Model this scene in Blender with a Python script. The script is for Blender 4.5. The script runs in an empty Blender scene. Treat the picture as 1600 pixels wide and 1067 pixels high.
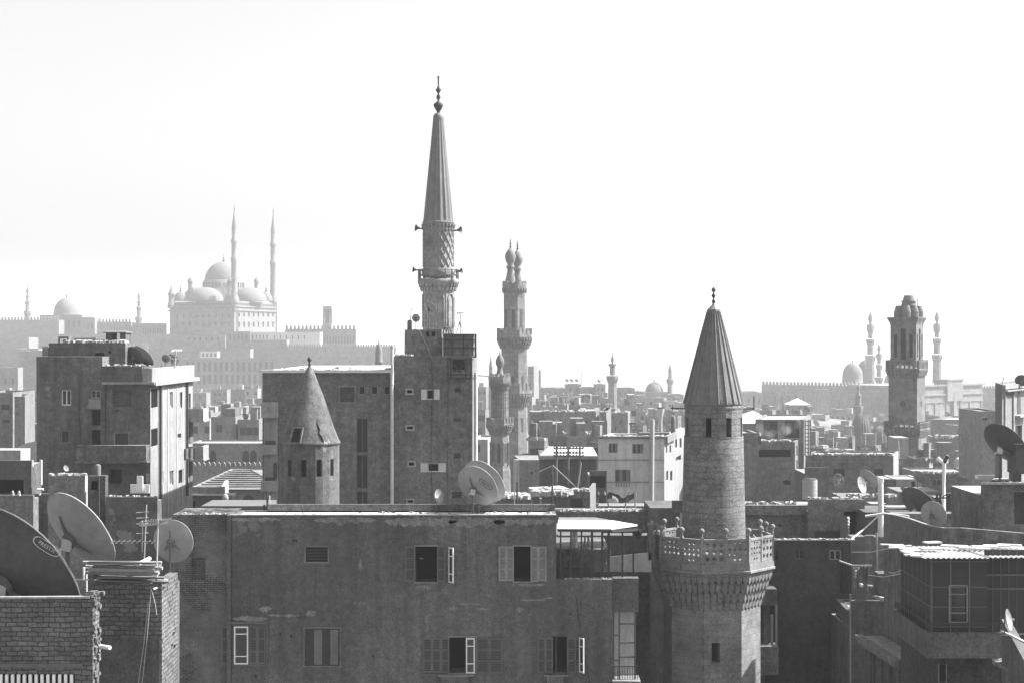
import bpy, bmesh, math, random
from mathutils import Vector, Matrix
from math import sin, cos, pi, radians as R
rnd = random.Random(7)
sc = bpy.context.scene
COL = sc.collection

# ---------------------------------------------------------------- camera
EYE = 34.0            # the photographer stands on a high terrace
FPX = 2700.0          # focal length in photo pixels (photo is 1600 wide)
cam_d = bpy.data.cameras.new('camera'); cam = bpy.data.objects.new('camera', cam_d); COL.objects.link(cam)
cam.location = (0, 0, EYE); cam.rotation_euler = (pi/2, 0, 0)
cam_d.sensor_width = 36; cam_d.lens = 36*FPX/1600; cam_d.clip_start = .5; cam_d.clip_end = 9000
sc.camera = cam
# ---------------------------------------------------------------- sky and sun
SUN_EL, SUN_AZ = R(46), R(11)      # azimuth from +x (picture right) towards +y (away)
w = bpy.data.worlds.new('World'); sc.world = w; w.use_nodes = True
nt = w.node_tree; nt.nodes.clear()
sky = nt.nodes.new('ShaderNodeTexSky'); sky.sky_type = 'NISHITA'; sky.sun_disc = False
sky.sun_elevation = SUN_EL; sky.sun_rotation = pi/2 - SUN_AZ
sky.dust_density = 4; sky.air_density = 1.2; sky.ozone_density = 1
bw = nt.nodes.new('ShaderNodeRGBToBW'); bgn = nt.nodes.new('ShaderNodeBackground'); bgn.inputs[1].default_value = .098
wo = nt.nodes.new('ShaderNodeOutputWorld')
nt.links.new(sky.outputs[0], bw.inputs[0]); nt.links.new(bw.outputs[0], bgn.inputs[0]); nt.links.new(bgn.outputs[0], wo.inputs[0])
sd = bpy.data.lights.new('sun', 'SUN'); sd.energy = 5.0; sd.angle = R(.55); sd.color = (1, 1, 1)
so = bpy.data.objects.new('sun', sd); COL.objects.link(so)
SDIR = Vector((cos(SUN_EL)*cos(SUN_AZ), cos(SUN_EL)*sin(SUN_AZ), sin(SUN_EL)))
so.rotation_euler = SDIR.to_track_quat('Z', 'Y').to_euler(); so.location = (60, -20, 90)
vs = sc.view_settings; vs.view_transform = 'Standard'; vs.look = 'None'; vs.exposure = 1.5; vs.gamma = 1
sc.cycles.use_denoising = True; sc.cycles.volume_bounces = 1; sc.cycles.max_bounces = 6; sc.cycles.diffuse_bounces = 3
HAZE_DENSITY = .00021

# ---------------------------------------------------------------- helpers
def X(px, Y): return (px-800)/FPX*Y
def Z(py, Y): return EYE-(py-533.5)/FPX*Y
def P(px, py, Y): return Vector((X(px, Y), Y, Z(py, Y)))
def yfar(pc, Yc, pf): return (pc-800)/(pf-800)*Yc      # depth at which an axis-aligned side wall reaches pixel pf

class MB:
    """collects geometry in world coordinates"""
    def __init__(s): s.v = []; s.f = []; s.sm = []
    def add(s, vs_, fs, smooth=False):
        o = len(s.v); s.v += [tuple(v) for v in vs_]
        for f in fs: s.f.append([o+i for i in f]); s.sm.append(smooth)
        return s
    def quad(s, a, b, c, d): return s.add([a, b, c, d], [(0, 1, 2, 3)])
    def box(s, x0, x1, y0, y1, z0, z1):
        if x0 > x1: x0, x1 = x1, x0
        if y0 > y1: y0, y1 = y1, y0
        if z0 > z1: z0, z1 = z1, z0
        v = [(x, y, z) for z in (z0, z1) for x, y in ((x0, y0), (x1, y0), (x1, y1), (x0, y1))]
        return s.add(v, [(0, 3, 2, 1), (4, 5, 6, 7), (0, 1, 5, 4), (1, 2, 6, 5), (2, 3, 7, 6), (3, 0, 4, 7)])
    def obox(s, c, sx, sy, sz, m):
        h = [(a*sx/2, b*sy/2, d*sz/2) for d in (-1, 1) for a, b in ((-1, -1), (1, -1), (1, 1), (-1, 1))]
        return s.add([Vector(c)+m@Vector(p) for p in h], [(0, 3, 2, 1), (4, 5, 6, 7), (0, 1, 5, 4), (1, 2, 6, 5), (2, 3, 7, 6), (3, 0, 4, 7)])
    def beam(s, a, b, w_, h=None):
        a = Vector(a); b = Vector(b); d = b-a; L = d.length
        if L < 1e-6: return s
        m = d.to_track_quat('X', 'Z').to_matrix()
        return s.obox((a+b)/2, L, w_, h or w_, m)
    def tube(s, pts, r, n=6, cap=True):
        pts = [Vector(p) for p in pts]; rs = r if isinstance(r, (list, tuple)) else [r]*len(pts)
        V = []; F = []
        for i, p in enumerate(pts):
            d = (pts[min(i+1, len(pts)-1)]-pts[max(i-1, 0)])
            m = d.to_track_quat('Z', 'Y').to_matrix() if d.length > 1e-9 else Matrix.Identity(3)
            for k in range(n):
                V.append(p+m@Vector((rs[i]*cos(2*pi*k/n), rs[i]*sin(2*pi*k/n), 0)))
        for i in range(len(pts)-1):
            for k in range(n):
                k2 = (k+1) % n; F.append((i*n+k, i*n+k2, (i+1)*n+k2, (i+1)*n+k))
        s.add(V, F, n > 5)
        if cap: s.add(V[:n], [tuple(range(n))[::-1]]); s.add(V[-n:], [tuple(range(n))])
        return s
    def lathe(s, cx, cy, prof, n=24, rot=0., smooth=True, cap=True, squash=1.):
        """prof: [(r, z)] bottom to top or top to bottom, world z"""
        if prof[0][1] > prof[-1][1]: prof = prof[::-1]
        V = []; F = []
        for r, z in prof:
            for k in range(n):
                a = rot+2*pi*k/n; V.append((cx+r*sin(a), cy-r*cos(a)*squash, z))
        for i in range(len(prof)-1):
            for k in range(n):
                k2 = (k+1) % n; F.append((i*n+k, i*n+k2, (i+1)*n+k2, (i+1)*n+k))
        s.add(V, F, smooth)
        if cap: s.add(V[:n], [tuple(range(n))[::-1]]); s.add(V[-n:], [tuple(range(n))])
        return s
    def prism(s, poly, z0, z1, zt=None):
        """vertical prism over an xy polygon, given counter-clockwise"""
        n = len(poly)
        V = [(p[0], p[1], z0) for p in poly]+[(p[0], p[1], (zt[i] if zt else z1)) for i, p in enumerate(poly)]
        F = [tuple(range(n))[::-1], tuple(range(n, 2*n))]+[(i, (i+1) % n, n+(i+1) % n, n+i) for i in range(n)]
        return s.add(V, F)
    def build(s, name, mat, parent=None, **props):
        me = bpy.data.meshes.new(name)
        off = Vector((0, 0, 0)); p = parent
        while p is not None: off += p.location; p = p.parent
        loc = Vector((0, 0, 0))
        if parent is None and s.v:
            xs = [v[0] for v in s.v]; ys = [v[1] for v in s.v]; zs = [v[2] for v in s.v]
            loc = Vector(((min(xs)+max(xs))/2, (min(ys)+max(ys))/2, min(zs)))
        o3 = off+loc
        me.from_pydata([(v[0]-o3.x, v[1]-o3.y, v[2]-o3.z) for v in s.v], [], s.f)
        me.polygons.foreach_set('use_smooth', s.sm)
        me.materials.append(mat); me.update()
        o = bpy.data.objects.new(name, me); COL.objects.link(o); o.location = loc
        if parent is not None: o.parent = parent
        if props: tag(o, **props)
        return o

def tag(o, label=None, cat=None, group=None, kind=None):
    if label: o['label'] = label
    if cat: o['category'] = cat
    if group: o['group'] = group
    if kind: o['kind'] = kind
    return o
def root(name, loc, label, cat, group=None):
    o = bpy.data.objects.new(name, None); COL.objects.link(o); o.location = loc; o.empty_display_size = .3
    return tag(o, label, cat, group)

# ---------------------------------------------------------------- materials
class G:
    def __init__(s, name):
        s.m = bpy.data.materials.new(name); s.m.use_nodes = True; s.t = s.m.node_tree; s.t.nodes.clear()
        s.out = s.n('ShaderNodeOutputMaterial'); s.p = s.n('ShaderNodeBsdfPrincipled'); s.l(s.p, 0, s.out, 0)
        s.pos = s.n('ShaderNodeNewGeometry')
    def n(s, t, **k):
        o = s.t.nodes.new(t)
        for a, b in k.items(): setattr(o, a, b)
        return o
    def l(s, a, i, b, j): s.t.links.new(a.outputs[i], b.inputs[j])
    def noise(s, scale, detail=4, rough=.6, stretch=None, src=None):
        o = s.n('ShaderNodeTexNoise'); o.inputs['Scale'].default_value = scale; o.inputs['Detail'].default_value = detail
        o.inputs['Roughness'].default_value = rough
        if stretch:
            mp = s.n('ShaderNodeMapping'); mp.inputs['Scale'].default_value = stretch; s.l(s.pos, 'Position', mp, 0); s.l(mp, 0, o, 'Vector')
        else: s.l(s.pos, 'Position', o, 'Vector')
        return o
    def math(s, op, a, b=None, c=None):
        o = s.n('ShaderNodeMath', operation=op)
        for i, v in enumerate((a, b, c)):
            if v is None: continue
            if isinstance(v, (int, float)): o.inputs[i].default_value = v
            else: s.t.links.new(v if isinstance(v, bpy.types.NodeSocket) else v.outputs[0], o.inputs[i])
        return o
    def ramp(s, src, a, b, lo=0., hi=1.):
        o = s.n('ShaderNodeMapRange'); o.inputs[1].default_value = a; o.inputs[2].default_value = b
        o.inputs[3].default_value = lo; o.inputs[4].default_value = hi; s.l(src, 0, o, 0); return o
    def gray(s, v):
        c = s.n('ShaderNodeCombineColor'); 
        for i in range(3): s.l(v, 0, c, i)
        s.l(c, 0, s.p, 'Base Color')
    def bump(s, h, strength, dist=.03):
        b = s.n('ShaderNodeBump'); b.inputs['Strength'].default_value = strength; b.inputs['Distance'].default_value = dist
        s.l(h, 0, b, 'Height'); s.l(b, 0, s.p, 'Normal')
def plaster(name, g, big=.5, mid=.6, fine=.5, streak=.35, peel=0., peel_g=None, bump=.5, fs=14., rough=.9, bs=.22):
    q = G(name)
    n1 = q.noise(bs, 5, .6); n2 = q.noise(1.7, 8, .72); n3 = q.noise(fs, 3, .7); n4 = q.noise(1., 5, .65, (2.6, 2.6, .16))
    big, mid, fine, streak = big*2, mid*2.4, fine*3.6, streak*2.4
    v = q.math('MULTIPLY_ADD', n1, big, 1-big/2)
    n5 = q.noise(fs*.33, 6, .75)
    for nn, a in ((n2, mid), (n3, fine), (n4, streak), (n5, fine*.8)):
        k = q.math('MULTIPLY_ADD', nn, a, 1-a/2); v = q.math('MULTIPLY', v, k)
    v = q.math('MAXIMUM', q.math('MULTIPLY', v, g), .004)
    if peel:
        pn = q.noise(.55, 9, .62); pm = q.ramp(pn, .5+.16*(1-peel), .5+.16*(1-peel)+.02)
        mx = q.n('ShaderNodeMix'); q.l(pm, 0, mx, 0); q.l(v, 0, mx, 2)
        pv = q.math('MULTIPLY_ADD', n3, peel_g*.6, peel_g*.7); q.l(pv, 0, mx, 3); v = mx
        hh = q.math('MULTIPLY_ADD', pm, -1.2, q.math('ADD', n2, n3))
    else: hh = q.math('ADD', n2, n3)
    q.gray(v); q.bump(hh, bump, .04); q.p.inputs['Roughness'].default_value = rough
    q.p.inputs['Specular IOR Level'].default_value = .2
    return q.m
def brick(name, g1, g2, gm, bw_=.25, rh=.1, mort=.012, distort=.04, bump=.9, fine=.5, patch=0.):
    q = G(name)
    sx = q.n('ShaderNodeSeparateXYZ'); q.l(q.pos, 'Position', sx, 0)
    u = q.math('ADD', sx.outputs[0], sx.outputs[1]); 
    nz = q.noise(3.2, 3, .6); u2 = q.math('MULTIPLY_ADD', nz, distort, u); nz2 = q.noise(2.3, 4, .6, (1, 1, 2)); z2 = q.math('MULTIPLY_ADD', nz2, distort, sx.outputs[2])
    cv = q.n('ShaderNodeCombineXYZ'); q.l(u2, 0, cv, 0); q.l(z2, 0, cv, 1)
    b = q.n('ShaderNodeTexBrick'); q.l(cv, 0, b, 'Vector')
    b.inputs['Color1'].default_value = (g1, g1, g1, 1); b.inputs['Color2'].default_value = (g2, g2, g2, 1); b.inputs['Mortar'].default_value = (gm, gm, gm, 1)
    b.inputs['Scale'].default_value = 1; b.inputs['Brick Width'].default_value = bw_; b.inputs['Row Height'].default_value = rh
    b.inputs['Mortar Size'].default_value = mort; b.inputs['Mortar Smooth'].default_value = .4; b.inputs['Bias'].default_value = 0
    n2 = q.noise(1.1, 8, .7); n3 = q.noise(16, 3, .7); n1 = q.noise(.35, 3)
    tobw = q.n('ShaderNodeRGBToBW'); q.l(b, 0, tobw, 0); v = tobw; fac = b.outputs['Fac']
    if patch:
        pn = q.noise(.5, 7, .65); pm = q.ramp(pn, .47, .53)
        mx = q.n('ShaderNodeMix'); q.l(pm, 0, mx, 0); q.l(v, 0, mx, 2); mx.inputs[3].default_value = g1*patch; v = mx
    for nn, a in ((n1, 1.), (n2, 1.9), (n3, fine*3.4)):
        v = q.math('MULTIPLY', v, q.math('MULTIPLY_ADD', nn, a, 1-a/2))
    q.gray(v)
    h = q.math('MULTIPLY_ADD', n3, .5, q.math('MULTIPLY_ADD', fac, -1.5, n2)); q.bump(h, bump, .025)
    q.p.inputs['Roughness'].default_value = .95; q.p.inputs['Specular IOR Level'].default_value = .15
    return q.m
def solid(name, g, rough=.6, metal=0., var=.3, fs=9., spec=.3, bump=0.):
    q = G(name); n = q.noise(fs, 4, .65); n2 = q.noise(fs/8, 5, .6)
    v = q.math('MULTIPLY', q.math('MULTIPLY_ADD', n, var, 1-var/2), q.math('MULTIPLY_ADD', n2, var*1.3, (1-var*.65)))
    v = q.math('MULTIPLY', v, g); q.gray(v)
    if bump: q.bump(n, bump, .02)
    q.p.inputs['Roughness'].default_value = rough; q.p.inputs['Metallic'].default_value = metal; q.p.inputs['Specular IOR Level'].default_value = spec
    return q.m
M = dict(
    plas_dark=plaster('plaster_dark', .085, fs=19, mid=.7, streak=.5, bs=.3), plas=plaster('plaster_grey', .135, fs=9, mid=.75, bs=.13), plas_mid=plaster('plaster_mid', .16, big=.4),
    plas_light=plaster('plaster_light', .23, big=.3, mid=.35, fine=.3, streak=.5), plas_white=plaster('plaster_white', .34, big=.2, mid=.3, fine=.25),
    plas_deep=plaster('plaster_deep', .045, mid=.5, fine=.6, streak=.3),
    plas_pale=plaster('plaster_pale', .4, big=.2, mid=.3, fine=.25, streak=.4), plas_front=plaster('plaster_stained', .092, peel=.2, peel_g=.14, bump=.7, big=.85, mid=.38, streak=.5, fine=.6, bs=.1),
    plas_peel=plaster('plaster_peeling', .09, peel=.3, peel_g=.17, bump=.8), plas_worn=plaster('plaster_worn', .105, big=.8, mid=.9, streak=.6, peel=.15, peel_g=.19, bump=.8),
    brick_dark=brick('brick_dark', .09, .065, .035, patch=0.), brick_patch=brick('brick_patched', .125, .085, .03, patch=.95, rh=.085),
    brick_near=brick('brick_rough', .13, .09, .05, bw_=.26, rh=.118, mort=.013, distort=.13, bump=1.), brick_sunlit=brick('brick_lit_copy', .62, .5, .3, bw_=.24, rh=.11, bump=1., distort=.07),  # last brick here is a lit copy, sunlight put into its pale tone
    brick_mid=brick('brick_mid', .14, .11, .09, bw_=.3, rh=.12, mort=.02),
    stone=brick('stone_courses', .2, .17, .145, bw_=.62, rh=.3, mort=.012, distort=.02, bump=.5, fine=.6), stone_rough=brick('stone_rubble', .155, .13, .125, bw_=.5, rh=.26, mort=.018, distort=.28, bump=1., fine=.8),
    stone_far=brick('stone_far', .17, .15, .13, bw_=1.6, rh=.8, mort=.05, bump=.3), stone_pale=brick('stone_pale', .165, .14, .125, bw_=1.4, rh=.6, mort=.04, bump=.3),
    stone_dark=brick('stone_dark', .14, .12, .1, bw_=1., rh=.45, mort=.02, bump=.4),
    conc=plaster('concrete', .17, mid=.7, fine=.5), roof=plaster('roof_dust', .24, mid=.6, fine=.6, streak=0, big=.5), roof_white=plaster('roof_limewash', .55, mid=.2, fine=.2, streak=0, big=.1),
    dome=plaster('dome_stone', .13, big=.25, mid=.3, fine=.3), dome_white=plaster('dome_white', .36, big=.15, mid=.2, fine=.2),
    iron=solid('iron_dark', .035, .7), steel=solid('galvanised_steel', .4, .5, .3), white_paint=solid('white_paint', .7, .5, 0, .3), grey_paint=solid('grey_paint', .3, .6),
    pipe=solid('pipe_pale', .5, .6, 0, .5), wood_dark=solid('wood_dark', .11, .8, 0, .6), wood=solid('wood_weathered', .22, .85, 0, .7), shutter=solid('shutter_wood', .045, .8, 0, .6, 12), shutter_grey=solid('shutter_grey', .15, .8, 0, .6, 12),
    shutter_white=solid('shutter_white', .55, .7, 0, .3), void=solid('dark_interior', .008, 1., 0, .2), glass=solid('dusty_glass', .03, .15, 0, .3, 5, .6), glass_far=solid('window_shadow', .045, .6, 0, .4, 5),
    dish_dark=solid('dish_grey', .065, .7, .0, .7, 5), dish=solid('dish_pale', .24, .7, 0, .55, 4), dish_mid=solid('dish_mid', .2, .7, 0, .55, 4), dish_back=solid('dish_back', .16, .6, 0, .3, 5),
    tank=solid('tank_metal', .33, .5, .4, .4, 3), sheet=solid('corrugated_sheet', .4, .6, 0, .4, 3), sheet_wall=solid('sheet_cladding', .03, .7, 0, .5, 3), cloth=solid('cloth_pale', .6, .9, 0, .4, 4), cloth_dark=solid('cloth_dark', .08, .9, 0, .4, 4),
    lead=plaster('lead_sheet', .13, big=.3, mid=.35, fine=.2, streak=.3, bump=.2, rough=.6), rubble=plaster('rubble_dust', .28, big=.6, mid=1., fine=1.), tile=plaster('roof_tile', .14, big=.3, mid=.6, fine=.5),
    text=solid('decal_pale', .5), text_dark=solid('decal_black', .02), mast=solid('mast_steel', .1, .6), speaker=solid('loudspeaker_grey', .04, .6), ground=plaster('dusty_ground', .14, big=.6, mid=.8), leaf=solid('leaves', .07, .8, 0, .7, 3),
)
# ---------------------------------------------------------------- terrain
def sstep(a, b, x):
    t = min(1, max(0, (x-a)/(b-a))); return t*t*(3-2*t)
def ground(x, y):
    z = -10*sstep(90, 560, y)
    z += 33*sstep(980, 1090, y)*sstep(-60, -130, x+30*math.sin(y/90))*(1-.2*sstep(1300, 2400, y))        # citadel spur
    z += 19*math.exp(-((x-25)/150)**2-((y-800)/130)**2)
    z += 40*sstep(1500, 2600, y)*sstep(300, -700, x)*.4
    return z
def terrain():
    xs = [-3000, -2200, -1600]+[-1200+40*i for i in range(61)]+[1600, 2200, 3000]
    ys = [-400, -100, 0, 60]+[100+30*i for i in range(60)]+[2000, 2300, 2700, 3200, 3800, 4600, 6000]
    b = MB(); V = [(x, y, ground(x, y)+(rnd.uniform(-.6, .6) if y > 200 else 0)) for y in ys for x in xs]; n = len(xs)
    b.add(V, [(j*n+i, j*n+i+1, (j+1)*n+i+1, (j+1)*n+i) for j in range(len(ys)-1) for i in range(n-1)], True)
    tag(b.build('ground', M['ground']), kind='structure')
terrain()

# ---------------------------------------------------------------- faces and buildings
class Face:
    def __init__(s, a, b):
        s.a = Vector((a[0], a[1])); s.b = Vector((b[0], b[1])); s.L = (s.b-s.a).length
        s.d = (s.b-s.a)/s.L; s.n = Vector((s.d.y, -s.d.x))
    def s_at(s, px):
        k = (px-800)/FPX      # x = k*y
        den = s.d.x-k*s.d.y
        return (k*s.a.y-s.a.x)/den
    def xy(s, t, out=0.): p = s.a+s.d*t+s.n*out; return p
    def p(s, t, z, out=0.): q = s.xy(t, out); return Vector((q.x, q.y, z))
    def z_at(s, t, py): return Z(py, s.xy(t).y)
    def at(s, px, py, out=0.): t = s.s_at(px); return s.p(t, s.z_at(t, py), out)
    def rect(s, x0, y0, x1, y1):
        a = s.s_at(x0); b = s.s_at(x1); m = (a+b)/2; return [min(a, b), max(a, b), s.z_at(m, y1), s.z_at(m, y0)]
def fbox(mb, F, s0, s1, z0, z1, o0, o1):
    v = [F.p(t, z, o) for z in (z0, z1) for t, o in ((s0, o1), (s1, o1), (s1, o0), (s0, o0))]
    mb.add(v, [(0, 3, 2, 1), (4, 5, 6, 7), (0, 1, 5, 4), (1, 2, 6, 5), (2, 3, 7, 6), (3, 0, 4, 7)])
def facegrid(mb, F, z0, z1, rects, depth=.25):
    """wall face with real openings and reveals"""
    ss = {0., F.L}; zz = {z0, z1}
    rr = []
    for r in rects:
        a, b, c, d = max(.02, r[0]), min(F.L-.02, r[1]), max(z0+.02, r[2]), min(z1-.02, r[3])
        if b-a < .03 or d-c < .03: continue
        rr.append((a, b, c, d, r[4] if len(r) > 4 else depth)); ss |= {a, b}; zz |= {c, d}
    ss = sorted(ss); zz = sorted(zz)
    for i in range(len(ss)-1):
        for j in range(len(zz)-1):
            cs, cz = (ss[i]+ss[i+1])/2, (zz[j]+zz[j+1])/2
            if any(a < cs < b and c < cz < d for a, b, c, d, e in rr): continue
            mb.quad(F.p(ss[i], zz[j]), F.p(ss[i+1], zz[j]), F.p(ss[i+1], zz[j+1]), F.p(ss[i], zz[j+1]))
    for a, b, c, d, e in rr:
        o = [F.p(a, c), F.p(b, c), F.p(b, d), F.p(a, d)]; q = [F.p(a, c, -e), F.p(b, c, -e), F.p(b, d, -e), F.p(a, d, -e)]
        for i in range(4): mb.quad(o[i], q[i], q[(i+1) % 4], o[(i+1) % 4])
    return rr
def inset(poly, d):
    out = []; n = len(poly)
    for i in range(n):
        p0, p1, p2 = poly[i-1], poly[i], poly[(i+1) % n]
        d1 = (p1-p0).normalized(); d2 = (p2-p1).normalized()
        n1 = Vector((-d1.y, d1.x)); n2 = Vector((-d2.y, d2.x)); m = (n1+n2); k = m.dot(n1)
        out.append(p1+m*(d/max(.3, k)))
    return out
def leaf(mb, F, s0, s1, z0, z1, o=.03, th=.045, rows=3, fr=.06, slats=True, fm=None):
    fbox(mb, F, s0, s1, z0, z1, o, o+th*.5)
    m0 = mb; mb = fm or mb
    fbox(mb, F, s0, s0+fr, z0, z1, o+th*.5, o+th); fbox(mb, F, s1-fr, s1, z0, z1, o+th*.5, o+th)
    for k in range(rows+1):
        z = z0+(z1-z0-fr)*k/rows; fbox(mb, F, s0+fr, s1-fr, z, z+fr, o+th*.5, o+th)
    if slats:
        z = z0+fr
        while z < z1-fr:
            fbox(mb, F, s0+fr, s1-fr, z, z+.018, o+th*.45, o+th*.8); z += .07
def hinged(F, s, z0, z1, width, side, ang):
    """a Face for a leaf swung out on a hinge at s; side -1 opens to the left, +1 to the right"""
    h = F.xy(s, .02); dx = F.d*(side*cos(ang))+F.n*sin(ang)
    e = h+dx*width
    return Face((e.x, e.y), (h.x, h.y)) if side < 0 else Face((h.x, h.y), (e.x, e.y))
def window(parent, F, r, kind):
    """fills an opening r=(s0,s1,z0,z1,depth): frame, pane, shutters as sub-parts"""
    a, b, c, d, e = r; w_, h = b-a, d-c
    f = MB(); t = min(.06, w_*.12)
    if kind in ('void', 'far', 'brick'):
        fbox(f, F, a, b, c, d, -e-.02, -e+.002)
        return f.build('window', M['void'] if kind == 'void' else (M['glass_far'] if kind == 'far' else M['brick_dark']), parent)
    fm = {'white': 'white_paint', 'casement': 'white_paint', 'grey': 'grey_paint', 'dark': 'wood_dark', 'ac': 'steel', 'shutw': 'white_paint', 'shut': 'wood_dark', 'shutclosed': 'plas_mid', 'grid': 'white_paint', 'louver': 'wood', 'bars': 'grey_paint'}[kind]
    k0 = -min(e*.5, .12)
    for q in ((a, a+t, c, d), (b-t, b, c, d), (a+t, b-t, c, c+t), (a+t, b-t, d-t, d)): fbox(f, F, *q, k0-.05, k0+.02)
    if kind in ('white', 'grey', 'dark') and w_ > .4: fbox(f, F, (a+b)/2-t/2, (a+b)/2+t/2, c+t, d-t, k0-.045, k0+.015)
    if kind == 'grid':
        for k in (1, 2): fbox(f, F, a+t+(w_-2*t)*k/3-.015, a+t+(w_-2*t)*k/3+.015, c+t, d-t, k0-.04, k0+.01)
        for k in range(1, 5): z = c+h*k/5; fbox(f, F, a+t, b-t, z-.012, z+.012, k0-.03, k0+.02)
    if kind == 'ac':
        fbox(f, F, a-.05, b+.05, c-.05, c, -.02, .1); fbox(f, F, a-.05, b+.05, d, d+.05, -.02, .1); fbox(f, F, a-.05, a, c, d, -.02, .1); fbox(f, F, b, b+.05, c, d, -.02, .1)
    fr = f.build('window', M[fm], parent)
    if kind == 'louver':
        g = MB(); n = 6
        for k in range(n):
            z = c+h*(k+.1)/n; fbox(g, F, a+t, b-t, z, z+h/n*.55, k0-.06, k0-.02)
        g.build('louvre', M['shutter'], fr)
    g = MB(); fbox(g, F, a+.001, b-.001, c+.001, d-.001, -e-.02, -e+.004) ; g.build('pane', M['void'] if kind in ('shutw', 'shut', 'ac', 'louver') else M['glass'], fr)
    if kind == 'bars':
        g = MB(); n = max(3, int(w_/.13))
        for k in range(1, n): fbox(g, F, a+w_*k/n-.012, a+w_*k/n+.012, c, d, -.04, -.015)
        for k in range(1, 4): fbox(g, F, a, b, c+h*k/4-.01, c+h*k/4+.01, -.05, -.04)
        g.build('grille', M['iron'], fr)
    if kind == 'shutclosed':
        n = 4
        for k in range(n):
            g = MB(); leaf(g, F, a+t+(w_-2*t)*k/n, a+t+(w_-2*t)*(k+1)/n-.01, c+t, d-t, -.09+.03*(k % 2)); g.build('shutter', M['shutter_grey' if k % 2 else 'shutter'], fr)
    if kind == 'shutw' or kind == 'shut':
        lw = w_*.6
        for sgn in (-1, 1):
            g = MB(); s0, s1 = (a-lw, a) if sgn < 0 else (b, b+lw)
            leaf(g, F, s0, s1, c, d, .02, slats=True); g.build('shutter', M['shutter_white'] if kind == 'shutw' else M['shutter'], fr)
    return fr
def depth_of(poly): return max(p.y for p in poly)-min(p.y for p in poly)
def bld(name, label, cat, pts, ytop, mat, depth=10., ph=.5, zb=None, group=None, wins=(), roofmat='roof', wt=.25, ztop=None, name_wall='wall', chips=True, facemats=None, lowback=False):
    """pts: visible chain of (px, Y) left to right: 2 = one front face, 3 = front and one side"""
    pp = [Vector((X(px, Y), Y)) for px, Y in pts]
    zt = ztop if ztop is not None else Z(ytop, pts[len(pts)//2 if len(pts) == 3 else 0][1])
    if len(pp) == 2:
        f = Face(pp[0], pp[1]); poly = [pp[0], pp[1], pp[1]-f.n*depth, pp[0]-f.n*depth]
    elif len(pp) == 3: poly = [pp[0], pp[1], pp[2], pp[0]+pp[2]-pp[1]]
    else: poly = pp
    cx = sum(p.x for p in poly)/len(poly); cy = sum(p.y for p in poly)/len(poly)
    z0 = zb if zb is not None else min(ground(p.x, p.y) for p in poly)-1
    rt = root(name, (cx, cy, z0), label, cat, group)
    F = [Face(poly[i], poly[(i+1) % len(poly)]) for i in range(len(poly))]
    mb = MB(); todo = []
    for i, f in enumerate(F):
        rs = [f.rect(*w_[1:5])+[(w_[6] if len(w_) > 6 else .25)] for w_ in wins if w_[0] == i]
        ks = [w_[5] for w_ in wins if w_[0] == i]
        for r, k in zip(rs, ks):
            got = facegrid(MB(), f, z0, zt, [r])
            if got: todo.append((f, got[0], k))
        if lowback and i not in ((0, 1) if len(pts) == 3 else (0,)):
            zr_ = zt-max(ph, .1+depth_of(poly)*max(0, EYE-zt)/poly[0].y*1.05); facegrid(mb, f, z0, zr_, rs); continue
        fm_ = (facemats or {}).get(i)
        if fm_:
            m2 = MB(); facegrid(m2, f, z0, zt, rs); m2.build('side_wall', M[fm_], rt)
        else: facegrid(mb, f, z0, zt, rs)
    if lowback:
        # parapet on the visible faces only, roof deck below it
        vis = (0, 1) if len(pts) == 3 else (0,); zr = zt-max(ph, .1+depth_of(poly)*max(0, EYE-zt)/poly[0].y*1.05)
        for i in vis:
            f = F[i]; mb.quad(f.p(0, zt), f.p(f.L, zt), f.p(f.L, zt, -wt), f.p(0, zt, -wt)); mb.quad(f.p(f.L, zr, -wt), f.p(0, zr, -wt), f.p(0, zt, -wt), f.p(f.L, zt, -wt))
            for s_ in ((0, f.L) if len(vis) == 1 else ((0,) if i == 0 else (f.L,))): mb.quad(f.p(s_, zr), f.p(s_, zr, -wt), f.p(s_, zt, -wt), f.p(s_, zt))
        ins = poly
    elif ph > 0:
        ins = inset(poly, wt); n = len(poly); zr = zt-ph
        for i in range(n):
            j = (i+1) % n
            a, b, c, d = poly[i], poly[j], ins[j], ins[i]
            mb.quad((a.x, a.y, zt), (b.x, b.y, zt), (c.x, c.y, zt), (d.x, d.y, zt))
            mb.quad((d.x, d.y, zt), (c.x, c.y, zt), (c.x, c.y, zr), (d.x, d.y, zr))
    else: ins = poly; zr = zt
    mb.build(name_wall, mat, rt)
    rb = MB(); rb.add([(p.x, p.y, zr) for p in ins], [tuple(range(len(ins)))]); rb.build('roof', M[roofmat], rt)
    for f, r, k in todo: window(rt, f, r, k)
    return B(rt, F, zt, zr, poly, z0)
class B:
    def __init__(s, rt, F, zt, zr, poly, z0): s.rt, s.F, s.zt, s.zr, s.poly, s.z0 = rt, F, zt, zr, poly, z0
    def inside(s, u, v):
        p = s.poly; return p[0]+(p[1]-p[0])*u+(p[3]-p[0])*v
    def part(s, name, mb, mat): return mb.build(name, M[mat], s.rt)
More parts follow.
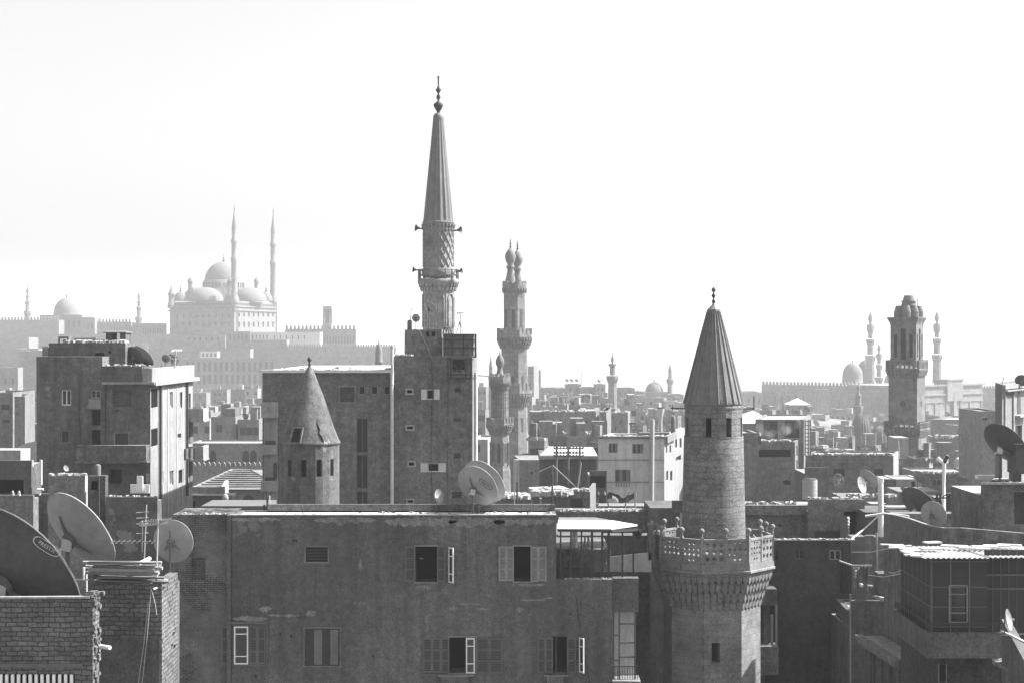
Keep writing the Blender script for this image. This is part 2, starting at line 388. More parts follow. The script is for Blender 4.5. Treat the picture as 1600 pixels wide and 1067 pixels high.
def rubble(label, F, z, n=40, w_=.5, big=.16, seed=1, s0=0, s1=None, mat='rubble', out=-.15, group='loose rubble lines on the parapets'):
    """broken bricks and lumps lying along a wall top"""
    q = random.Random(seed); b = MB(); s1 = s1 or F.L
    for k in range(n):
        s = q.uniform(s0+.1, s1-.1); o = out-q.uniform(0, w_)*q.random(); sz = big*q.uniform(.35, 1)
        c = F.p(s, z+sz*.25, o); m = Matrix.Rotation(q.uniform(0, 3), 3, 'Z')@Matrix.Rotation(q.uniform(-.4, .4), 3, 'X')
        b.obox(c, sz*q.uniform(.8, 2.2), sz*q.uniform(.6, 1.2), sz*.6, m)
    o = b.build('rubble', M[mat]); tag(o, label, 'rubble', group, 'stuff'); return o

# ---------------------------------------------------------------- dishes, aerials
DN = (.56, .6, .57)
def frame_of(n):
    n = Vector(n).normalized(); r = Vector((0, 0, 1)).cross(n)
    r = r.normalized() if r.length > 1e-3 else Vector((1, 0, 0)); return r, n.cross(r), n
def NV(px, op, ang):
    """axis of a dish seen from behind: op = how open its disc looks, ang = lean of the short axis above level"""
    v = Vector(((px-800)/FPX, 1, 0)).normalized(); r_ = Vector((v.y, -v.x, 0)); a = R(ang)
    return v*op+(r_*cos(a)+Vector((0, 0, 1))*sin(a))*math.sqrt(1-op*op)
def dish(label, px, py, Y, dpx, n, mat='dish', zbase=None, arm=True, deep=.16, word=None, group='satellite dishes on the roofs', wordmat='text', foot=True, mesh_=False, wfrac=.3, wpx=None, ybase=None, lnb_only=False, seed=0, dents=None):
    c = P(px, py, Y); D = dpx/FPX*Y; r_, u_, n_ = frame_of(n); R0 = D/2
    zb = zbase if zbase is not None else (Z(ybase, Y) if ybase else c.z-R0*1.2)
    back = c-n_*(deep*D+.06*D)
    rt = root('satellite_dish', (back.x, back.y, zb), label, 'satellite dish', group)
    def pt(rad, a, off=0.): return c+r_*(rad*cos(a))+u_*(rad*sin(a))+n_*(deep*D*((rad/R0)**2-1)+off)
    V = []; Fc = []; N = 40 if D > .9 else 22; K = 7
    th = -.012*D
    for side in (0, 1):
        for k in range(K+1):
            for a in range(N): V.append(pt(max(1e-4, R0*k/K), 2*pi*a/N, 0 if side == 0 else th))
    L = (K+1)*N
    for k in range(K):
        for a in range(N):
            a2 = (a+1) % N
            if not (mesh_ and rnd.random() < .5): Fc.append((k*N+a, k*N+a2, (k+1)*N+a2, (k+1)*N+a))
            if not mesh_: Fc.append((L+k*N+a2, L+k*N+a, L+(k+1)*N+a, L+(k+1)*N+a2))
    b = MB(); b.add(V, Fc, True)
    rim = [pt(R0, 2*pi*a/N, th/2) for a in range(N+1)]; b.tube(rim, .012*D, 5, False)
    b.build('reflector', M[mat], rt)
    hub = MB(); hub.tube([c-n_*(deep*D+.015*D), back], .09*D, 10); 
    hub.build('mount', M['mast'], rt)
    m = MB(); rp = max(.018, .025*D)
    m.tube([(back.x, back.y, back.z+.1*D), (back.x, back.y, zb)], rp, 8)
    if foot: m.box(back.x-.14*D, back.x+.14*D, back.y-.14*D, back.y+.14*D, zb, zb+.03*D)
    m.build('mast', M['mast'], rt)
    foc = c+n_*(.2*D)
    if n_.y > 0:      # seen from behind: ribs and bracket on the hollow's back
        ar = MB()
        for a in (pi/2-.15, -pi/2+.75, -pi/2-.85):
            ar.tube([back+n_*.03*D]+[pt(R0*k_, a, -.028*D) for k_ in (.2, .34, .48, .58)], [.03*D, .022*D, .015*D, .011*D, .006*D], 5)
        ar.build('rear_rib', M['mast'], rt)
        l = MB(); l.obox(back-Vector((0, .02*D, .03*D)), .11*D, .06*D, .13*D, Matrix.Rotation(.2, 3, 'Y')); l.tube([back-Vector((.1*D, 0, .1*D)), back+Vector((.1*D, .02*D, .04*D))], .02*D, 6); l.build('bracket', M['steel' if D > 1.6 else 'mast'], rt)
        f_ = MB(); f_.tube([foc+n_*.03*D, foc-n_*.06*D], [.03*D, .045*D], 8)
        for a in (-pi/2, -pi/2+2.1, -pi/2-2.1): f_.tube([pt(R0*.62, a), foc], max(.007, .006*D), 4)
        f_.build('feed_horn', M['grey_paint'], rt)
    elif arm:
        ar = MB()
        for a in (-pi/2, -pi/2+2.1, -pi/2-2.1) if not lnb_only else (-pi/2,):
            s_ = pt(R0*(.97 if lnb_only else .62), a); mid = (s_+foc)/2+n_*(.02*D)
            ar.tube([s_, mid, foc], max(.007, .008*D), 5)
        ar.build('feed_arm', M['mast'], rt)
        l = MB(); l.tube([foc+n_*.03*D, foc-n_*.06*D], [.03*D, .045*D], 8); l.build('feed_horn', M['grey_paint'], rt)
    if word:
        lb = MB(); bk_ = n_.y > 0
        def loc(px_, py_):
            d = P(px_, py_, 100)-Vector((0, 0, EYE)); o_ = c-n_*(deep*D*.8)-Vector((0, 0, EYE)); h = d*(o_.dot(n_)/d.dot(n_))-o_
            return (-1 if bk_ else 1)*h.dot(r_)/R0, h.dot(u_)/R0
        (ax, ay), (bx_, by_) = loc(*wpx[0]), loc(*wpx[1]); ang = math.atan2(by_-ay, bx_-ax); cx_, cy_ = (ax+bx_)/2, (ay+by_)/2; wfrac = math.hypot(bx_-ax, by_-ay)*.56
        cu = bpy.data.curves.new('w', 'FONT'); cu.body = word; cu.align_x = 'CENTER'; cu.align_y = 'CENTER'; cu.size = .36*wfrac*D*.5; cu.extrude = 0; cu.resolution_u = 2
        to = bpy.data.objects.new('w', cu); COL.objects.link(to); dg = bpy.context.evaluated_depsgraph_get(); me = bpy.data.meshes.new_from_object(to.evaluated_get(dg))
        bpy.data.objects.remove(to)
        def mp(x, y):
            xx = x; uu = cx_*R0+xx*cos(ang)-y*sin(ang); vv = cy_*R0+xx*sin(ang)+y*cos(ang)
            rad = math.hypot(uu, vv); return pt(rad, math.atan2(vv, -uu if bk_ else uu), -.018*D if bk_ else .006*D)
        lb.add([mp(v.co.x, v.co.y) for v in me.vertices], [tuple(p_.vertices) for p_ in me.polygons])
        NN = 36; hw, hh = .5*wfrac*D, .17*wfrac*D
        def el(t, k):
            ct, st = cos(t), sin(t); e = .55
            return mp((hw*k)*math.copysign(abs(ct)**e, ct), (hh*(k if k == 1 else k-.06))*math.copysign(abs(st)**.8, st))
        lb.add([el(2*pi*i/NN, k) for k in (1, .93) for i in range(NN)], [(i, (i+1) % NN, NN+(i+1) % NN, NN+i) for i in range(NN)])
        lb.build('logo', M[wordmat], rt); bpy.data.meshes.remove(me)
    return rt
word_dir = 0.; word_at = (0, 0)
def yagi(label, px, ytip, ybase, Y, wpx=26, tilt=.1, group='television aerials', name='television_aerial', n=7, dirx=1, yb=None):
    b0 = P(px, ybase, Y); t0 = P(px+tilt*20, ytip, Y); rt = root(name, b0, label, 'aerial', group)
    a = MB(); a.tube([b0, t0], .018*Y/60+.004, 6); a.build('mast', M['steel'], rt)
    w_ = wpx/FPX*Y; e = MB(); d = Vector((dirx*.9, -.3, .03)).normalized(); c = t0-Vector((0, 0, .03*w_)); s_ = c-d*w_*.4; f_ = c+d*w_*.6
    e.tube([s_, f_], .01*Y/60+.003, 5); q = Vector((.3, .9, .15)).normalized()
    for k in range(n):
        p_ = s_.lerp(f_, k/(n-1)); L = w_*(.3-.016*k); e.tube([p_-q*L*.5-Vector((0, 0, L*.3)), p_+q*L*.5+Vector((0, 0, L*.3))], .006*Y/60+.003, 4)
    e.build('boom', M['steel'], rt); return rt

# ---------------------------------------------------------------- minaret pieces
def finial(mb, cx, cy, prof, n=14): mb.lathe(cx, cy, prof, n)
def ring_teeth(mb, cx, cy, r, z0, z1, n, depth, rot=0., w_=.55, taper=.35):
    """one tier of stalactite niches: pointed blocks round a ring"""
    for k in range(n):
        a = rot+2*pi*(k+.5)/n; hw = pi/n*w_
        def q(rr, aa, z): return (cx+rr*sin(aa), cy-rr*cos(aa), z)
        v = [q(r-depth, a-hw, z0+(z1-z0)*.45), q(r-depth, a+hw, z0+(z1-z0)*.45), q(r-depth*taper, a, z0), q(r, a-hw, z1), q(r, a+hw, z1), q(r-depth*1.3, a+hw, z1), q(r-depth*1.3, a-hw, z1), q(r, a-hw, z1-(z1-z0)*.25), q(r, a+hw, z1-(z1-z0)*.25)]
        mb.add(v, [(7, 8, 4, 3), (7, 2, 8), (7, 0, 2), (2, 1, 8), (3, 4, 5, 6), (0, 7, 3, 6), (1, 5, 4, 8), (0, 6, 5, 1), (0, 1, 2)])
def pr(pts, Y, s=1.):
    """profile in photo pixels [(r_px, y_px)] to world (r, z) at depth Y"""
    return [(max(.001, r*Y/FPX*s), Z(y, Y)) for r, y in pts]
def crenel(mb, F, z, step, h, w_=.5, th=.3, out=0., pointed=True):
    n = max(1, int(F.L/step))
    for k in range(n):
        s = (k+.5)*F.L/n; hw = F.L/n*w_/2
        v = []
        for o in (out, out-th):
            v += [F.p(s-hw, z, o), F.p(s+hw, z, o), F.p(s+hw, z+h*.6, o), F.p(s, z+h, o) if pointed else F.p(s, z+h*.6, o), F.p(s-hw, z+h*.6, o)]
        mb.add(v, [(0, 1, 2, 3, 4), (9, 8, 7, 6, 5), (0, 5, 6, 1), (1, 6, 7, 2), (2, 7, 8, 3), (3, 8, 9, 4), (4, 9, 5, 0)])
def arch_pts(w_, h, n=6, pointed=True):
    """outline of a pointed arch opening, origin bottom centre, x across, y up"""
    hw = w_/2; sp = h-w_*.75; out = [(-hw, 0), (hw, 0), (hw, sp)]
    for k in range(1, n+1):
        t = k/n; out.append((hw*cos(t*pi/2)**.9, sp+(h-sp)*sin(t*pi/2)**1.1))
    for k in range(n-1, -1, -1):
        t = k/n; out.append((-hw*cos(t*pi/2)**.9, sp+(h-sp)*sin(t*pi/2)**1.1))
    return out
def arch_panel(mb, F, s, z, w_, h, o0, o1):
    """arch-shaped slab standing proud or let into a face between offsets o0 < o1"""
    pts = arch_pts(w_, h); n = len(pts)
    v = [F.p(s+x, z+y, o1) for x, y in pts]+[F.p(s+x, z+y, o0) for x, y in pts]
    mb.add(v, [tuple(range(n)), tuple(range(n, 2*n))[::-1]]+[(i, n+i, n+(i+1) % n, (i+1) % n) for i in range(n)])
def polyring(cx, cy, r, n, rot):
    return [Vector((cx+r*sin(rot+2*pi*k/n), cy-r*cos(rot+2*pi*k/n))) for k in range(n)]
def npoly_faces(cx, cy, r, n, rot):
    p = polyring(cx, cy, r, n, rot); return [Face(p[k], p[(k+1) % n]) for k in range(n)]
# ================================================================ far skyline
def dome_prof(r, yb, yt, point=0., n=9, bulge=0.):
    out = []
    for k in range(n+1):
        t = k/n*pi/2; out.append((r*(cos(t)**(1-.15*point))*(1+bulge*sin(2*t)), yb+(yt-yb)*(sin(t)*(1-.12*point)+.12*point*(k/n)**3)))
    return out
def lathe_px(px, Y, pts, n=20, rot=0., smooth=True, mb=None):
    mb = mb or MB(); mb.lathe(X(px, Y), Y, pr(pts, Y), n, rot, smooth); return mb
def minaret(name, label, px, Y, parts, group=None, ybase=None, cat='minaret'):
    zb = min(Z(parts[-1][1][-1][1], Y), ground(X(px, Y), Y)) if ybase is None else Z(ybase, Y)
    rt = root(name, (X(px, Y), Y, zb), label, cat, group)
    for nm, pts, n, rot, mat in parts:
        lathe_px(px, Y, pts, n, rot, n > 10).build(nm, M[mat], rt)
    return rt
def rows(fi, x0, x1, n, w_, y0, y1, kind='far', dep=.6):
    return [(fi, x0+(x1-x0)*(k+.5)/n-w_/2, y0, x0+(x1-x0)*(k+.5)/n+w_/2, y1, kind, dep) for k in range(n)]
def minaret_label_parts(*a): pass

# --- great hilltop mosque, built on a turned square
YM = 1100
def M_(px, Y): return (px, Y)
mA, mB_, mC = (265, YM+44), (366, YM), (432, YM+66)
w_l = rows(0, 272, 362, 9, 3, 491, 497)+rows(0, 272, 362, 9, 3, 503, 509)
w_r = rows(1, 370, 430, 8, 2.6, 489, 495)+rows(1, 370, 430, 8, 2.6, 503, 511)
mq = bld('hilltop_mosque', 'great domed mosque crowning the hazy citadel hill, between two pencil minarets', 'mosque', [mA, mB_, mC], 479, M['stone_pale'], ph=0, wins=w_l+w_r, roofmat='dome', zb=36)
cn = MB()
for f in mq.F[:2]:
    fbox(cn, f, -.6, f.L+.6, mq.zt-2.6, mq.zt-1.6, 0, .9); fbox(cn, f, -.6, f.L+.6, mq.zt-.2, mq.zt+.5, -.5, .9)
    for k in range(int(f.L/2.2)): fbox(cn, f, 1+k*2.2, 2+k*2.2, mq.zt-1.5, mq.zt-.3, 0, .25)
mq.part('cornice', cn, 'stone_pale')
ins = inset(mq.poly, 1.5); b = MB(); b.prism([(p.x, p.y) for p in ins], mq.zt, Z(470, YM)); mq.part('parapet_band', b, 'stone_pale')
bandF = [Face(ins[i], ins[(i+1) % 4]) for i in range(2)]; b = MB()
for f in bandF:
    n = int(f.L/2.6)
    for k in range(n):
        c = f.p((k+.5)*f.L/n, (mq.zt+Z(470, YM))/2, .05); b.tube([c, f.p((k+.5)*f.L/n, c.z, .25)], .75, 8)
mq.part('roundel_frieze', b, 'glass_far')
cx_, cy_ = sum(p.x for p in mq.poly)/4, sum(p.y for p in mq.poly)/4
def at_mq(u, v): return mq.inside(u, v)
def mdome(u, v, Rm, zb, zt, mat='dome', fin=True, name='dome', n=28):
    p = at_mq(u, v); b = MB(); b.lathe(p.x, p.y, [(Rm*cos(k/10*pi/2)+.02, zb+(zt-zb)*sin(k/10*pi/2)) for k in range(11)], n)
    d = b.build(name, M[mat], mq.rt)
    if fin:
        q = MB(); q.lathe(p.x, p.y, [(.5, zt-.3), (.9, zt+.7), (.25, zt+1.3), (.6, zt+2.2), (.15, zt+2.8), (.12, zt+5)], 8); q.build('finial', M['iron'], d)
zr = Z(470, YM)
# central drum and big dome
pc = at_mq(.5, .5); Yc = pc.y
sq = MB(); sq.prism([(p.x, p.y) for p in polyring(pc.x, pc.y, 17.5, 4, pi/4+.55)], zr-1, Z(452, Yc)); sq.lathe(pc.x, pc.y, [(13.4, zr), (13.4, Z(439, Yc)), (12.4, Z(438, Yc))], 32)
mq.part('drum', sq, 'stone_pale')
for k in range(32):
    b = MB(); a = 2*pi*k/32; b.box(pc.x+13.4*sin(a)-.4, pc.x+13.4*sin(a)+.4, pc.y-13.4*cos(a)-.4, pc.y-13.4*cos(a)+.4, Z(450, Yc), Z(442, Yc)); mq.part('window', b, 'glass_far')
mdome(.5, .5, 12.6, Z(441, Yc), Z(409, Yc))
for u, v in ((.5, .1), (.9, .5), (.1, .5), (.5, .9)):
    p = at_mq(u, v); mdome(u, v, 11.5, Z(471, p.y), Z(449, p.y), fin=False, name='half_dome')
for u, v in ((.1, .1), (.9, .1), (.1, .9), (.9, .9)):
    p = at_mq(u, v); mdome(u, v, 4.6, Z(471, p.y), Z(456, p.y), name='corner_dome', n=18)
def turret(u, v, y0, y1, r=1.7, px=None):
    p = at_mq(u, v); Y = p.y; q = MB()
    q.lathe(p.x, p.y, [(r*1.4, Z(y0, Y)), (r*1.3, Z(y0-8, Y)), (r, Z(y0-9, Y)), (r, Z(y0-20, Y)), (r*1.3, Z(y0-21, Y)), (r*1.2, Z(y0-23, Y)), (r*.8, Z(y0-26, Y)), (.25, Z(y1+3, Y)), (.1, Z(y1, Y))], 8)
    mq.part('turret', q, 'stone_pale')
turret(.03, .97-.97, 482, 444, 2.); turret(.03, .97, 476, 446, 1.6)
for u, v in ((.5-.31, .5-.31), (.81, .19), (.19, .81), (.81, .81)): turret(u, v, 462, 431, 1.5)
for px, Y, lab, dy in ((366, YM+4, 'left of the two slim pencil minarets of the hilltop mosque, at its near corner', 0), (427, YM+66, 'right of the two slim pencil minarets of the hilltop mosque, on its square base', 5)):
    minaret('pencil_minaret', lab, px, Y, [
        ('finial', [(.2, 319+dy), (.5, 324+dy), (1., 327+dy), (.4, 329+dy), (.9, 331+dy)], 8, 0, 'iron'),
        ('spire', [(.6, 330+dy), (4.3, 357+dy), (4.4, 358+dy)], 14, 0, 'lead'),
        ('shaft', [(3.7, 357+dy), (3.9, 374+dy), (5.2, 375+dy), (5.2, 379+dy), (4.2, 382+dy), (4.2, 402+dy), (5.4, 403+dy), (5.4, 408+dy), (4.5, 411+dy), (5., 466), (6.4, 468), (6.4, 472), (6.6, 473)], 14, 0, 'stone_pale'),
        ('base', [(7., 473), (7.2, 530)], 4, pi/4+.5, 'stone_pale')], 'pencil minarets of the hilltop mosque')

# --- older mosque at far left on the citadel: dome, two stubby minarets, long walls
Y1 = 1180
def far_block(label, x0, x1, yt, Y, mat='stone_far', depth=20, wins=(), side=None, cren=0, cat='building', name='citadel_building', yb=None, group=None, ph=.8, roofmat='roof', slant=0):
    pts = [(x0, Y+slant), (x1, Y)]+([(side[0], side[1])] if side else [])
    zb = Z(yb, Y) if yb else None
    o = bld(name, label, cat, pts, yt, M[mat], depth, ph, zb=zb, wins=wins, roofmat=roofmat, group=group, wt=1.)
    if cren:
        c = MB()
        for f in o.F[:(2 if side else 1)]: crenel(c, f, o.zt, cren*Y/FPX, cren*1.1*Y/FPX, .6, .8)
        o.part('crenellation', c, mat)
    return o
b_ = far_block('pale domed mosque block at the far left of the citadel skyline', 62, 128, 492, Y1, 'stone_pale', 22, side=(147, Y1+24), wins=rows(0, 95, 127, 4, 3, 500, 512), name='hill_mosque', cat='mosque')
lathe_px(104, Y1+14, dome_prof(19.5, 491, 465, .6, bulge=.03), 28).build('dome', M['dome'], b_.rt)
lathe_px(104, Y1+14, [(20.5, 494), (20, 489)], 28).build('drum', M['stone_pale'], b_.rt)
lathe_px(104, Y1+14, [(.8, 466), (1.2, 463), (.3, 461), (.2, 456)], 8).build('finial', M['iron'], b_.rt)
for px, y0, lab in ((43, 443, 'stubby two-tier minaret left of the far-left dome'), (217, 452, 'stubby two-tier minaret between the far-left dome and the great hilltop mosque')):
    minaret('stubby_minaret', lab, px, Y1-5, [
        ('bulb', [(.2, y0), (.5, y0+6), (1.8, y0+9), (2.3, y0+13), (1.2, y0+17), (1.6, y0+19)], 10, 0, 'stone_pale'),
        ('upper_tier', [(3, y0+19), (3, y0+21), (2.2, y0+22), (2.2, y0+27), (4, y0+28), (4, y0+31), (3.2, y0+33), (3.3, y0+43)], 8, .2, 'stone_far'),
        ('shaft', [(6., y0+43), (6., y0+47), (4.6, y0+52), (5.2, y0+90)], 8, .2, 'stone_far')], 'stubby citadel minarets')
far_block('long shaded fortress wall at the far left under the stubby minaret', -60, 92, 500, Y1-30, 'stone_far', 14, cren=5, name='fortress_wall', cat='wall')
far_block('pale arcaded wing right of the far-left dome, with a row of small arches', 148, 205, 503, Y1-12, 'stone_pale', 14, wins=rows(0, 172, 204, 8, 2, 512, 520), cren=5)
far_block('low pale arcaded wing beside the right stubby minaret', 208, 254, 505, Y1-16, 'stone_pale', 14, wins=rows(0, 222, 252, 8, 2, 513, 521), cren=0)
far_block('tall flat-topped block between the arcaded wing and the far-left dome', 128, 148, 496, Y1-20, 'stone_far', 14, wins=rows(0, 134, 147, 2, 3, 506, 514))
far_block('shaded retaining wall below the far-left arcaded wings', 75, 283, 522, Y1-60, 'stone_far', 22, name='fortress_wall', cat='wall')
far_block('hazy terrace wall with a lit coping at the left edge below the fortress wall', -60, 45, 527, Y1-110, 'stone_pale', 30, name='terrace_wall', cat='wall', side=(60, Y1-60))
far_block('blocky hazy bastion left of the rooftop shed of the near left building', 20, 60, 545, Y1-200, 'stone_far', 30, side=(78, Y1-140), name='bastion', cat='bastion')
far_block('wide pale house with three dark windows on the hillside at the left edge', -50, 28, 575, 760, 'stone_pale', 20, wins=rows(0, -10, 26, 3, 4, 590, 600), side=(36, 790), name='hill_house', cat='house')
far_block('hazy hillside block with a lit right edge behind the near left building', 30, 66, 548, 820, 'stone_far', 16, side=(80, 850), name='hill_house', cat='house')

# --- terraces below the great mosque
far_block('crenellated terrace wall right of the hilltop mosque, below the clock tower', 445, 556, 514, YM-20, 'stone_pale', 12, wins=rows(0, 500, 554, 12, 2, 526, 536), cren=6, name='fortress_wall', cat='wall')
ct = bld('clock_tower', 'small openwork clock tower standing on the terrace right of the hilltop mosque', 'tower', [(504, YM-8), (518, YM-8)], 505, M['stone_pale'], 5.5, 0, wt=.3, wins=[(0, 508, 508, 514, 516, 'far', .6)])
b = MB()
for i in range(4):
    p = ct.poly[i]; q_ = ct.inside(.5, .5); p = q_+(p-q_)*.8; b.tube([(p.x, p.y, ct.zt), (p.x, p.y, Z(483, YM))], .38, 6)
b.prism([(q_.x+(p.x-q_.x)*.5, q_.y+(p.y-q_.y)*.5) for p in ct.poly], ct.zt, Z(484, YM))
for yy in (494, 488): 
    q2 = [(q_+(p-q_)*.82) for p in ct.poly]; b.prism([(p.x, p.y) for p in q2], Z(yy, YM), Z(yy-1, YM))
ct.part('lattice_stage', b, 'iron')
b = MB(); q2 = [(q_+(p-q_)*.95) for p in ct.poly]; b.prism([(p.x, p.y) for p in q2], Z(484, YM), Z(479, YM)); b.tube([(q_.x, q_.y, Z(479, YM)), (q_.x, q_.y, Z(473, YM))], .15, 5); ct.part('roof_stage', b, 'stone_pale')
far_block('long low pale palace wing with rows of windows below the hilltop mosque', 388, 500, 519, YM-55, 'dome_white', 14, wins=rows(0, 392, 420, 5, 2.2, 523, 530)+rows(0, 424, 480, 6, 2, 524, 530), name='palace_wing', cat='building', ph=.3)
far_block('shaded bastion with small windows directly under the corner of the hilltop mosque', 345, 391, 518, YM-62, 'stone_far', 20, wins=rows(0, 350, 388, 6, 3, 523, 530), side=(392, YM-50), name='bastion', cat='bastion')
far_block('long shaded rampart under the left half of the hilltop mosque', 250, 352, 524, YM-66, 'stone_far', 22, wins=rows(0, 290, 345, 6, 3, 527, 532), name='rampart', cat='wall')
far_block('broad lit rampart stepping down to the right below the palace wing', 392, 448, 531, YM-70, 'stone_pale', 20, name='rampart', cat='wall')
far_block('long hazy rampart running right towards the tall central minaret', 446, 618, 541, YM-74, 'stone_far', 20, name='rampart', cat='wall', cren=4)
far_block('wide dark rampart below the hilltop mosque and above the barracks', 165, 391, 545, YM-100, 'stone_far', 14, name='rampart', cat='wall', side=(396, YM-80))
br = far_block('long hazy barracks with two tall rows of recessed windows below the rampart', 284, 440, 559, YM-130, 'stone_far', 16, wins=rows(0, 288, 438, 17, 4.4, 565, 580)+rows(0, 288, 438, 17, 4.4, 585, 600), name='barracks', cat='building')
far_block('small pale kiosk building on top of the barracks roof', 312, 340, 549, YM-116, 'dome_white', 8, wins=rows(0, 314, 339, 4, 3, 552, 557), name='kiosk', cat='building')
far_block('hazy rampart filling the slope right of the barracks behind the big grey block', 430, 640, 556, YM-150, 'stone_far', 10, name='rampart', cat='wall')
# --- tomb with bulb dome above the white roof edge
rt = root('domed_pavilion', (X(592, 420), 420, Z(575, 420)), 'small white bulb-topped pavilion peeping over the bright roof edge left of the tall pipe', 'pavilion')
lathe_px(592, 420, [(6, 575), (5.8, 567), (6.8, 566), (5.5, 564), (5.5, 550), (4.5, 543), (2.5, 538), (1, 536), (1.2, 534), (.4, 531)], 12).build('dome', M['dome'], rt)
b = MB(); b.lathe(X(592, 420), 420, pr([(6, 575), (7, 680)], 420), 8); b.build('shaft', M['stone_far'], rt)
# --- ridge right of the central minarets
rx = random.Random(4)
Yr = 760
ridge = [(822, 845, 578, 'slender cluster of tall hazy tower blocks just right of the double-topped minaret'),
 (842, 884, 606, 'low hazy ridge house right of the tower blocks'), (884, 908, 600, 'hazy ridge house carrying three dishes, left of the thin mast'), (906, 930, 605, 'hazy ridge house right of the thin mast'),
 (930, 946, 600, 'small square hazy ridge house just left of the ridge minaret'), (962, 992, 606, 'hazy ridge house with a stepped roof right of the ridge minaret'), (992, 1003, 611, 'narrow hazy ridge house left of the small grey dome'),
 (1046, 1068, 616, 'hazy ridge house under the small far minaret')]
for i, (x0, x1, yt, lab) in enumerate(ridge):
    far_block(lab, x0, x1, yt, Yr+rx.uniform(-20, 20), 'stone_far' if i % 2 else 'plas_mid', 14, wins=rows(0, x0+2, x1-2, max(2, int((x1-x0)/9)), 2.5, yt+6, yt+10), name='ridge_house', cat='house', ph=.6)
tb = far_block('tall hazy tower with lit right side touching the double-topped minaret', 822, 834, 572, Yr-60, 'stone_far', 10, side=(842, Yr-40), wins=rows(0, 824, 833, 2, 2, 580, 584), name='tower_block', cat='tower block')
def small_dish(label, px, py, Y, dpx, n=(.5, 0.65, .6), mat='dish', mast=6, group='small far satellite dishes', word=None):
    return dish(label, px, py, Y, dpx, n, mat, ybase=py+mast, arm=dpx/FPX*Y > .5, group=group, foot=False, lnb_only=True)
for i, px in enumerate((886, 893, 901)): small_dish(['left', 'middle', 'right'][i]+' one of three tiny dishes on the hazy ridge house left of the thin mast', px, 594, Yr-8, 6, group='three tiny dishes on the ridge house')
small_dish('tiny dish on the square ridge house left of the ridge minaret', 936, 595, Yr-8, 6)
rt = root('radio_mast', (X(908, Yr), Yr, Z(606, Yr)), 'thin vertical radio mast standing on the hazy ridge', 'mast'); b = MB(); b.tube([(X(908, Yr), Yr, Z(606, Yr)), (X(908, Yr), Yr, Z(568, Yr))], .16, 5); b.build('pole', M['mast'], rt)
for k in (575, 588): b = MB(); b.beam((X(906, Yr), Yr, Z(k, Yr)), (X(910, Yr), Yr, Z(k, Yr)), .12); b.build('crossbar', M['mast'], rt)
minaret('ridge_minaret', 'grey minaret with lantern top and balcony on the ridge, right of the thin mast', 957, 620, [
    ('finial', [(.2, 546), (.4, 550), (.9, 552), (.4, 554)], 8, 0, 'iron'),
    ('bulb', [(.5, 554), (2.4, 559), (2.8, 562), (1.4, 567), (2., 569)], 12, 0, 'stone_far'),
    ('lantern', [(7, 568), (7, 571), (4.6, 572), (4.6, 586)], 8, .3, 'stone_far'),
    ('shaft', [(10, 587), (10, 592), (7, 599), (7.6, 640), (9.2, 641), (9.4, 720)], 8, .3, 'stone_far')])
minaret('small_far_minaret', 'small far minaret with pointed cap right of the grey dome on the ridge', 1047, 830, [
    ('spire', [(.2, 566), (.5, 569), (3., 577), (3.3, 578)], 12, 0, 'stone_far'), ('shaft', [(2.9, 578), (3.1, 591), (6, 592), (6, 596), (4, 600), (4.6, 640)], 8, .2, 'stone_far')])
rt = root('domed_tomb', (X(1022, 830), 830, Z(640, 830)), 'grey pointed dome on a pale tomb, on the ridge left of the small far minaret', 'tomb')
lathe_px(1022, 830, dome_prof(14, 613, 596, 1.), 24).build('dome', M['dome'], rt); lathe_px(1022, 830, [(.4, 597), (.9, 593), (.2, 592), (.2, 588)], 8).build('finial', M['iron'], rt)
b = MB(); b.box(X(1006, 824), X(1043, 824), 824, 838, Z(660, 830), Z(612, 824)); b.build('base', M['stone_pale'], rt)

# --- right-hand group: crenellated complex, domes and minarets
YS = 900
sw = bld('crenellated_mosque', 'vast hazy crenellated mosque wall behind the square belfry minaret', 'mosque', [(1190, YS+40), (1440, YS-20)], 600, M['stone_far'], 40, 0, roofmat='roof', wt=1., zb=-24, wins=rows(0, 1205, 1260, 5, 4, 618, 632)+rows(0, 1300, 1380, 4, 3, 625, 640))
c = MB(); crenel(c, sw.F[0], sw.zt, 2.1, 1.9, .6, .8); sw.part('crenellation', c, 'stone_far')
far_block('hazy stepped wing at the left end of the crenellated mosque', 1160, 1192, 613, YS+20, 'stone_far', 30, name='mosque_wing', cat='building', wins=rows(0, 1166, 1190, 3, 3, 622, 630))
far_block('hazy pale strip building standing against the crenellated mosque wall', 1277, 1296, 608, YS-10, 'stone_pale', 8, name='mosque_wing', cat='building')
# ornate lit facade
of = bld('ornate_mosque_front', 'pale ornate mosque front with arched bays and tall central arch, beyond the belfry minaret', 'mosque', [(1440, YS-100), (1535, YS-60)], 603, M['stone_pale'], 40, 0, zb=-24)
f = of.F[0]; c = MB()
fbox(c, f, -1, f.L+1, of.zt-.3, of.zt+.5, -.6, 1.); fbox(c, f, 0, f.L, of.zt-4.6, of.zt-4, 0, .7); fbox(c, f, 0, f.L, of.zt-8, of.zt-7.6, 0, .5)
s0, s1 = f.s_at(1477), f.s_at(1501); fbox(c, f, s0, s1, of.z0+30, Z(594, YS-80), -6, 1.2); fbox(c, f, s0-.5, s1+.5, Z(594, YS-80), Z(592, YS-80), -6.5, 1.6); of.part('cornice', c, 'stone_pale')
c = MB()
for px in (1451, 1470, 1505, 1524): arch_panel(c, f, f.s_at(px), Z(652, YS-80), 2.9, 7.5, -.5, .12)
of.part('bay_arch', c, 'stone_far')
c = MB(); arch_panel(c, f, f.s_at(1489), Z(652, YS-80), 2.6, 11.5, .2, 1.32); of.part('central_arch', c, 'stone_far')
c = MB()
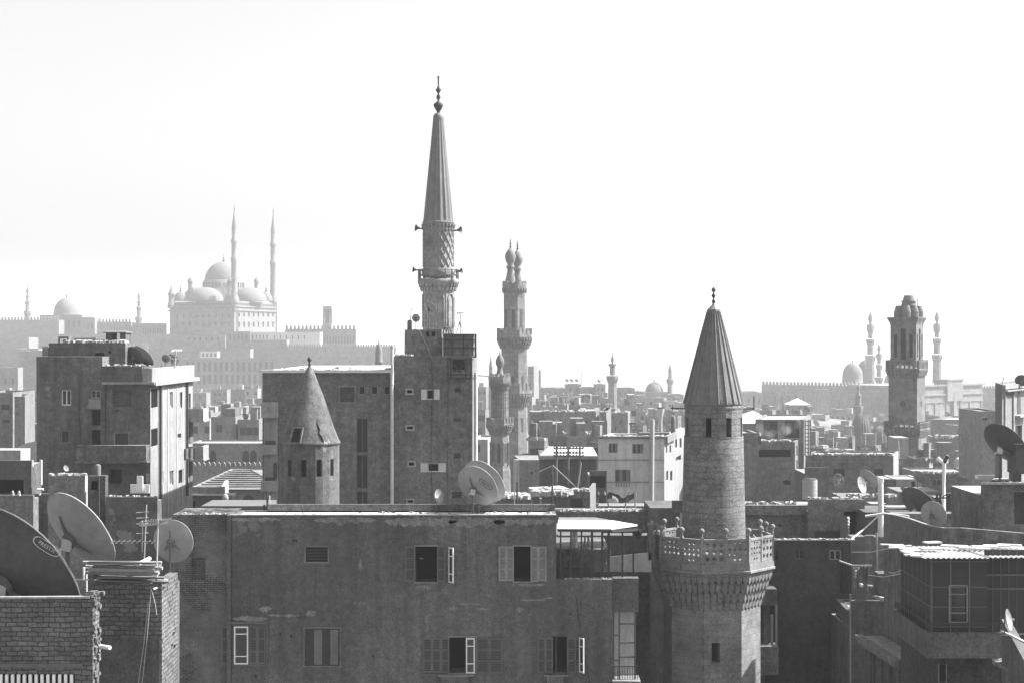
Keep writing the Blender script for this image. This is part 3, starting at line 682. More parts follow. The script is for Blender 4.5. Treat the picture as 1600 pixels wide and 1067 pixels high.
for px in (1446, 1460.5, 1478, 1500, 1514.5, 1533): c = MB(); s_ = f.s_at(px); fbox(c, f, s_-.45, s_+.45, of.z0+20, of.zt-8, 0, .5); of.part('pilaster', c, 'stone_pale')
far_block('hazy crenellated wall end between the ornate mosque front and the right-edge building', 1528, 1562, 606, YS+10, 'stone_far', 10, cren=4, name='mosque_wall', cat='wall')
def dome_obj(label, px, Y, r, yb, yt, ybase, mat='dome', fin=True, point=.7, basew=None, name='dome_tomb', ribs=0):
    rt = root(name, (X(px, Y), Y, Z(ybase, Y)), label, 'dome')
    b = MB(); prof = dome_prof(r, yb, yt, point, bulge=.04)
    b.lathe(X(px, Y), Y, pr(prof, Y), 28)
    d = b.build('dome', M[mat], rt)
    if ribs:
        q = MB()
        for k in range(ribs):
            a = 2*pi*k/ribs; q.tube([(X(px, Y)+rr*1.01*sin(a), Y-rr*1.01*cos(a), z) for rr, z in pr(prof, Y)], .02*r*Y/FPX+.03, 4, False)
        q.build('ribs', M[mat], d)
    lathe_px(px, Y, [(r*1.02, yb-1), (r*1.03, (yb+ybase)/2), (r*1.1, (yb+ybase)/2), (r*1.12, ybase)], 28).build('drum', M[mat], rt)
    if fin: lathe_px(px, Y, [(.5, yt+1), (1.1, yt-2), (.3, yt-3), (.2, yt-8)], 8).build('finial', M['iron'], rt)
    return rt
dome_obj('large plain dome rising behind the crenellated wall, left of the three clustered far minarets', 1332, YS+30, 15.5, 589, 566, 625)
dome_obj('plain dome half hidden behind the slim far minaret, right of the large plain dome', 1353, YS+70, 13, 580, 561, 625, fin=False)
dome_obj('partly hidden dome touching the left side of the belfry minaret', 1394, YS+60, 12, 597, 582, 625, fin=False)
dome_obj('pale dome peeping out left of the belfry stage of the square minaret', 1399, YS+90, 10, 572, 552, 600, fin=False)
def turkish(label, px, y0, Y, k=1., group='slim far minarets by the crenellated mosque'):
    y = lambda v: y0+v*k
    minaret('slim_far_minaret', label, px, Y, [
        ('finial', [(.2, y(0)), (.35, y(8)), (.8, y(9)), (.3, y(10))], 8, 0, 'iron'),
        ('bulb', [(.5, y(10)), (3.2*k, y(17)), (4*k, y(21)), (1.8*k, y(27)), (2.6*k, y(29))], 14, 0, 'stone_pale'),
        ('lantern', [(5.4*k, y(29)), (6.4*k, y(32)), (6.2*k, y(37)), (4.8*k, y(42)), (4.*k, y(43)), (4*k, y(51))], 8, .2, 'stone_pale'),
        ('upper_shaft', [(7.2*k, y(52)), (7.4*k, y(55)), (5.3*k, y(62)), (5.4*k, y(76))], 8, .2, 'stone_pale'),
        ('shaft', [(8.8*k, y(77)), (9*k, y(81)), (6.6*k, y(88)), (7.2*k, y(110)), (8*k, y(150))], 8, .2, 'stone_pale')], group)
turkish('tall slim far minaret with a bulb top, left of the belfry minaret', 1360, 478, YS+50)
turkish('shorter slim far minaret just right of the tall slim one', 1373.5, 529, YS+80, .78)
turkish('slim far minaret with a bulb top standing alone right of the belfry minaret', 1464, 477, YS-10)

# little dark minaret and half-sunlit domes in the mid distance
minaret('little_dark_minaret', 'little dark minaret standing before the crenellated wall, above the half-lit domes', 1341, 560, [
    ('finial', [(.2, 596), (.4, 599), (.7, 600), (.3, 601)], 8, 0, 'iron'), ('bulb', [(.5, 600), (2.6, 604), (2, 609), (1.5, 611), (4, 617)], 12, 0, 'stone_pale'),
    ('lantern', [(5.6, 617), (5.6, 619), (4.8, 620), (4.8, 633)], 8, .3, 'plas_mid'), ('shaft', [(8.4, 634), (8.4, 638), (6.6, 645), (7.6, 720)], 8, .3, 'plas_mid')])
dome_obj('tall pale ribbed dome sunlit on its right side, under the little dark minaret', 1346, 420, 16, 682, 645, 712, 'dome', False, 1., ribs=24)
dome_obj('smaller carved dome just left of the belfry minaret shaft', 1375, 430, 14, 688, 664, 712, 'dome', True, 1., ribs=18)

# birds-eye lived-in hill city: rows of houses, nearest rows last
LM = []
ORD = ['first', 'second', 'third', 'fourth', 'fifth', 'sixth', 'seventh', 'eighth', 'ninth', 'tenth', 'eleventh', 'twelfth', 'thirteenth', 'fourteenth', 'fifteenth', 'sixteenth', 'seventeenth', 'eighteenth', 'nineteenth', 'twentieth']
MATS = ['plas', 'plas_mid', 'plas_mid', 'plas_light', 'stone_far', 'brick_mid']
def row(desc, x0, x1, Y, ya, yb, wa, wb, seed, mats=None, win=True, jitter=30, clutter=.7, kind='house'):
    q = random.Random(seed); x = x0; i = 0; its = []
    while x < x1 and i < 20:
        w_ = q.uniform(wa, wb); its.append((x, min(x+w_, x1+6))); x += w_*q.uniform(.93, 1.12); i += 1
    for i, (a, b_) in enumerate(its):
        t = (a-x0)/max(1, x1-x0); yt = ya+(yb-ya)*t+q.uniform(-5, 6); YY = Y+q.uniform(-jitter, jitter)
        m = q.choice(mats or MATS); rot = q.uniform(.0, .35); s = (b_-a)
        turn = q.random() < .55; pts = [(a, YY+s/FPX*YY*.3), (b_-s*.22, YY), (b_, YY+s/FPX*YY*.5)] if turn else [(a, YY), (b_, YY)]
        ws = []
        if win:
            nr = 2 if s*YY/FPX > 4 else 1; nw = q.choice([2, 3]); ww = max(1.2, 1.1*FPX/YY)
            for r_ in range(nr):
                yy = yt+(r_+.45)*3.2*FPX/YY
                for c_ in range(nw):
                    if q.random() < .75: xx = a+(c_+.7)*(s*(.72 if turn else .95))/nw; ws.append((0, xx-ww/2, yy, xx+ww/2, yy+1.4*FPX/YY, 'far', .3))
        lab = f"{ORD[i]} house from the left in the {desc}"
        o = bld('town_house', lab, 'house', pts, yt, M[m], q.uniform(9, 15), q.choice([.4, .8]), wins=ws, roofmat=q.choice(['roof', 'roof', 'conc', 'roof_white']), group=f"houses in the {desc}", ztop=Z(yt, YY))
        if q.random() < .5:
            u0 = q.choice([0, .5]); p, p2, p3 = o.inside(u0+.02, .06), o.inside(u0+.46, .06), o.inside(u0+.46, .7); p4 = o.inside(u0+.02, .7); ub = MB(); ub.prism([(p.x, p.y), (p2.x, p2.y), (p3.x, p3.y), (p4.x, p4.y)], o.zr, o.zt+q.uniform(1., 2.6)); uf = o.part('upper_floor', ub, q.choice(mats or MATS))
        if q.random() < .4 and Y < 700:
            p = o.inside(q.uniform(.1, .9), .04); dz = YY/FPX*q.uniform(7, 13); n__ = NV((p.x/p.y)*FPX+800, q.uniform(.45, .8), q.uniform(20, 50))
            dish(f"small dish on {ORD[i]} house of the {desc}", (p.x/p.y)*FPX+800, 533.5-(o.zt+dz*.5-EYE)/p.y*FPX, p.y, dz/p.y*FPX, n__, q.choice(['dish', 'dish_mid', 'dish_dark']), zbase=o.zr, arm=False, foot=False, group='small dishes on the town roofs')
        # roof hut, part of the house
        if q.random() < clutter:
            u, v = q.uniform(.1, .6), q.uniform(.25, .6); p = o.inside(u, v); p2 = o.inside(u+.22, v+.3); hb = MB()
            hb.box(p.x, max(p2.x, p.x+1.8), p.y, max(p2.y, p.y+2), o.zr, o.zt+q.uniform(1., 2.4)); o.part('stair_hut', hb, q.choice(['plas_mid', 'plas_light', 'plas']))
        if q.random() < clutter:
            b = MB()
            for k in range(q.randint(14, 30)):
                p = o.inside(q.uniform(.05, .95), q.uniform(.03, .5)); sz = q.uniform(.2, .9)*q.choice([.5, 1, 1])
                b.obox((p.x, p.y, o.zr+sz*.3), sz*q.uniform(.6, 2), sz, sz*.6, Matrix.Rotation(q.uniform(0, 3), 3, 'Z'))
            for k in range(q.randint(0, 3)):
                p = o.inside(q.uniform(.05, .95), q.uniform(.03, .5)); b.tube([(p.x, p.y, o.zr), (p.x+q.uniform(-.2, .2), p.y, o.zt+q.uniform(1, 2.6))], .05+YY*.00012, 4)
            o.part('roof_junk', b, q.choice(['rubble', 'wood', 'plas_light'])).update_tag() if False else o.part('roof_junk', b, q.choice(['rubble', 'wood', 'plas_light']))
        its[i] = (a, b_, o, YY, yt)
    return its
row('hazy row below the left-edge hill houses', -30, 70, 560, 612, 608, 22, 34, 11)
row('uppermost hazy row below the barracks', 300, 432, 760, 612, 606, 22, 36, 12)
row('hazy row between the barracks and the arcaded courtyard', 296, 425, 560, 634, 630, 18, 40, 13)
row('rooftop row just above the arcaded courtyard wall', 298, 428, 330, 656, 652, 28, 44, 14, clutter=1)
row('hazy row right beside the big grey block', 738, 830, 640, 600, 622, 18, 28, 15)
row('second hazy row right of the big grey block', 738, 782, 420, 640, 655, 24, 30, 16)
row('top row of hillside houses below the ridge', 836, 1066, 700, 618, 628, 17, 30, 21)
row('middle row of hillside houses below the ridge', 832, 1066, 620, 628, 640, 18, 32, 22)
row('lower hillside row below the small grey dome', 980, 1070, 520, 645, 655, 18, 30, 23)
row('lowest row of hillside houses above the white-sided house', 984, 1068, 400, 668, 672, 18, 30, 24)
row('top hazy row below the crenellated mosque wall', 1160, 1400, 760, 648, 650, 18, 34, 31)
row('second hazy row below the crenellated mosque wall', 1160, 1400, 640, 660, 664, 20, 38, 32)
row('row just left of the ribbed dome', 1266, 1335, 480, 672, 676, 22, 34, 33)
row('row just above the long dark block', 1262, 1400, 300, 698, 696, 26, 40, 34, clutter=1)
row('top row below the ornate mosque front', 1440, 1560, 640, 652, 656, 20, 34, 35)
MD = ['plas', 'plas_mid', 'plas', 'brick_mid', 'plas_light']
CB = [(828, 850, 644, 352, 'plas', None, 'narrow dark block just right of the two-bulb minaret, below the ridge'), (851, 898, 643, 345, 'plas', None, 'wide flat dark block with a small pale patch, right of the two-bulb minaret'),
 (900, 931, 643, 350, 'plas', (937, 372), 'flat dark block with one small pale window and a bright right edge'), (938, 947, 644, 346, 'plas', (955, 372), 'very narrow dark block with a wide sunlit right side'),
 (957, 981, 645, 340, 'plas', (985, 352), 'square dark block left of the lamp post on the pale house roof'), (903, 922, 617, 470, 'brick_mid', (925, 482), 'dark cube-shaped house rising above the wide flat dark block'),
 (829, 846, 672, 300, 'plas', (857, 318), 'dark house corner with a pale sunlit side below the two-bulb minaret balcony'), (912, 936, 678, 290, 'plas', None, 'dark lower block behind the left end of the pale house')]
for i, (x0, x1, yt, YY, m, side, lab) in enumerate(CB):
    o = far_block(lab, x0, x1, yt, YY, m, 11, side=side, wins=[(0, x0+(x1-x0)*.5, yt+12, x0+(x1-x0)*.5+3, yt+17, 'far', .3)] + ([(0, x0+3, yt+22, x0+6, yt+27, 'far', .3)] if x1-x0 > 20 else []), name='town_house', cat='house', ph=.3)
    rubble('thin line of debris on the roof of the '+['narrow block by the two-bulb minaret', 'wide flat dark block', 'block with the bright right edge', 'very narrow dark block', 'square dark block', 'cube-shaped house', 'house corner below the balcony', 'lower block behind the pale house'][i], o.F[0], o.zt, 26, 1.2, .5, 100+i)
row('row on the slope behind the dark blocks', 850, 990, 430, 634, 636, 16, 30, 51, ['plas_mid', 'plas_light', 'brick_mid'], clutter=1, jitter=10)
minaret('pointed_far_minaret', 'tiny far minaret with a pointed cap, left of the small ribbed minaret', 767, 640, [('spire', [(.2, 554), (3.2, 572), (3.4, 573)], 10, 0, 'stone_far'), ('shaft', [(3, 573), (3.2, 588), (4.4, 589), (4.2, 593), (3.6, 594), (3.8, 640)], 8, 0, 'stone_far')])
hh = far_block('little house with a white hipped roof in front of the crenellated mosque wall', 1234, 1264, 632, 610, 'stone_far', 9, name='hip_roof_house', cat='house', ph=0, wins=rows(0, 1236, 1262, 3, 2.5, 636, 641))
b = MB(); p = hh.poly; c_ = hh.inside(.5, .5); e_ = [(c_+(q__-c_)*1.15) for q__ in p]; b.add([(q__.x, q__.y, hh.zt) for q__ in e_]+[(c_.x, c_.y, hh.zt+2.2)], [(0, 1, 4), (1, 2, 4), (2, 3, 4), (3, 0, 4)]); hh.part('hip_roof', b, 'roof_white')
row('cluttered row just behind the long shed', 826, 938, 240, 678, 684, 20, 32, 52, MD, clutter=1, jitter=8)
row('dark row between smoky house and ribbed dome', 1262, 1330, 380, 684, 682, 20, 30, 53, MD, clutter=1, jitter=10)
row('cluttered row at the belfry minaret foot', 1404, 1470, 220, 716, 722, 20, 30, 54, MD, clutter=1, jitter=8)
row('low row just above the white pyramid roof', 1150, 1262, 520, 640, 646, 16, 26, 55, clutter=1, jitter=12)
row('dark roofs on the slope under the ridge minaret', 900, 1066, 560, 650, 652, 15, 24, 56, MD, clutter=1, jitter=12)
row('jumbled roofs between the arcaded courtyard and the hillside', 300, 412, 420, 644, 648, 16, 28, 57, MD, clutter=1, jitter=10)
row('third row below the ornate mosque front', 1450, 1545, 300, 716, 722, 24, 36, 36, clutter=1)
# ================================================================ middle distance
def facedrum(name, parent, cx, cy, r, n, rot, z0, z1, mat, holes=(), depth=.3, taper=1.):
    """faceted drum with real slit openings: holes = [(facet, z0, z1, width)]"""
    mb = MB(); F = npoly_faces(cx, cy, r, n, rot)
    for i, f in enumerate(F):
        facegrid(mb, f, z0, z1, [(f.L/2-w_/2, f.L/2+w_/2, a, b, depth) for k, a, b, w_ in holes if k == i])
    o = mb.build(name, M[mat], parent)
    for k, a, b, w_ in holes:
        f = F[k]; q = MB(); fbox(q, f, f.L/2-w_/2-.02, f.L/2+w_/2+.02, a-.02, b+.02, -depth-.03, -depth+.001); q.build('window', M['void'], parent)
    return F
def facet_for(n, rot, px_off_over_r):
    a = math.asin(max(-1, min(1, px_off_over_r))); k = (a-rot)/(2*pi/n)-.5; return int(round(k)) % n

# ---- tall central minaret with needle spire (behind the grey block)
YD = 130; cD = (X(685, YD), YD)
rt = root('needle_minaret', (cD[0], cD[1], ground(*cD)), 'tallest central minaret with long ribbed needle spire and latticed drum', 'minaret')
lathe_px(685, YD, [(1, 119), (1.6, 121), (1, 127), (1.4, 131), (.8, 133), (2.2, 138), (4.6, 141), (2.2, 145), (1.2, 147), (3.2, 151), (3.4, 153), (1.4, 157), (2, 159), (7.2, 163), (7.6, 166), (5, 171), (2.5, 175), (3, 178)], 20).build('finial', M['iron'], rt)
lathe_px(685, YD, [(3, 177), (5.5, 178), (8.2, 182), (8.4, 189), (7.8, 190)], 20).build('cap', M['lead'], rt)
b = MB(); V = []; n = 32; prof = pr([(8.6, 188), (12, 225), (23.6, 343), (24.2, 346), (22, 347)], YD)
for r_, z_ in prof:
    for k in range(n):
        a = 2*pi*k/n; rr = r_*(1 if k % 2 else .93); V.append((cD[0]+rr*sin(a), cD[1]-rr*cos(a), z_))
b.add(V, [(i*n+k, i*n+k+n, i*n+(k+1) % n+n, i*n+(k+1) % n) for i in range(len(prof)-1) for k in range(n)]); b.build('spire', M['lead'], rt)
lathe_px(685, YD, [(21, 346), (25, 347), (25.4, 349), (23, 351), (23.4, 360), (23.6, 420), (25.5, 421), (26, 426), (25.5, 432), (24, 434)], 40).build('drum', M['stone'], rt)
b = MB(); r0 = 23.7*YD/FPX
for sgn in (-1, 1):
    for k in range(16):
        b.tube([(cD[0]+r0*sin(2*pi*k/16+sgn*t*1.15), cD[1]-r0*cos(2*pi*k/16+sgn*t*1.15), Z(418-t*54, YD)) for t in [j/9 for j in range(10)]], .05, 4, False)
b.build('lattice_relief', M['stone'], rt)
b = MB()
for (z0, z1, rr, dd, nn) in ((364, 358, 25, 3, 26), (358, 351, 26.6, 3.5, 26)): ring_teeth(b, *cD, rr*YD/FPX, Z(z0, YD), Z(z1, YD), nn, dd*YD/FPX)
b.build('upper_stalactites', M['stone'], rt)
b = MB(); lathe_px(685, YD, [(31, 436), (32.5, 438), (32.5, 443), (30, 445), (27, 450), (25.5, 456)], 32, mb=b)
for (z0, z1, rr, dd) in ((456, 449, 29, 4), (450, 442, 31.5, 4)): ring_teeth(b, *cD, rr*YD/FPX, Z(z0, YD), Z(z1, YD), 28, dd*YD/FPX)
b.build('balcony', M['stone'], rt)
b = MB()
for k in range(16):
    a = 2*pi*k/16; x_, y_ = cD[0]+31*YD/FPX*sin(a), cD[1]-31*YD/FPX*cos(a); b.tube([(x_, y_, Z(437, YD)), (x_, y_, Z(421, YD))], .05, 5)
for yy in (422, 430): b.tube([(cD[0]+31*YD/FPX*sin(2*pi*k/24), cD[1]-31*YD/FPX*cos(2*pi*k/24), Z(yy, YD)) for k in range(25)], .035, 4, False)
b.build('balcony_rail', M['mast'], rt)
lathe_px(685, YD, [(25, 455), (25.5, 462), (26, 640)], 8, pi/8+.15, False).build('shaft', M['stone'], rt)
b = MB(); F8 = npoly_faces(cD[0], cD[1], 26*YD/FPX, 8, pi/8+.15)
for f in F8:
    for z in (0,):
        pts = arch_pts(f.L*.62, 2.5); b.tube([f.p(f.L/2+x*1., Z(512, YD)+y, .0) for x, y in pts[1:-1]]+[f.p(f.L/2+pts[0][0], Z(512, YD), 0)], .06, 5)
        arch_panel(b, f, f.L/2, Z(512, YD), f.L*.4, 2.1, -.3, .015)
b.build('arch_moulding', M['stone'], rt)
def horn(label, px, py, Y, dirx, L=.55, group='loudspeakers on the minarets', n=None):
    c = P(px, py, Y); d = Vector((dirx, -.35, .1)).normalized() if n is None else Vector(n).normalized()
    r2 = root('loudspeaker', c, label, 'loudspeaker', group)
    b = MB(); b.tube([c-d*L*.5, c-d*L*.2, c+d*L*.2, c+d*L*.42, c+d*L*.5], [L*.12, L*.09, L*.2, L*.4, L*.48], 12, False); b.tube([c-d*L*.5, c+d*L*.1], L*.1, 8); b.build('horn', M['speaker'], r2)
    b = MB(); b.tube([c-d*L*.35, c-d*L*.35-Vector((dirx*.5, 0, .1))*.6], .03, 5); b.build('bracket', M['mast'], r2)
horn('grey loudspeaker at the upper left of the central needle minaret', 655, 357, YD-1, -1)
horn('grey loudspeaker at the upper right of the central needle minaret', 715, 360, YD-1, 1)
horn('grey loudspeaker on a post left of the balcony of the central needle minaret', 650, 422, YD-1, -1, .45)
horn('grey loudspeaker on a post right of the balcony of the central needle minaret', 717, 424, YD-1, 1, .45)

# ---- two-finial minaret
YE = 330; cE = (X(804, YE), YE)
rE = root('twin_bulb_minaret', (cE[0], cE[1], ground(*cE)), 'tall hazy minaret topped by two bulbs side by side, right of the grey block', 'minaret')
for px, yy, dy, nm in ((797.5, YE-.8, 0, 0), (808.5, YE+1.2, 3, 0)):
    lathe_px(px, yy, [(.5, 374+dy), (1, 380+dy), (1.6, 382+dy), (.7, 384+dy), (2, 386+dy), (.8, 389+dy)], 10).build('finial', M['iron'], rE)
    lathe_px(px, yy, [(1, 388+dy), (5, 392+dy), (8, 398+dy), (8.4, 403+dy), (6.5, 410+dy), (4.2, 414+dy), (6.3, 416+dy), (6.2, 419+dy), (4.4, 422+dy), (6, 430+dy), (7.8, 438+dy), (8.2, 444)], 20).build('bulb', M['stone_pale'], rE)
RE = .27
b = MB(); b.lathe(*cE, pr([(17.6, 446), (17.8, 517)], YE), 8, RE, False); b.build('upper_shaft', M['stone_far'], rE)
F8 = npoly_faces(cE[0], cE[1], 17.8*YE/FPX, 8, RE); b = MB()
for f in F8:
    fbox(b, f, f.L*.32, f.L*.68, Z(512, YE), Z(484, YE), -.3, .02)
b.build('slit_windows', M['glass_far'], rE)
b = MB(); b.lathe(*cE, pr([(19.5, 443), (20, 447), (19.6, 451), (17.5, 457)], YE), 8, RE, False)
ring_teeth(b, *cE, 20*YE/FPX, Z(459, YE), Z(451, YE), 24, .5)
for f in npoly_faces(cE[0], cE[1], 20*YE/FPX, 8, RE): crenel(b, f, Z(445, YE), .9, .7, .55, .2)
b.build('upper_gallery', M['stone_far'], rE)
def gallery(cx, cy, Y, yt, yb, rt_, r0, r1, rot, par, mat='stone_far', n=8, posts=True):
    """stalactite balcony: rail y yt, floor y yt+?, tapering down to yb"""
    b = MB(); h = (yb-yt); b.lathe(cx, cy, pr([(rt_, yt+h*.3), (rt_, yt+h*.42), (rt_*.94, yt+h*.5), (r1, yb)], Y), n, rot, False)
    for k, (u, v) in enumerate(((.45, .66), (.62, .82), (.78, .98))):
        rr = rt_*(1-.0)-(rt_-r1)*(u-.4)/.6; ring_teeth(b, cx, cy, rr*Y/FPX, Z(yt+h*v, Y), Z(yt+h*u, Y), n*4, (rt_-r1)*.4*Y/FPX, rot)
    b.build('balcony', M[mat], par)
    b = MB()
    for f in npoly_faces(cx, cy, rt_*Y/FPX, n, rot):
        fbox(b, f, 0, f.L, Z(yt+h*.3, Y), Z(yt+h*.1, Y), -.25, -.08)
        for s in (0, .33, .66): fbox(b, f, s*f.L, s*f.L+.2, Z(yt+h*.3, Y), Z(yt, Y), -.28, 0)
    b.build('balcony_rail', M[mat], par)
gallery(cE[0], cE[1], YE, 513, 546, 29, 17, 21.5, RE, rE)
b = MB(); b.lathe(*cE, pr([(21.5, 545), (22, 610)], YE), 8, RE, False); b.build('middle_shaft', M['stone_far'], rE)
gallery(cE[0], cE[1], YE, 598, 636, 28.5, 17, 20.5, RE, rE)
b = MB(); b.lathe(*cE, pr([(20.5, 634), (22, 690), (22.5, 790)], YE), 8, RE, False); b.build('lower_shaft', M['stone_far'], rE)
b = MB()
for f in npoly_faces(cE[0], cE[1], 21.3*YE/FPX, 8, RE): fbox(b, f, f.L*.38, f.L*.62, Z(682, YE), Z(652, YE), -.4, .03)
for f in npoly_faces(cE[0], cE[1], 21.9*YE/FPX, 8, RE): arch_panel(b, f, f.L*.5, Z(598, YE), .6, 1.4, -.3, .02)
b.build('slit_windows', M['glass_far'], rE)
bld('minaret_plinth', 'pale sloping stone plinth under the two-bulb minaret', 'plinth', [(795, 300), (838, 298)], 712, M['stone_pale'], 12, .2)

# ---- small ribbed minaret in front of it
YF = 230; cF = (X(781, YF), YF); RF = .3
rF = root('small_ribbed_minaret', (cF[0], cF[1], ground(*cF)), 'small minaret with one bulb and patterned drum, just right of the grey block', 'minaret')
lathe_px(781, YF, [(.4, 548), (1.1, 552), (.5, 554)], 8).build('finial', M['iron'], rF)
lathe_px(781, YF, [(.8, 552), (4, 556), (6.8, 563), (6.6, 568), (4.6, 573), (4, 575), (5.4, 583), (10, 587), (12, 589)], 22).build('bulb', M['dome'], rF)
b = MB(); b.lathe(*cF, pr([(14, 586), (17, 588), (17.3, 597), (15.5, 601), (13.2, 610)], YF), 8, RF, False)
for (u, v, rr) in ((611, 603, 15), (604, 597, 17)): ring_teeth(b, *cF, rr*YF/FPX, Z(u, YF), Z(v, YF), 32, .25)
for f in npoly_faces(cF[0], cF[1], 17.3*YF/FPX, 8, RF): crenel(b, f, Z(588, YF), .5, .45, .5, .15)
b.build('upper_gallery', M['stone_far'], rF)
b = MB(); b.lathe(*cF, pr([(13, 609), (13.4, 655)], YF), 24)
q = MB(); r0 = 13.3*YF/FPX
for k in range(24):
    a = 2*pi*k/24; q.tube([(cF[0]+r0*sin(a), cF[1]-r0*cos(a), Z(612, YF)), (cF[0]+r0*sin(a), cF[1]-r0*cos(a), Z(652, YF))], .035, 4, False)
for yy in range(614, 653, 5): q.tube([(cF[0]+r0*sin(2*pi*k/24), cF[1]-r0*cos(2*pi*k/24), Z(yy, YF)) for k in range(25)], .035, 4, False)
dr = b.build('drum', M['stone_pale'], rF); q.build('relief_grid', M['stone_pale'], dr)
gallery(cF[0], cF[1], YF, 652, 678, 22.5, 13, 15, RF, rF, 'stone_far')
b = MB(); b.lathe(*cF, pr([(15, 676), (15.6, 730), (17, 735), (18, 800)], YF), 8, RF, False); b.build('shaft', M['stone_far'], rF)
b = MB()
for f in npoly_faces(cF[0], cF[1], 15.2*YF/FPX, 8, RF): arch_panel(b, f, f.L*.5, Z(722, YF), .42, 2.6, -.3, .03)
b.build('arch_windows', M['glass_far'], rF)
b = MB()
for f in npoly_faces(cF[0], cF[1], 15.6*YF/FPX, 8, RF):
    for s in (.1, .9): b.tube([f.p(f.L*s, Z(726, YF), .03), f.p(f.L*s, Z(690, YF), .03)], .06, 5)
b.build('colonnettes', M['stone_pale'], rF)

# ---- square belfry minaret on the right
YB = 250; cB = (X(1417, YB), YB); RB = pi/4-R(29)
rB = root('belfry_minaret', (cB[0], cB[1], ground(*cB)), 'square brick-brown minaret with arched belfry and clustered jar-shaped tops, at right', 'minaret')
def sqr(k): return k*YB/FPX
b = MB(); b.lathe(X(1420, YB), YB, pr([(7, 462), (7.4, 463), (10, 471), (11.6, 477), (12, 480), (10.5, 483), (9, 490), (9, 498)], YB), 24); b.lathe(X(1420, YB), YB, pr([(12.2, 470.5), (12.2, 472)], YB), 24); b.build('jar_top', M['dome'], rB)
for dx, dy in ((-14.5, -.2), (-3, -1.4), (9, -1.1), (16.5, .6), (3, 1.5)):
    b = MB(); b.lathe(X(1419+dx, YB+dy), YB+dy, pr([(4.5, 478), (5, 479), (7.4, 487), (7.8, 493), (7.6, 499)], YB), 18); b.lathe(X(1419+dx, YB+dy), YB+dy, pr([(7.9, 488), (7.9, 489)], YB), 18); b.build('jar_top', M['dome'], rB)
b = MB(); b.tube([(X(1434, YB), YB, Z(500, YB)), (X(1434, YB), YB, Z(466, YB))], .06, 5); b.build('lightning_rod', M['iron'], rB)
s2 = 2**.5
def sq(rs, y0, y1, nm, mat='stone_dark', holes=None):
    """square stage, half width rs px"""
    b = MB(); F = npoly_faces(cB[0], cB[1], sqr(rs*s2), 4, RB)
    z0, z1 = Z(y1, YB), Z(y0, YB)
    for f in F: facegrid(b, f, z0, z1, [(f.L*u-w_/2, f.L*u+w_/2, Z(b1, YB), Z(b0, YB), .9) for u, w_, b0, b1 in (holes or [])])
    b.add([(f.a.x, f.a.y, z1) for f in F], [(0, 1, 2, 3)])
    return b.build(nm, M[mat], rB), F
_, FF = sq(20.3, 503, 570, 'belfry_stage', 'stone_dark', [(.2, .5, 523, 558), (.5, .75, 514, 562), (.8, .5, 523, 558)])
b = MB(); b.add([(p.x, p.y, Z(568, YB)) for p in polyring(cB[0], cB[1], sqr(17.5*s2), 4, RB)]+[(p.x, p.y, Z(505, YB)) for p in polyring(cB[0], cB[1], sqr(17.5*s2), 4, RB)], [(i, (i+1) % 4, 4+(i+1) % 4, 4+i) for i in range(4)]); b.build('belfry_core', M['void'], rB)
b = MB(); b.lathe(*cB, pr([(20*s2, 509), (21.5*s2, 504), (24.5*s2, 498), (24.5*s2, 496)], YB), 4, RB, False); b.build('cornice', M['stone_dark'], rB)
def sqbal(yt, yf, yb, ro, ri):
    b = MB(); b.lathe(*cB, pr([(ro*s2, yf), (ro*s2, yf+2), (ri*s2, yb)], YB), 4, RB, False)
    for k in range(3):
        rr = ro-(ro-ri)*(k+.6)/3.6
        for f in npoly_faces(cB[0], cB[1], sqr(rr*s2), 4, RB):
            n = 9
            for j in range(n): fbox(b, f, f.L*(j+.2)/n, f.L*(j+.8)/n, Z(yf+2+(yb-yf)*(k+1)/3.4, YB), Z(yf+2+(yb-yf)*k/3.4, YB), -.2, .14)
    b.build('balcony', M['stone_dark'], rB); b = MB()
    for f in npoly_faces(cB[0], cB[1], sqr(ro*s2), 4, RB):
        n = 7
        for j in range(n+1): fbox(b, f, f.L*j/n-(.12 if j else 0), f.L*j/n+(.12 if j < n else 0), Z(yf, YB), Z(yt, YB), -.2, 0)
        for j in range(n*4): fbox(b, f, f.L*(j+.3)/(n*4), f.L*(j+.7)/(n*4), Z(yf-1, YB), Z(yt+3, YB), -.13, -.07)
        fbox(b, f, .12, f.L-.12, Z(yt+3, YB), Z(yt+1.5, YB), -.18, -.02)
    b.build('balcony_rail', M['stone_dark'], rB)
sqbal(562, 575, 586, 26.3, 22.5)
sq(22.5, 584, 662, 'middle_stage')
b = MB(); f = npoly_faces(cB[0], cB[1], sqr(22.5*s2), 4, RB)[0]
for k in (0, 1):
    f = npoly_faces(cB[0], cB[1], sqr(22.5*s2), 4, RB)[k-1 if k == 0 else 0]
    b = MB(); b.tube([f.p(f.L/2, Z(630, YB), -.3), f.p(f.L/2, Z(630, YB), .02)], .45, 16); b.build('round_window', M['glass_far'], rB)
sqbal(657, 668, 680, 28.5, 24)
sq(24.5, 678, 860, 'lower_stage', 'stone_dark')
b = MB()
for f in npoly_faces(cB[0], cB[1], sqr(24.5*s2), 4, RB): arch_panel(b, f, f.L*.5, Z(745, YB), .7, 4.6, -.3, .03)
b.build('slit_window', M['glass_far'], rB)

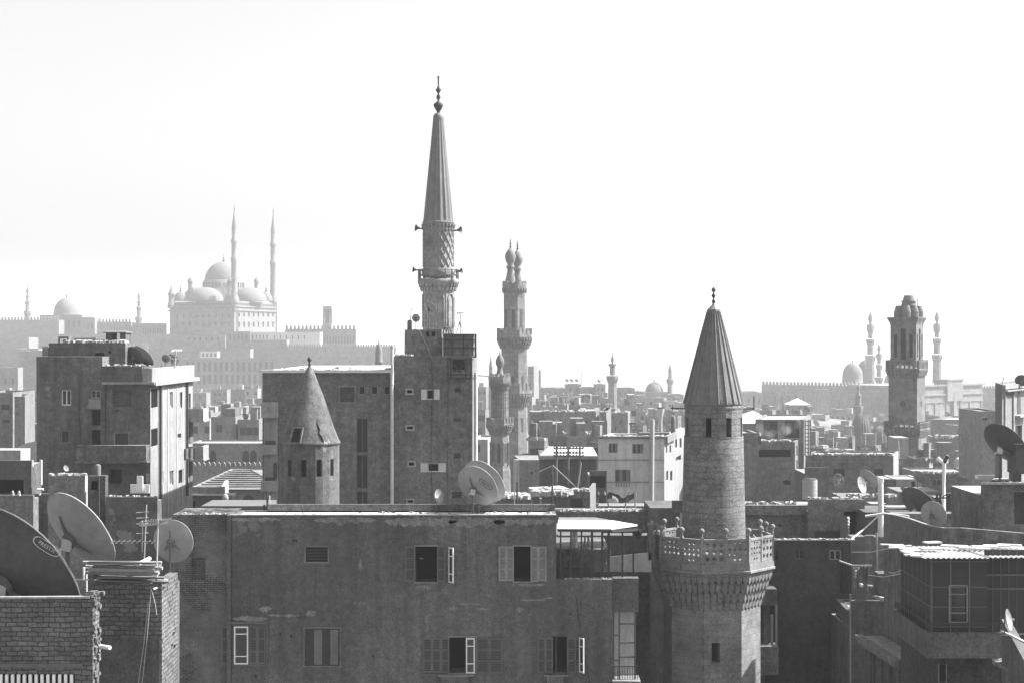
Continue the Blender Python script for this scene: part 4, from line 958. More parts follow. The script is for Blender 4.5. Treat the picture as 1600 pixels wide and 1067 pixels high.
# ---- left building (A)
YA = 110; ya2 = yfar(235, YA, 301)
A = bld('left_apartment_block', 'big dark apartment block at left, its right side sunlit, dishes and shed on top', 'building', [(57, YA), (235, YA), (301, ya2)], 594, M['plas_worn'], ph=.3, zb=-2, facemats={1: 'plas_light'},  # right side in lighter plaster: part of its sunlit brightness is in the colour
    wins=[(0, 96, 609, 111, 633, 'white'), (0, 142, 610, 157, 622, 'grey'), (0, 143, 640, 157, 664, 'void', .8), (0, 176, 608, 206, 635, 'brick', .08), (0, 95, 672, 108, 692, 'bars'), (0, 143, 671, 157, 697, 'void', .6), (0, 178, 675, 202, 696, 'bars', .12), (0, 182, 640, 186, 642, 'void'),
          (0, 170, 733, 190, 755, 'void', .8), (0, 214, 737, 219, 760, 'grey'), (0, 228, 737, 234.4, 760, 'grid'),
          (1, 236, 607, 246.5, 636, 'bars'), (1, 236, 669, 246.5, 696, 'bars'), (1, 265, 612, 270, 637, 'white'), (1, 281, 612, 285, 637, 'white'), (1, 295, 614, 298, 638, 'dark'), (1, 276, 677, 283, 684, 'void'), (1, 252, 735, 256, 757, 'white'), (1, 265, 735, 271, 758, 'white'), (1, 279, 733, 287, 755, 'void')])
b = MB(); x0, x1 = X(57, YA), X(160, YA); b.box(x0, x1, YA-.02, YA+9, A.zt, Z(557, YA)); A.part('raised_storey', b, 'plas_worn')
b = MB(); b.box(X(160, YA)+.01, X(223, YA), YA-.2, YA+6, A.zt-.1, Z(572, YA)); A.part('parapet', b, 'plas_dark')
b = MB(); fbox(b, A.F[1], .1, A.F[1].L, A.zt-.1, Z(575, YA), -.25, .12); b.box(X(223, YA)+.01, X(235, YA)+.12, YA-.1, YA+.15, A.zt-.1, Z(575, YA)); A.part('side_parapet', b, 'plas_light')  # lighter plaster paints the parapet as sunlit along this side
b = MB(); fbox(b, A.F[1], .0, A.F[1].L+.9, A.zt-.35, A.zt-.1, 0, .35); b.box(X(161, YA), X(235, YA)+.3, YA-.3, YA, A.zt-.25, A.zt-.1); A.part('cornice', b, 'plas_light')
up = bld('upper_storey', None, None, [(76, YA+2), (196, YA+2)], 536, M['plas_worn'], 7, .3, zb=A.zr, wins=[(0, 148, 551, 163, 566, 'void', .3), (0, 168, 548, 174, 552, 'void'), (0, 84, 560, 97, 570, 'brick', .1)])
up.rt.parent = A.rt; up.rt.location = up.rt.location-A.rt.location
for c_ in list(up.rt.children):
    c_.parent = A.rt; c_.location = up.rt.location
    if c_.name.startswith('wall'): c_.name = 'upper_wall'
    for w2 in c_.children: pass
bpy.data.objects.remove(up.rt)
b = MB(); b.box(X(126, YA), X(234, YA), YA-1.1, YA-.02, Z(718, YA), Z(694, YA)); b.box(X(124, YA), X(236, YA), YA-1.25, YA-.01, Z(721, YA), Z(718.2, YA)); A.part('balcony', b, 'plas_worn')
b = MB(); b.box(X(141, YA), X(158, YA), YA-.5, YA-.01, Z(638, YA), Z(623, YA)); A.part('window_box', b, 'plas_light')
fA = A.F[1]; b = MB()
for px in (248, 290): s_ = fA.s_at(px); b.tube([fA.p(s_, Z(800, YA), .12), fA.p(s_, A.zt-.3, .12)], .09, 6)
A.part('drainpipe', b, 'iron')
b = MB()
for px in (254, 262, 276, 285): s_ = fA.s_at(px); fbox(b, fA, s_-.09, s_+.09, Z(800, 118), A.zt-.4, 0, .035)
A.part('pilaster', b, 'plas_pale')
e = fA.L
for y0, y1 in ((638, 657), (697, 718)):
    b = MB(); fbox(b, fA, e-1.6, e+.6, Z(y1, 123), Z(y0, 123), .9, 1.05); fbox(b, fA, e-1.6, e+.6, Z(y1+2, 123), Z(y1, 123), 0, 1.1); fbox(b, fA, e-1.6, e-1.5, Z(y1, 123), Z(y0, 123), 0, .9); A.part('side_balcony', b, 'plas_light')
b = MB(); fbox(b, fA, e-1.5, e-.1, Z(692, 123), Z(661, 123), .005, .06); fbox(b, fA, e-1.3, e-.3, Z(760, 123), Z(724, 123), .005, .06); A.part('balcony_door', b, 'wood_dark')
for k, px in enumerate((294, 297.5, 301, 304.5, 308)):
    c = P(px, 699, 122.5); q = MB(); q.box(c.x-.09, c.x+.07, 121.2+k*.05, 121.24+k*.05, c.z-.8+.1*(k % 3), c.z)
    q.build('laundry', M['cloth' if k % 2 else 'cloth_dark'], None, label=['dark shirt', 'pale towel', 'dark trousers', 'white sheet', 'dark small cloth'][k]+' hanging at the side balcony of the left apartment block', cat='laundry', group='washing on the side balcony')
# rooftop bits of A
rt = root('rooftop_shed', P(182, 537, YA+4), 'little open roof shed with flat lid on top of the left apartment block', 'shed'); Y0 = YA+4
b = MB(); b.box(X(164, Y0), X(200, Y0), Y0-.6, Y0+1.6, Z(520.5, Y0), Z(519, Y0)); b.add([(X(164, Y0), Y0-.6, Z(519, Y0)), (X(200, Y0), Y0-.6, Z(519, Y0)), (X(190, Y0), Y0+.5, Z(516, Y0)), (X(172, Y0), Y0+.5, Z(516, Y0)), (X(164, Y0), Y0+1.6, Z(519, Y0)), (X(200, Y0), Y0+1.6, Z(519, Y0))], [(0, 1, 2, 3), (5, 4, 3, 2), (0, 3, 4), (1, 5, 2)]); b.build('roof', M['wood_dark'], rt)
b = MB(); b.box(X(167, Y0), X(176, Y0), Y0-.3, Y0+1.3, Z(537, Y0), Z(520.5, Y0)); b.box(X(189, Y0), X(198, Y0), Y0-.3, Y0+1.3, Z(537, Y0), Z(520.5, Y0)); b.build('side_wall', M['plas_dark'], rt)
rubble('broken bricks and lumps along the top edge of the left apartment block', A.F[0], Z(536, YA+2), 60, 1.5, .35, 3, s0=.9, s1=5.3, out=-2.4)
for k, (x0, x1, y0, y1, m, lab) in enumerate(((91, 107, 526, 536, 'wood_dark', 'low dark crate table at the left end of the roof of the left apartment block'), (115, 150, 528, 531, 'wood', 'long plank resting across the roof of the left apartment block'), (138, 152, 531, 535, 'cloth', 'pale sack lying on the roof beside the long plank'))):
    b = MB(); Yk = YA+3+k*.3; b.box(X(x0, Yk), X(x1, Yk), Yk, Yk+.6, Z(y1, Yk)+(.3 if k == 0 else 0), Z(y0, Yk))
    if k == 0:
        for px in (92, 106): b.box(X(px, Yk)-.05, X(px, Yk)+.05, Yk, Yk+.1, Z(537, Yk), Z(y1, Yk)+.3)
    if k == 1:
        for px in (118, 146): b.box(X(px, Yk)-.08, X(px, Yk)+.08, Yk+.1, Yk+.5, Z(537, Yk), Z(y1, Yk))
    b.build(['crate', 'plank', 'sack'][k], M[m], None, label=lab, cat=['crate', 'plank', 'sack'][k])

dish('large dark dish on the left apartment block roof, in front of a bigger one', 211, 555, YA+3, 32, NV(211, .62, 45), 'dish_dark', ybase=573)
dish('bigger dish behind the dark dish on the left apartment block', 224, 556, YA+4.2, 40, NV(224, .45, 45), 'dish_mid', ybase=573)
dish('small round dish near the right end of the left apartment block roof', 259, 560, YA+6, 13, (.2, 0.95, .3), 'dish_mid', ybase=575)
dish('open mesh dish at the far right corner of the left apartment block roof', 271, 561, YA+7, 18, (.4, 0.85, .4), 'mast', ybase=575, mesh_=True)
yagi('thin aerial over the right corner of the left apartment block roof', 273, 547, 575, YA+6, 16)
rt = root('wall_stub', P(88, 0, 0) if False else P(68, 557, YA+3), 'pale broken wall stub at the left corner of the left apartment block roof', 'wall'); b = MB(); b.box(X(66, YA+3), X(75, YA+3), YA+3, YA+3.3, Z(557, YA+3), Z(541, YA+3)); b.build('wall', M['plas_light'], rt)

# ---- big grey block in the middle (B)
YBk = 105
B1 = bld('grey_block', 'big blank grey block with bright white roof behind the conical minaret', 'building', [(410, YBk), (612, YBk)], 579, M['plas'], 24, .0, roofmat='roof_white', zb=0,
    wins=[(0, 532, 605, 553, 627, 'brick', .06), (0, 561, 603, 570, 616, 'louver'), (0, 580, 603, 590, 616, 'louver'), (0, 600, 603, 609, 616, 'louver'), (0, 557, 653, 575, 707, 'dark', .3), (0, 557, 710, 575, 763, 'dark', .3), (0, 557, 767, 575, 789, 'dark', .3)])
b = MB(); f = B1.F[0]; t = .08; x0, x1, z0, z1 = f.rect(531, 604, 554, 628)
for q in ((x0-t, x0, z0, z1), (x1, x1+t, z0, z1), (x0-t, x1+t, z1, z1+t), (x0-t, x1+t, z0-t, z0)): fbox(b, f, *q, 0, .03)
B1.part('window_surround', b, 'plas_mid')
b = MB(); fbox(b, f, -.15, f.L, B1.zt-.12, B1.zt+.06, -.3, .2); B1.part('roof_edge', b, 'roof_white')
for (x0, x1, y0, y1, o) in ((410, 435, 628, 652, .6), (412, 434, 694, 709, .6), (410, 435, 750, 766, .7)):
    b = MB(); b.box(X(x0, YBk), X(x1, YBk), YBk-o, YBk-.01, Z(y1, YBk), Z(y0, YBk)); B1.part('balcony', b, 'plas_light')
b = MB(); b.box(X(413, YBk), X(434, YBk), YBk-.15, YBk-.012, Z(800, YBk), Z(652.3, YBk)); B1.part('balcony_wall', b, 'plas_light')
b = MB()
for y0, y1 in ((688, 693.6), (745, 749.6)): b.box(X(415, YBk), X(431, YBk), YBk-.3, YBk-.155, Z(y1, YBk), Z(y0, YBk))
b.box(X(428.5, YBk), X(433.5, YBk), YBk-.3, YBk-.16, Z(745, YBk), Z(722, YBk)); B1.part('balcony_opening', b, 'glass_far')
B2 = bld('grey_tower_wing', 'taller grey wing with shuttered windows and roof tank, right of the big blank block', 'building', [(612.6, YBk-.2), (738, YBk-.2)], 556, M['plas'], 14, .3, zb=0,
    wins=[(0, 635, 608, 645, 615, 'ac'), (0, 635, 665, 646, 671, 'ac'), (0, 638, 721, 648, 728, 'ac'), (0, 636, 780, 646, 786, 'ac'), (0, 666, 608, 679, 624, 'shutw', .5), (0, 668, 723, 686, 737, 'shutw', .3),
          (0, 711, 606, 720, 613, 'brick', .1), (0, 708, 653, 720, 658, 'brick', .1), (0, 709, 708, 719, 716, 'brick', .1), (0, 706, 768, 721, 778, 'brick', .1)])
b = MB(); f = B2.F[1]; b.tube([f.p(.5, 2, .2), f.p(.5, B2.zt-1, .2)], .11, 8); b.tube([f.p(1.4, 2, .15), f.p(1.4, B2.zt-1, .15)], .07, 8); B2.part('drainpipe', b, 'pipe')
rt = root('tall_pipe', (X(612.5, YBk-.5), YBk-.5, 0), 'tall pale vent pipe running up the front of the big grey block', 'pipe'); b = MB(); b.tube([(X(612.5, YBk-.5), YBk-.5, 0), (X(612.5, YBk-.5), YBk-.5, Z(541, YBk-.5))], .1, 12)
for yy in (600, 640, 672, 720, 760): b.tube([(X(612.5, YBk-.5), YBk-.5, Z(yy, YBk)), (X(612.5, YBk-.5), YBk-.5, Z(yy-1.5, YBk))], .125, 12)
b.build('pipe', M['pipe'], rt); b = MB(); b.tube([(X(612.5, YBk-.5), YBk-.5, Z(544, YBk)), (X(612.5, YBk-.5), YBk-.5, Z(540, YBk))], .14, 12); b.build('collar', M['steel'], rt)
H = bld('roof_hut', 'square grey hut on the roof of the grey wing, below the needle minaret', 'roof hut', [(632, YBk+1.3), (690, YBk+1.3)], 515, M['plas'], 6, .15, zb=B2.zr, wins=[(0, 666, 517.5, 671, 526, 'void', .4), (0, 674, 517.5, 680, 526, 'void', .4)])
rt = root('water_tank_frame', P(718, 595, YBk), 'panelled water tank boxed in an iron frame at the roof corner of the grey wing', 'water tank'); Y0 = YBk+.6
b = MB(); b.box(X(694, Y0), X(740, Y0), Y0, Y0+2.2, Z(557, Y0), Z(523, Y0)); b.build('tank', M['plas'], rt)
b = MB()
for px in (693.5, 707, 724, 742.5):
    for dy in (-.08, 2.28): b.beam((X(px, Y0), Y0+dy, Z(558, Y0)), (X(px, Y0), Y0+dy, Z(522, Y0)), .08)
for yy in (522.5, 531, 543.5, 557.5):
    b.beam((X(692, Y0), Y0-.1, Z(yy, Y0)), (X(744, Y0), Y0-.1, Z(yy, Y0)), .07)
    b.beam((X(743, Y0), Y0-.1, Z(yy, Y0)), (X(743, Y0), Y0+2.3, Z(yy, Y0)), .07)
for px in (702, 736): b.beam((X(px, Y0), Y0+.3, Z(590, Y0)), (X(px, Y0), Y0+.3, Z(558, Y0)), .1)
b.build('frame', M['iron'], rt)
rt = root('scaffold_cage', P(718, 592, YBk-.6), 'small dark scaffold cage clinging under the water tank', 'scaffold'); Y0 = YBk-.65; b = MB()
for px in (700, 704, 728, 736): b.beam((X(px, Y0), Y0, Z(590, Y0)), (X(px, Y0), Y0, Z(559, Y0)), .07)
for yy in (561, 585, 590): b.beam((X(699, Y0), Y0, Z(yy, Y0)), (X(737, Y0), Y0, Z(yy, Y0)), .07)
b.beam((X(702, Y0), Y0, Z(561, Y0)), (X(722, Y0), Y0, Z(584, Y0)), .06); b.beam((X(736, Y0), Y0, Z(563, Y0)), (X(716, Y0), Y0, Z(577, Y0)), .06)
b.build('frame', M['iron'], rt); b = MB(); b.box(X(702, Y0), X(731, Y0), Y0, Y0+.35, Z(590, Y0), Z(582, Y0)); b.build('floor_boards', M['wood_dark'], rt); b = MB(); b.box(X(707, Y0), X(726, Y0), Y0+.2, Y0+.4, Z(577, Y0), Z(562, Y0)); b.build('panel', M['void'], rt)
dish('pale oval dish on the grey roof hut, in front of the needle minaret', 673, 482, YBk+2, 25, NV(673, .62, 42), 'dish', ybase=515, word='PRESTX' if False else None)
dish('small round dish with mast on the left side of the grey roof hut', 650, 497, YBk+2, 13, (.2, 0.97, .2), 'dish_mid', ybase=515)
rt = root('roof_barrel', P(640, 515, YBk+2), 'dark upright barrel at the left corner of the grey roof hut', 'barrel'); b = MB(); b.lathe(X(640, YBk+2), YBk+2, pr([(3.4, 501), (3.9, 503), (3.9, 514), (3.6, 515)], YBk+2), 14); b.build('body', M['wood_dark'], rt)
b = MB(); b.lathe(X(640, YBk+2), YBk+2, pr([(2.6, 500), (2.6, 501)], YBk+2), 12); b.build('lid', M['iron'], rt)
yagi('branching television aerial over the left corner of the grey roof hut', 641, 481, 501, YBk+2, 20, n=5, dirx=-1)
rt = root('roof_aerial', P(719, 523, YBk+1.5), 'tripod aerial mast standing on the water tank', 'aerial'); Y0 = YBk+1.5; b = MB(); b.tube([P(719, 521, Y0), P(719, 489, Y0)], .035, 5)
for px in (713, 724): b.tube([P(px, 521, Y0), P(718.5, 502, Y0)], .025, 4)
b.build('mast', M['mast'], rt); b = MB(); b.beam(P(712, 490, Y0), P(725, 488.5, Y0), .05); b.beam(P(715, 491, Y0), P(715, 488, Y0), .05); b.build('boom', M['mast'], rt)
rt = root('hoop_frame', P(699, 522, YBk+1), 'bent metal hoops beside the water tank on the roof', 'frame')
for px, r_ in ((697, 4.5), (701, 4)):
    b = MB(); b.tube([P(px+r_*cos(pi*k/10), 522-(r_*2.4)*sin(pi*k/10), YBk+1+.1*r_) for k in range(11)], .04, 5); b.build('hoop', M['mast'], rt)

# ---- old conical minaret in front of the grey block (C)
YC = 92; cC = (X(483.5, YC), YC); pm = YC/FPX
rC = root('conical_minaret', (cC[0], cC[1], 4), 'weathered round minaret with cracked plain cone roof, before the big grey block', 'minaret')
n = 24; rot = R(3)
hs = []
for px, wd in ((454, .26), (474, .27), (502, .29), (523.5, .26)):
    hs.append((facet_for(n, rot, (px-483.5)/46.5), Z(741, YC), Z(715, YC), wd))
facedrum('drum', rC, cC[0], cC[1], 46.5*pm, n, rot, 4, Z(693, YC), 'plas_worn', hs, .3)
b = MB(); b.lathe(*cC, pr([(46, 694), (48, 693), (48.5, 690), (47, 688)], YC), 32); b.build('eave', M['plas_worn'], rC)
b = MB(); b.lathe(*cC, pr([(47.5, 690), (40, 672), (22.5, 620), (9, 585), (4, 576), (2.6, 572)], YC), 32); b.build('cone_roof', M['plas_worn'], rC)
lathe_px(483.5, YC, [(.6, 557), (2, 559), (3.6, 562), (1.6, 565), (1.2, 567), (2.6, 570), (1.4, 573), (1.6, 576)], 12).build('finial', M['iron'], rC)
ang = math.asin(-14/40); f_ = Vector((sin(ang), -cos(ang), 0)); s_ = Vector((cos(ang), sin(ang), 0))
def cp(u, y, o=0):  # point on cone front at lateral offset u px and row y
    r_ = (48*(y-572)/118)*pm; a = ang+u*pm/max(r_, .1); return Vector((cC[0]+(r_+o)*sin(a), cC[1]-(r_+o)*cos(a), Z(y, YC)))
b = MB(); q = [cp(-9, 689, .02), cp(9, 689, .02), cp(9, 666, .02), cp(-7, 666, .02)]; q2 = [p+Vector((0, 0, 0))+f_*.05 for p in q]
b.add(q2, [(0, 1, 2, 3)]); b.build('roof_hatch', M['void'], rC)
b = MB()
for i in range(4): b.beam(q2[i]+f_*.03, q2[(i+1) % 4]+f_*.03, .09, .07)
b.build('hatch_frame', M['plas_mid'], rC)
b = MB(); ang = math.asin(22/44); pts = [cp(-3+dx, y, .012) for dx, y in ((2, 652), (0, 660), (3, 668), (1, 675), (5, 683), (6, 689))]; b.tube(pts, [.012, .03, .035, .03, .045, .02], 4); b.build('crack', M['void'], rC)
# ================================================================ between the near roofs and the haze
def simple(name, label, cat, mb, mat, group=None):
    o = mb.build(name, M[mat]); return tag(o, label, cat, group)
def blk(label, x0, x1, yt, Y, mat='plas', depth=8, wins=(), side=None, ph=.3, zb=None, name='house', cat='house', yb=None, roofmat='roof', y1=None, group=None, fm=None):
    pts = [(x0, Y), (x1, y1 or Y)]+([side] if side else [])
    return bld(name, label, cat, pts, yt, M[mat], depth, ph, zb=Z(yb, Y) if yb else zb, wins=wins, roofmat=roofmat, group=group, facemats=fm, lowback=Y < 145 and depth > .5)
def pole(label, px, y0, y1, Y, r=.05, mat='mast', name='pole', cat='pole', group=None, lean=0):
    b = MB(); b.tube([P(px, y1, Y), P(px+lean, y0, Y)], r, 8); return simple(name, label, cat, b, mat, group)
# -- courtyard with arcade behind the grey slab
aw = blk('pale courtyard wall with pairs of arched windows, between the left block and the conical minaret', 296, 432, 692, 230, 'plas_mid', 8, ph=.2)
b = MB(); f = aw.F[0]
for px in (320, 333, 384, 396): arch_panel(b, f, f.s_at(px), Z(721, 230), .85, 1.5, -.2, .03)
aw.part('arched_window', b, 'glass_far')
b = MB(); b.box(X(298, 225), X(424, 225), 224.5, 225, Z(760, 225), Z(728, 225)); 
f = Face((X(298, 224.5), 224.5), (X(424, 224.5), 224.5)); crenel(b, f, Z(728, 224.5), .62, .55, .6, .5)
simple('crenellated_wall', 'low dark wall topped by a row of small merlons below the arched courtyard wall', 'wall', b, 'plas_mid')
rt = root('tiled_hall', P(372, 790, 160), 'low hall with a shallow ribbed tile roof left of the conical minaret', 'hall')
b = MB(); b.box(X(302, 150), X(440, 150), 150, 172, 4, Z(764, 150)); b.build('wall', M['plas_mid'], rt)
b = MB(); v = [(X(298, 149.5), 149.5, Z(764, 149.5)), (X(446, 149.5), 149.5, Z(764, 149.5)), (X(446, 172), 172.5, Z(764, 149.5)), (X(298, 149.5), 172.5, Z(764, 149.5)), (X(362, 161), 161, Z(734, 161)), (X(392, 161), 161, Z(735, 161))]
b.add(v, [(0, 1, 5, 4), (1, 2, 5), (2, 3, 4, 5), (3, 0, 4)]); rf = b.build('roof', M['tile'], rt)
b = MB(); e0, e1, r0_, r1_ = Vector(v[0]), Vector(v[1]), Vector(v[4]), Vector(v[5])
for k in range(1, 9): t = k/9; b.tube([e0.lerp(r0_, t)+Vector((0, -.04, .05)), e1.lerp(r1_, t)+Vector((0, -.04, .05))], .075, 5)
for q in ((e0, r0_), (e1, r1_), (r0_, r1_)): b.tube([q[0], q[1]], .14, 5)
b.build('tile_rolls', M['tile'], rf)
b = MB(); f = Face((X(302, 150), 149.98), (X(440, 150), 149.98))
for px in (352, 388): arch_panel(b, f, f.s_at(px), Z(800, 150), 1.3, 1.5, -.2, .03)
b.build('arched_window', M['glass_far'], rt)
blk('small whitewashed wall block with a ledge in front of the tiled hall', 299, 351, 760, 128, 'plas_white', 4, wins=[(0, 301, 782, 305, 800, 'void', .4)], ph=.1, side=(357, 134), name='roof_hut', cat='roof hut')
b = MB(); b.box(X(297, 127), X(364, 127), 126.5, 128.5, Z(776, 127), Z(772.5, 127)); simple('concrete_ledge', 'thin pale concrete ledge in front of the whitewashed wall block', 'ledge', b, 'plas_light')
rt = root('stone_finial', P(352, 797, 90), 'small knob-headed stone finial standing behind the dark roof slab', 'finial')
b = MB(); b.lathe(X(352, 90), 90, pr([(8, 792), (7, 788), (4, 786), (3, 783), (5, 780), (5.2, 776), (3, 772), (1, 771)], 90), 14); b.build('knob', M['plas_light'], rt); b = MB(); b.lathe(X(352, 90), 90, pr([(9, 792), (9, 802)], 90), 4, pi/4, False); b.build('base', M['plas_light'], rt)
b = MB(); b.box(X(314, 78), X(418, 78), 78, 81, Z(797.5, 78)-.6, Z(790, 78)); simple('roof_slab', 'low black roof slab lying behind the left end of the peeling apartment building', 'slab', b, 'wood_dark')
for px, y0, k in ((413, 788, 0), (417.5, 766, 1), (421, 774, 2)): pole(['short thick dark pipe', 'tall thin dark pipe', 'pale pipe'][k]+' rising beside the right end of the black roof slab', px, y0, 803, 77, .05-.01*k, ['iron', 'iron', 'pipe'][k], 'roof_pipe', 'pipe')
# -- left edge
blk('dark house with two flat fronts at the left edge beneath the hillside', -30, 20, 613, 215, 'plas', 10, wins=[(0, 2, 632, 15, 640, 'far'), (0, 4, 655, 16, 660, 'far')], ph=.4)
blk('narrow dark house front with a pale strip beside it at the left edge', 22.5, 39, 619, 205, 'plas', 10, side=(47, 214), wins=[(0, 26, 642, 28, 648, 'far')], ph=.3)
blk('low hazy wall piece between the left edge house and the big left block', 47, 62, 662, 240, 'plas_mid', 8, ph=.2)
rt = root('vaulted_roof', P(45, 720, 150), 'smooth white vaulted roof peeping out left of the big left apartment block', 'roof')
b = MB(); pts = [(X(20, 150)+0, Z(704, 150)), (X(30, 150), Z(697, 150)), (X(42, 150), Z(691.5, 150)), (X(58, 150), Z(688, 150)), (X(80, 150), Z(688, 150)), (X(80, 150), Z(730, 150)), (X(20, 150), Z(730, 150))]; n = len(pts)
b.add([(x, 150, z) for x, z in pts]+[(x, 165, z) for x, z in pts], [tuple(range(n))[::-1], tuple(range(n, 2*n))]+[(i, (i+1) % n, n+(i+1) % n, n+i) for i in range(n)]); b.build('vault', M['plas_white'], rt)
b = MB(); b.box(X(-30, 146), X(32, 146), 146, 149, Z(735, 146), Z(703, 146)); b.build('low_wall', M['plas_light'], rt)
t1 = blk('dark timber-roofed hut with a black opening under the white vault', -40, 50, 719, 100, 'plas_dark', 2, wins=[(0, -30, 749, 37, 772, 'void', 1.6)], ph=.15, name='roof_hut', cat='roof hut')
for k, (a, b_, c) in enumerate(((50.5, 718, 762), (64, 718, 757), (57, 728, 760))): pole(['pale upright pipe at the right end of the dark timber-roofed hut', 'thicker white upright pipe right of the dark timber-roofed hut', 'bent pale hose between the two upright pipes'][k], a, b_, c, 98, .06+.02*(k == 1)-.02*(k == 2), 'pipe', 'roof_pipe', 'pipe', lean=-4 if k == 2 else 0)
blk('plain grey wall front at the left edge below the black opening', -40, 52, 773, 90, 'plas', 1, ph=.12, name='roof_wall', cat='wall')
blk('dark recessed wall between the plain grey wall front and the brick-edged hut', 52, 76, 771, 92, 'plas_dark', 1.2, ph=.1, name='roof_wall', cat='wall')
for k, px in enumerate((18, 28)): 
    b = MB(); b.lathe(X(px, 89.7), 89.9, pr([(3, 774), (2.4, 769), (1.2, 766)], 89.9), 8); simple('roof_cone', ['left', 'right'][k]+' of two small pale lumps on top of the plain grey wall front', 'lump', b, 'rubble', 'small lumps on the grey wall')
rt = root('tee_vent', P(62, 773, 89), 'small white T-shaped vent pipe beside the dark recessed wall', 'vent pipe'); b = MB(); b.tube([P(62, 773, 89), P(62, 764, 89)], .05, 6); b.build('stem', M['white_paint'], rt); b = MB(); b.tube([P(58.5, 764, 89), P(68, 764, 89)], .065, 6); b.build('crosspiece', M['white_paint'], rt)
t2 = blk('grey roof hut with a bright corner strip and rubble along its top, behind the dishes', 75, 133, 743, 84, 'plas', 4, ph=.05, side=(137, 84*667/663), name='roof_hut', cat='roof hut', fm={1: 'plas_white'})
rubble('line of pale rubble on top of the grey roof hut behind the dishes', t2.F[0], Z(743, 84), 40, .4, .2, 5)
t2b = blk('narrow dark hut with a black square hole right of the bright corner strip', 137.5, 155, 743, 84.6, 'plas_dark', 1, ph=.05, wins=[(0, 142, 751, 152.5, 765, 'void', .5)], name='roof_hut', cat='roof hut')
b = MB(); b.box(X(155.5, 83.8), X(164.5, 83.8), 83.8, 84.4, 10, Z(743, 83.8)); simple('brick_pier', 'tall narrow brick pier right of the black square hole', 'pier', b, 'brick_dark')
b = MB(); b.lathe(X(152.5, 86), 86, pr([(5, 750), (5, 728), (4, 725.5), (2, 724.5)], 86), 14); simple('round_vent', 'dark round-headed vent barrel standing behind the brick pier', 'vent', b, 'wood_dark')
dish('tiny pale dish standing on the rubble of the grey roof hut', 103.5, 731, 83, 9.5, (.75, -.6, .35), 'dish', ybase=742, group='small tilted dishes')
t3 = blk('dark wall with a peeled patch of plaster between the dishes and the left block', 165, 246, 776, 83, 'plas_peel', 1, ph=.1, name='roof_wall', cat='wall')
rubble('a few pale stones on the ledge of the wall with the peeled patch', t3.F[0], Z(776, 83), 16, .3, .14, 8)
b = MB(); c = P(217, 770, 100); b.box(c.x-.5, c.x+.6, 100, 100.1, c.z, c.z+.5); b.box(c.x-.1, c.x+.25, 99.9, 100, c.z+.1, c.z+1.); simple('white_door', 'white door panel leaning at the foot of the left apartment block', 'panel', b, 'white_paint')

# -- pale pieces right of the grey wing
blk('pale lit house corner between the grey wing and the small ribbed minaret', 738, 762, 686, 260, 'plas_light', 8, wins=[(0, 742, 694, 750, 706, 'far')], side=(772, 272), ph=.3)
rt = root('wedge_hut', P(820, 790, 150), 'pale roof hut with a slanting bright left side, right of the patterned minaret', 'roof hut'); b = MB()
q = [(X(812, 150), 150), (X(842, 150), 150), (X(842, 150), 156), (X(803, 153), 156)]; b.prism(q, 8, Z(718, 150)); b.build('wall', M['plas_mid'], rt)
b = MB(); c = P(831, 738, 149.97); b.tube([c, c+Vector((0, .2, 0))], .09, 10); b.build('round_hole', M['void'], rt)
b = MB(); b.prism([(X(802, 151), 151), (X(811.5, 150), 150.3), (X(811.5, 150), 151.3)], 8, Z(718.5, 150)); b.build('sunlit_side', M['plas_white'], rt)  # white plaster wedge: sunlight on the slanting side put into its colour
rt = root('roof_shed', P(888, 755, 160), 'long dark shed with a low pale ridged roof beneath the crossed poles', 'shed')
b = MB(); b.box(X(843, 160), X(932, 160), 160, 168, 8, Z(711, 160)); b.build('wall', M['plas_dark'], rt)
b = MB(); v = [P(841, 713, 159.5), P(934, 712, 159.5), P(926, 698, 166), P(858, 697, 166)]; b.add([*v, *[p-Vector((0, 0, .25)) for p in v]], [(0, 1, 2, 3), (7, 6, 5, 4), (0, 4, 5, 1), (1, 5, 6, 2), (3, 2, 6, 7), (0, 3, 7, 4)])
rf = b.build('roof', M['sheet'], rt); b = MB()
b.box(X(841, 159), X(934, 159), 159.2, 159.5, Z(717, 159), Z(712, 159)); b.build('fascia', M['plas_light'], rf)
rt = root('pole_rack', P(887, 755, 150), 'rack of three dark poles with double cross arms and insulators above the long shed', 'utility pole')
for px in (869.5, 888, 906): b = MB(); b.tube([P(px, 757, 150), P(px, 697, 150)], .09, 6); b.build('pole', M['mast'], rt)
for yy in (700, 707, 712):
    b = MB(); b.beam(P(865, yy, 149.9), P(911, yy, 149.9), .1)
    for px in range(866, 912, 5): b.tube([P(px, yy+1.5, 149.8), P(px, yy-2.5, 149.8)], .08, 5)
    b.build('cross_arm', M['wood_dark'], rt)
rt = root('leaning_post', P(863, 770, 128), 'dark braced mast with slanting arms in front of the long shed', 'mast'); b = MB()
b.tube([P(863, 800, 128), P(863, 727, 128)], .07, 6); b.build('pole', M['mast'], rt); b = MB(); b.tube([P(842, 737, 128), P(864, 727, 128), P(900, 761, 128)], .05, 5); b.tube([P(902, 764, 128), P(908, 722, 128)], .06, 5); b.build('brace', M['wood'], rt)
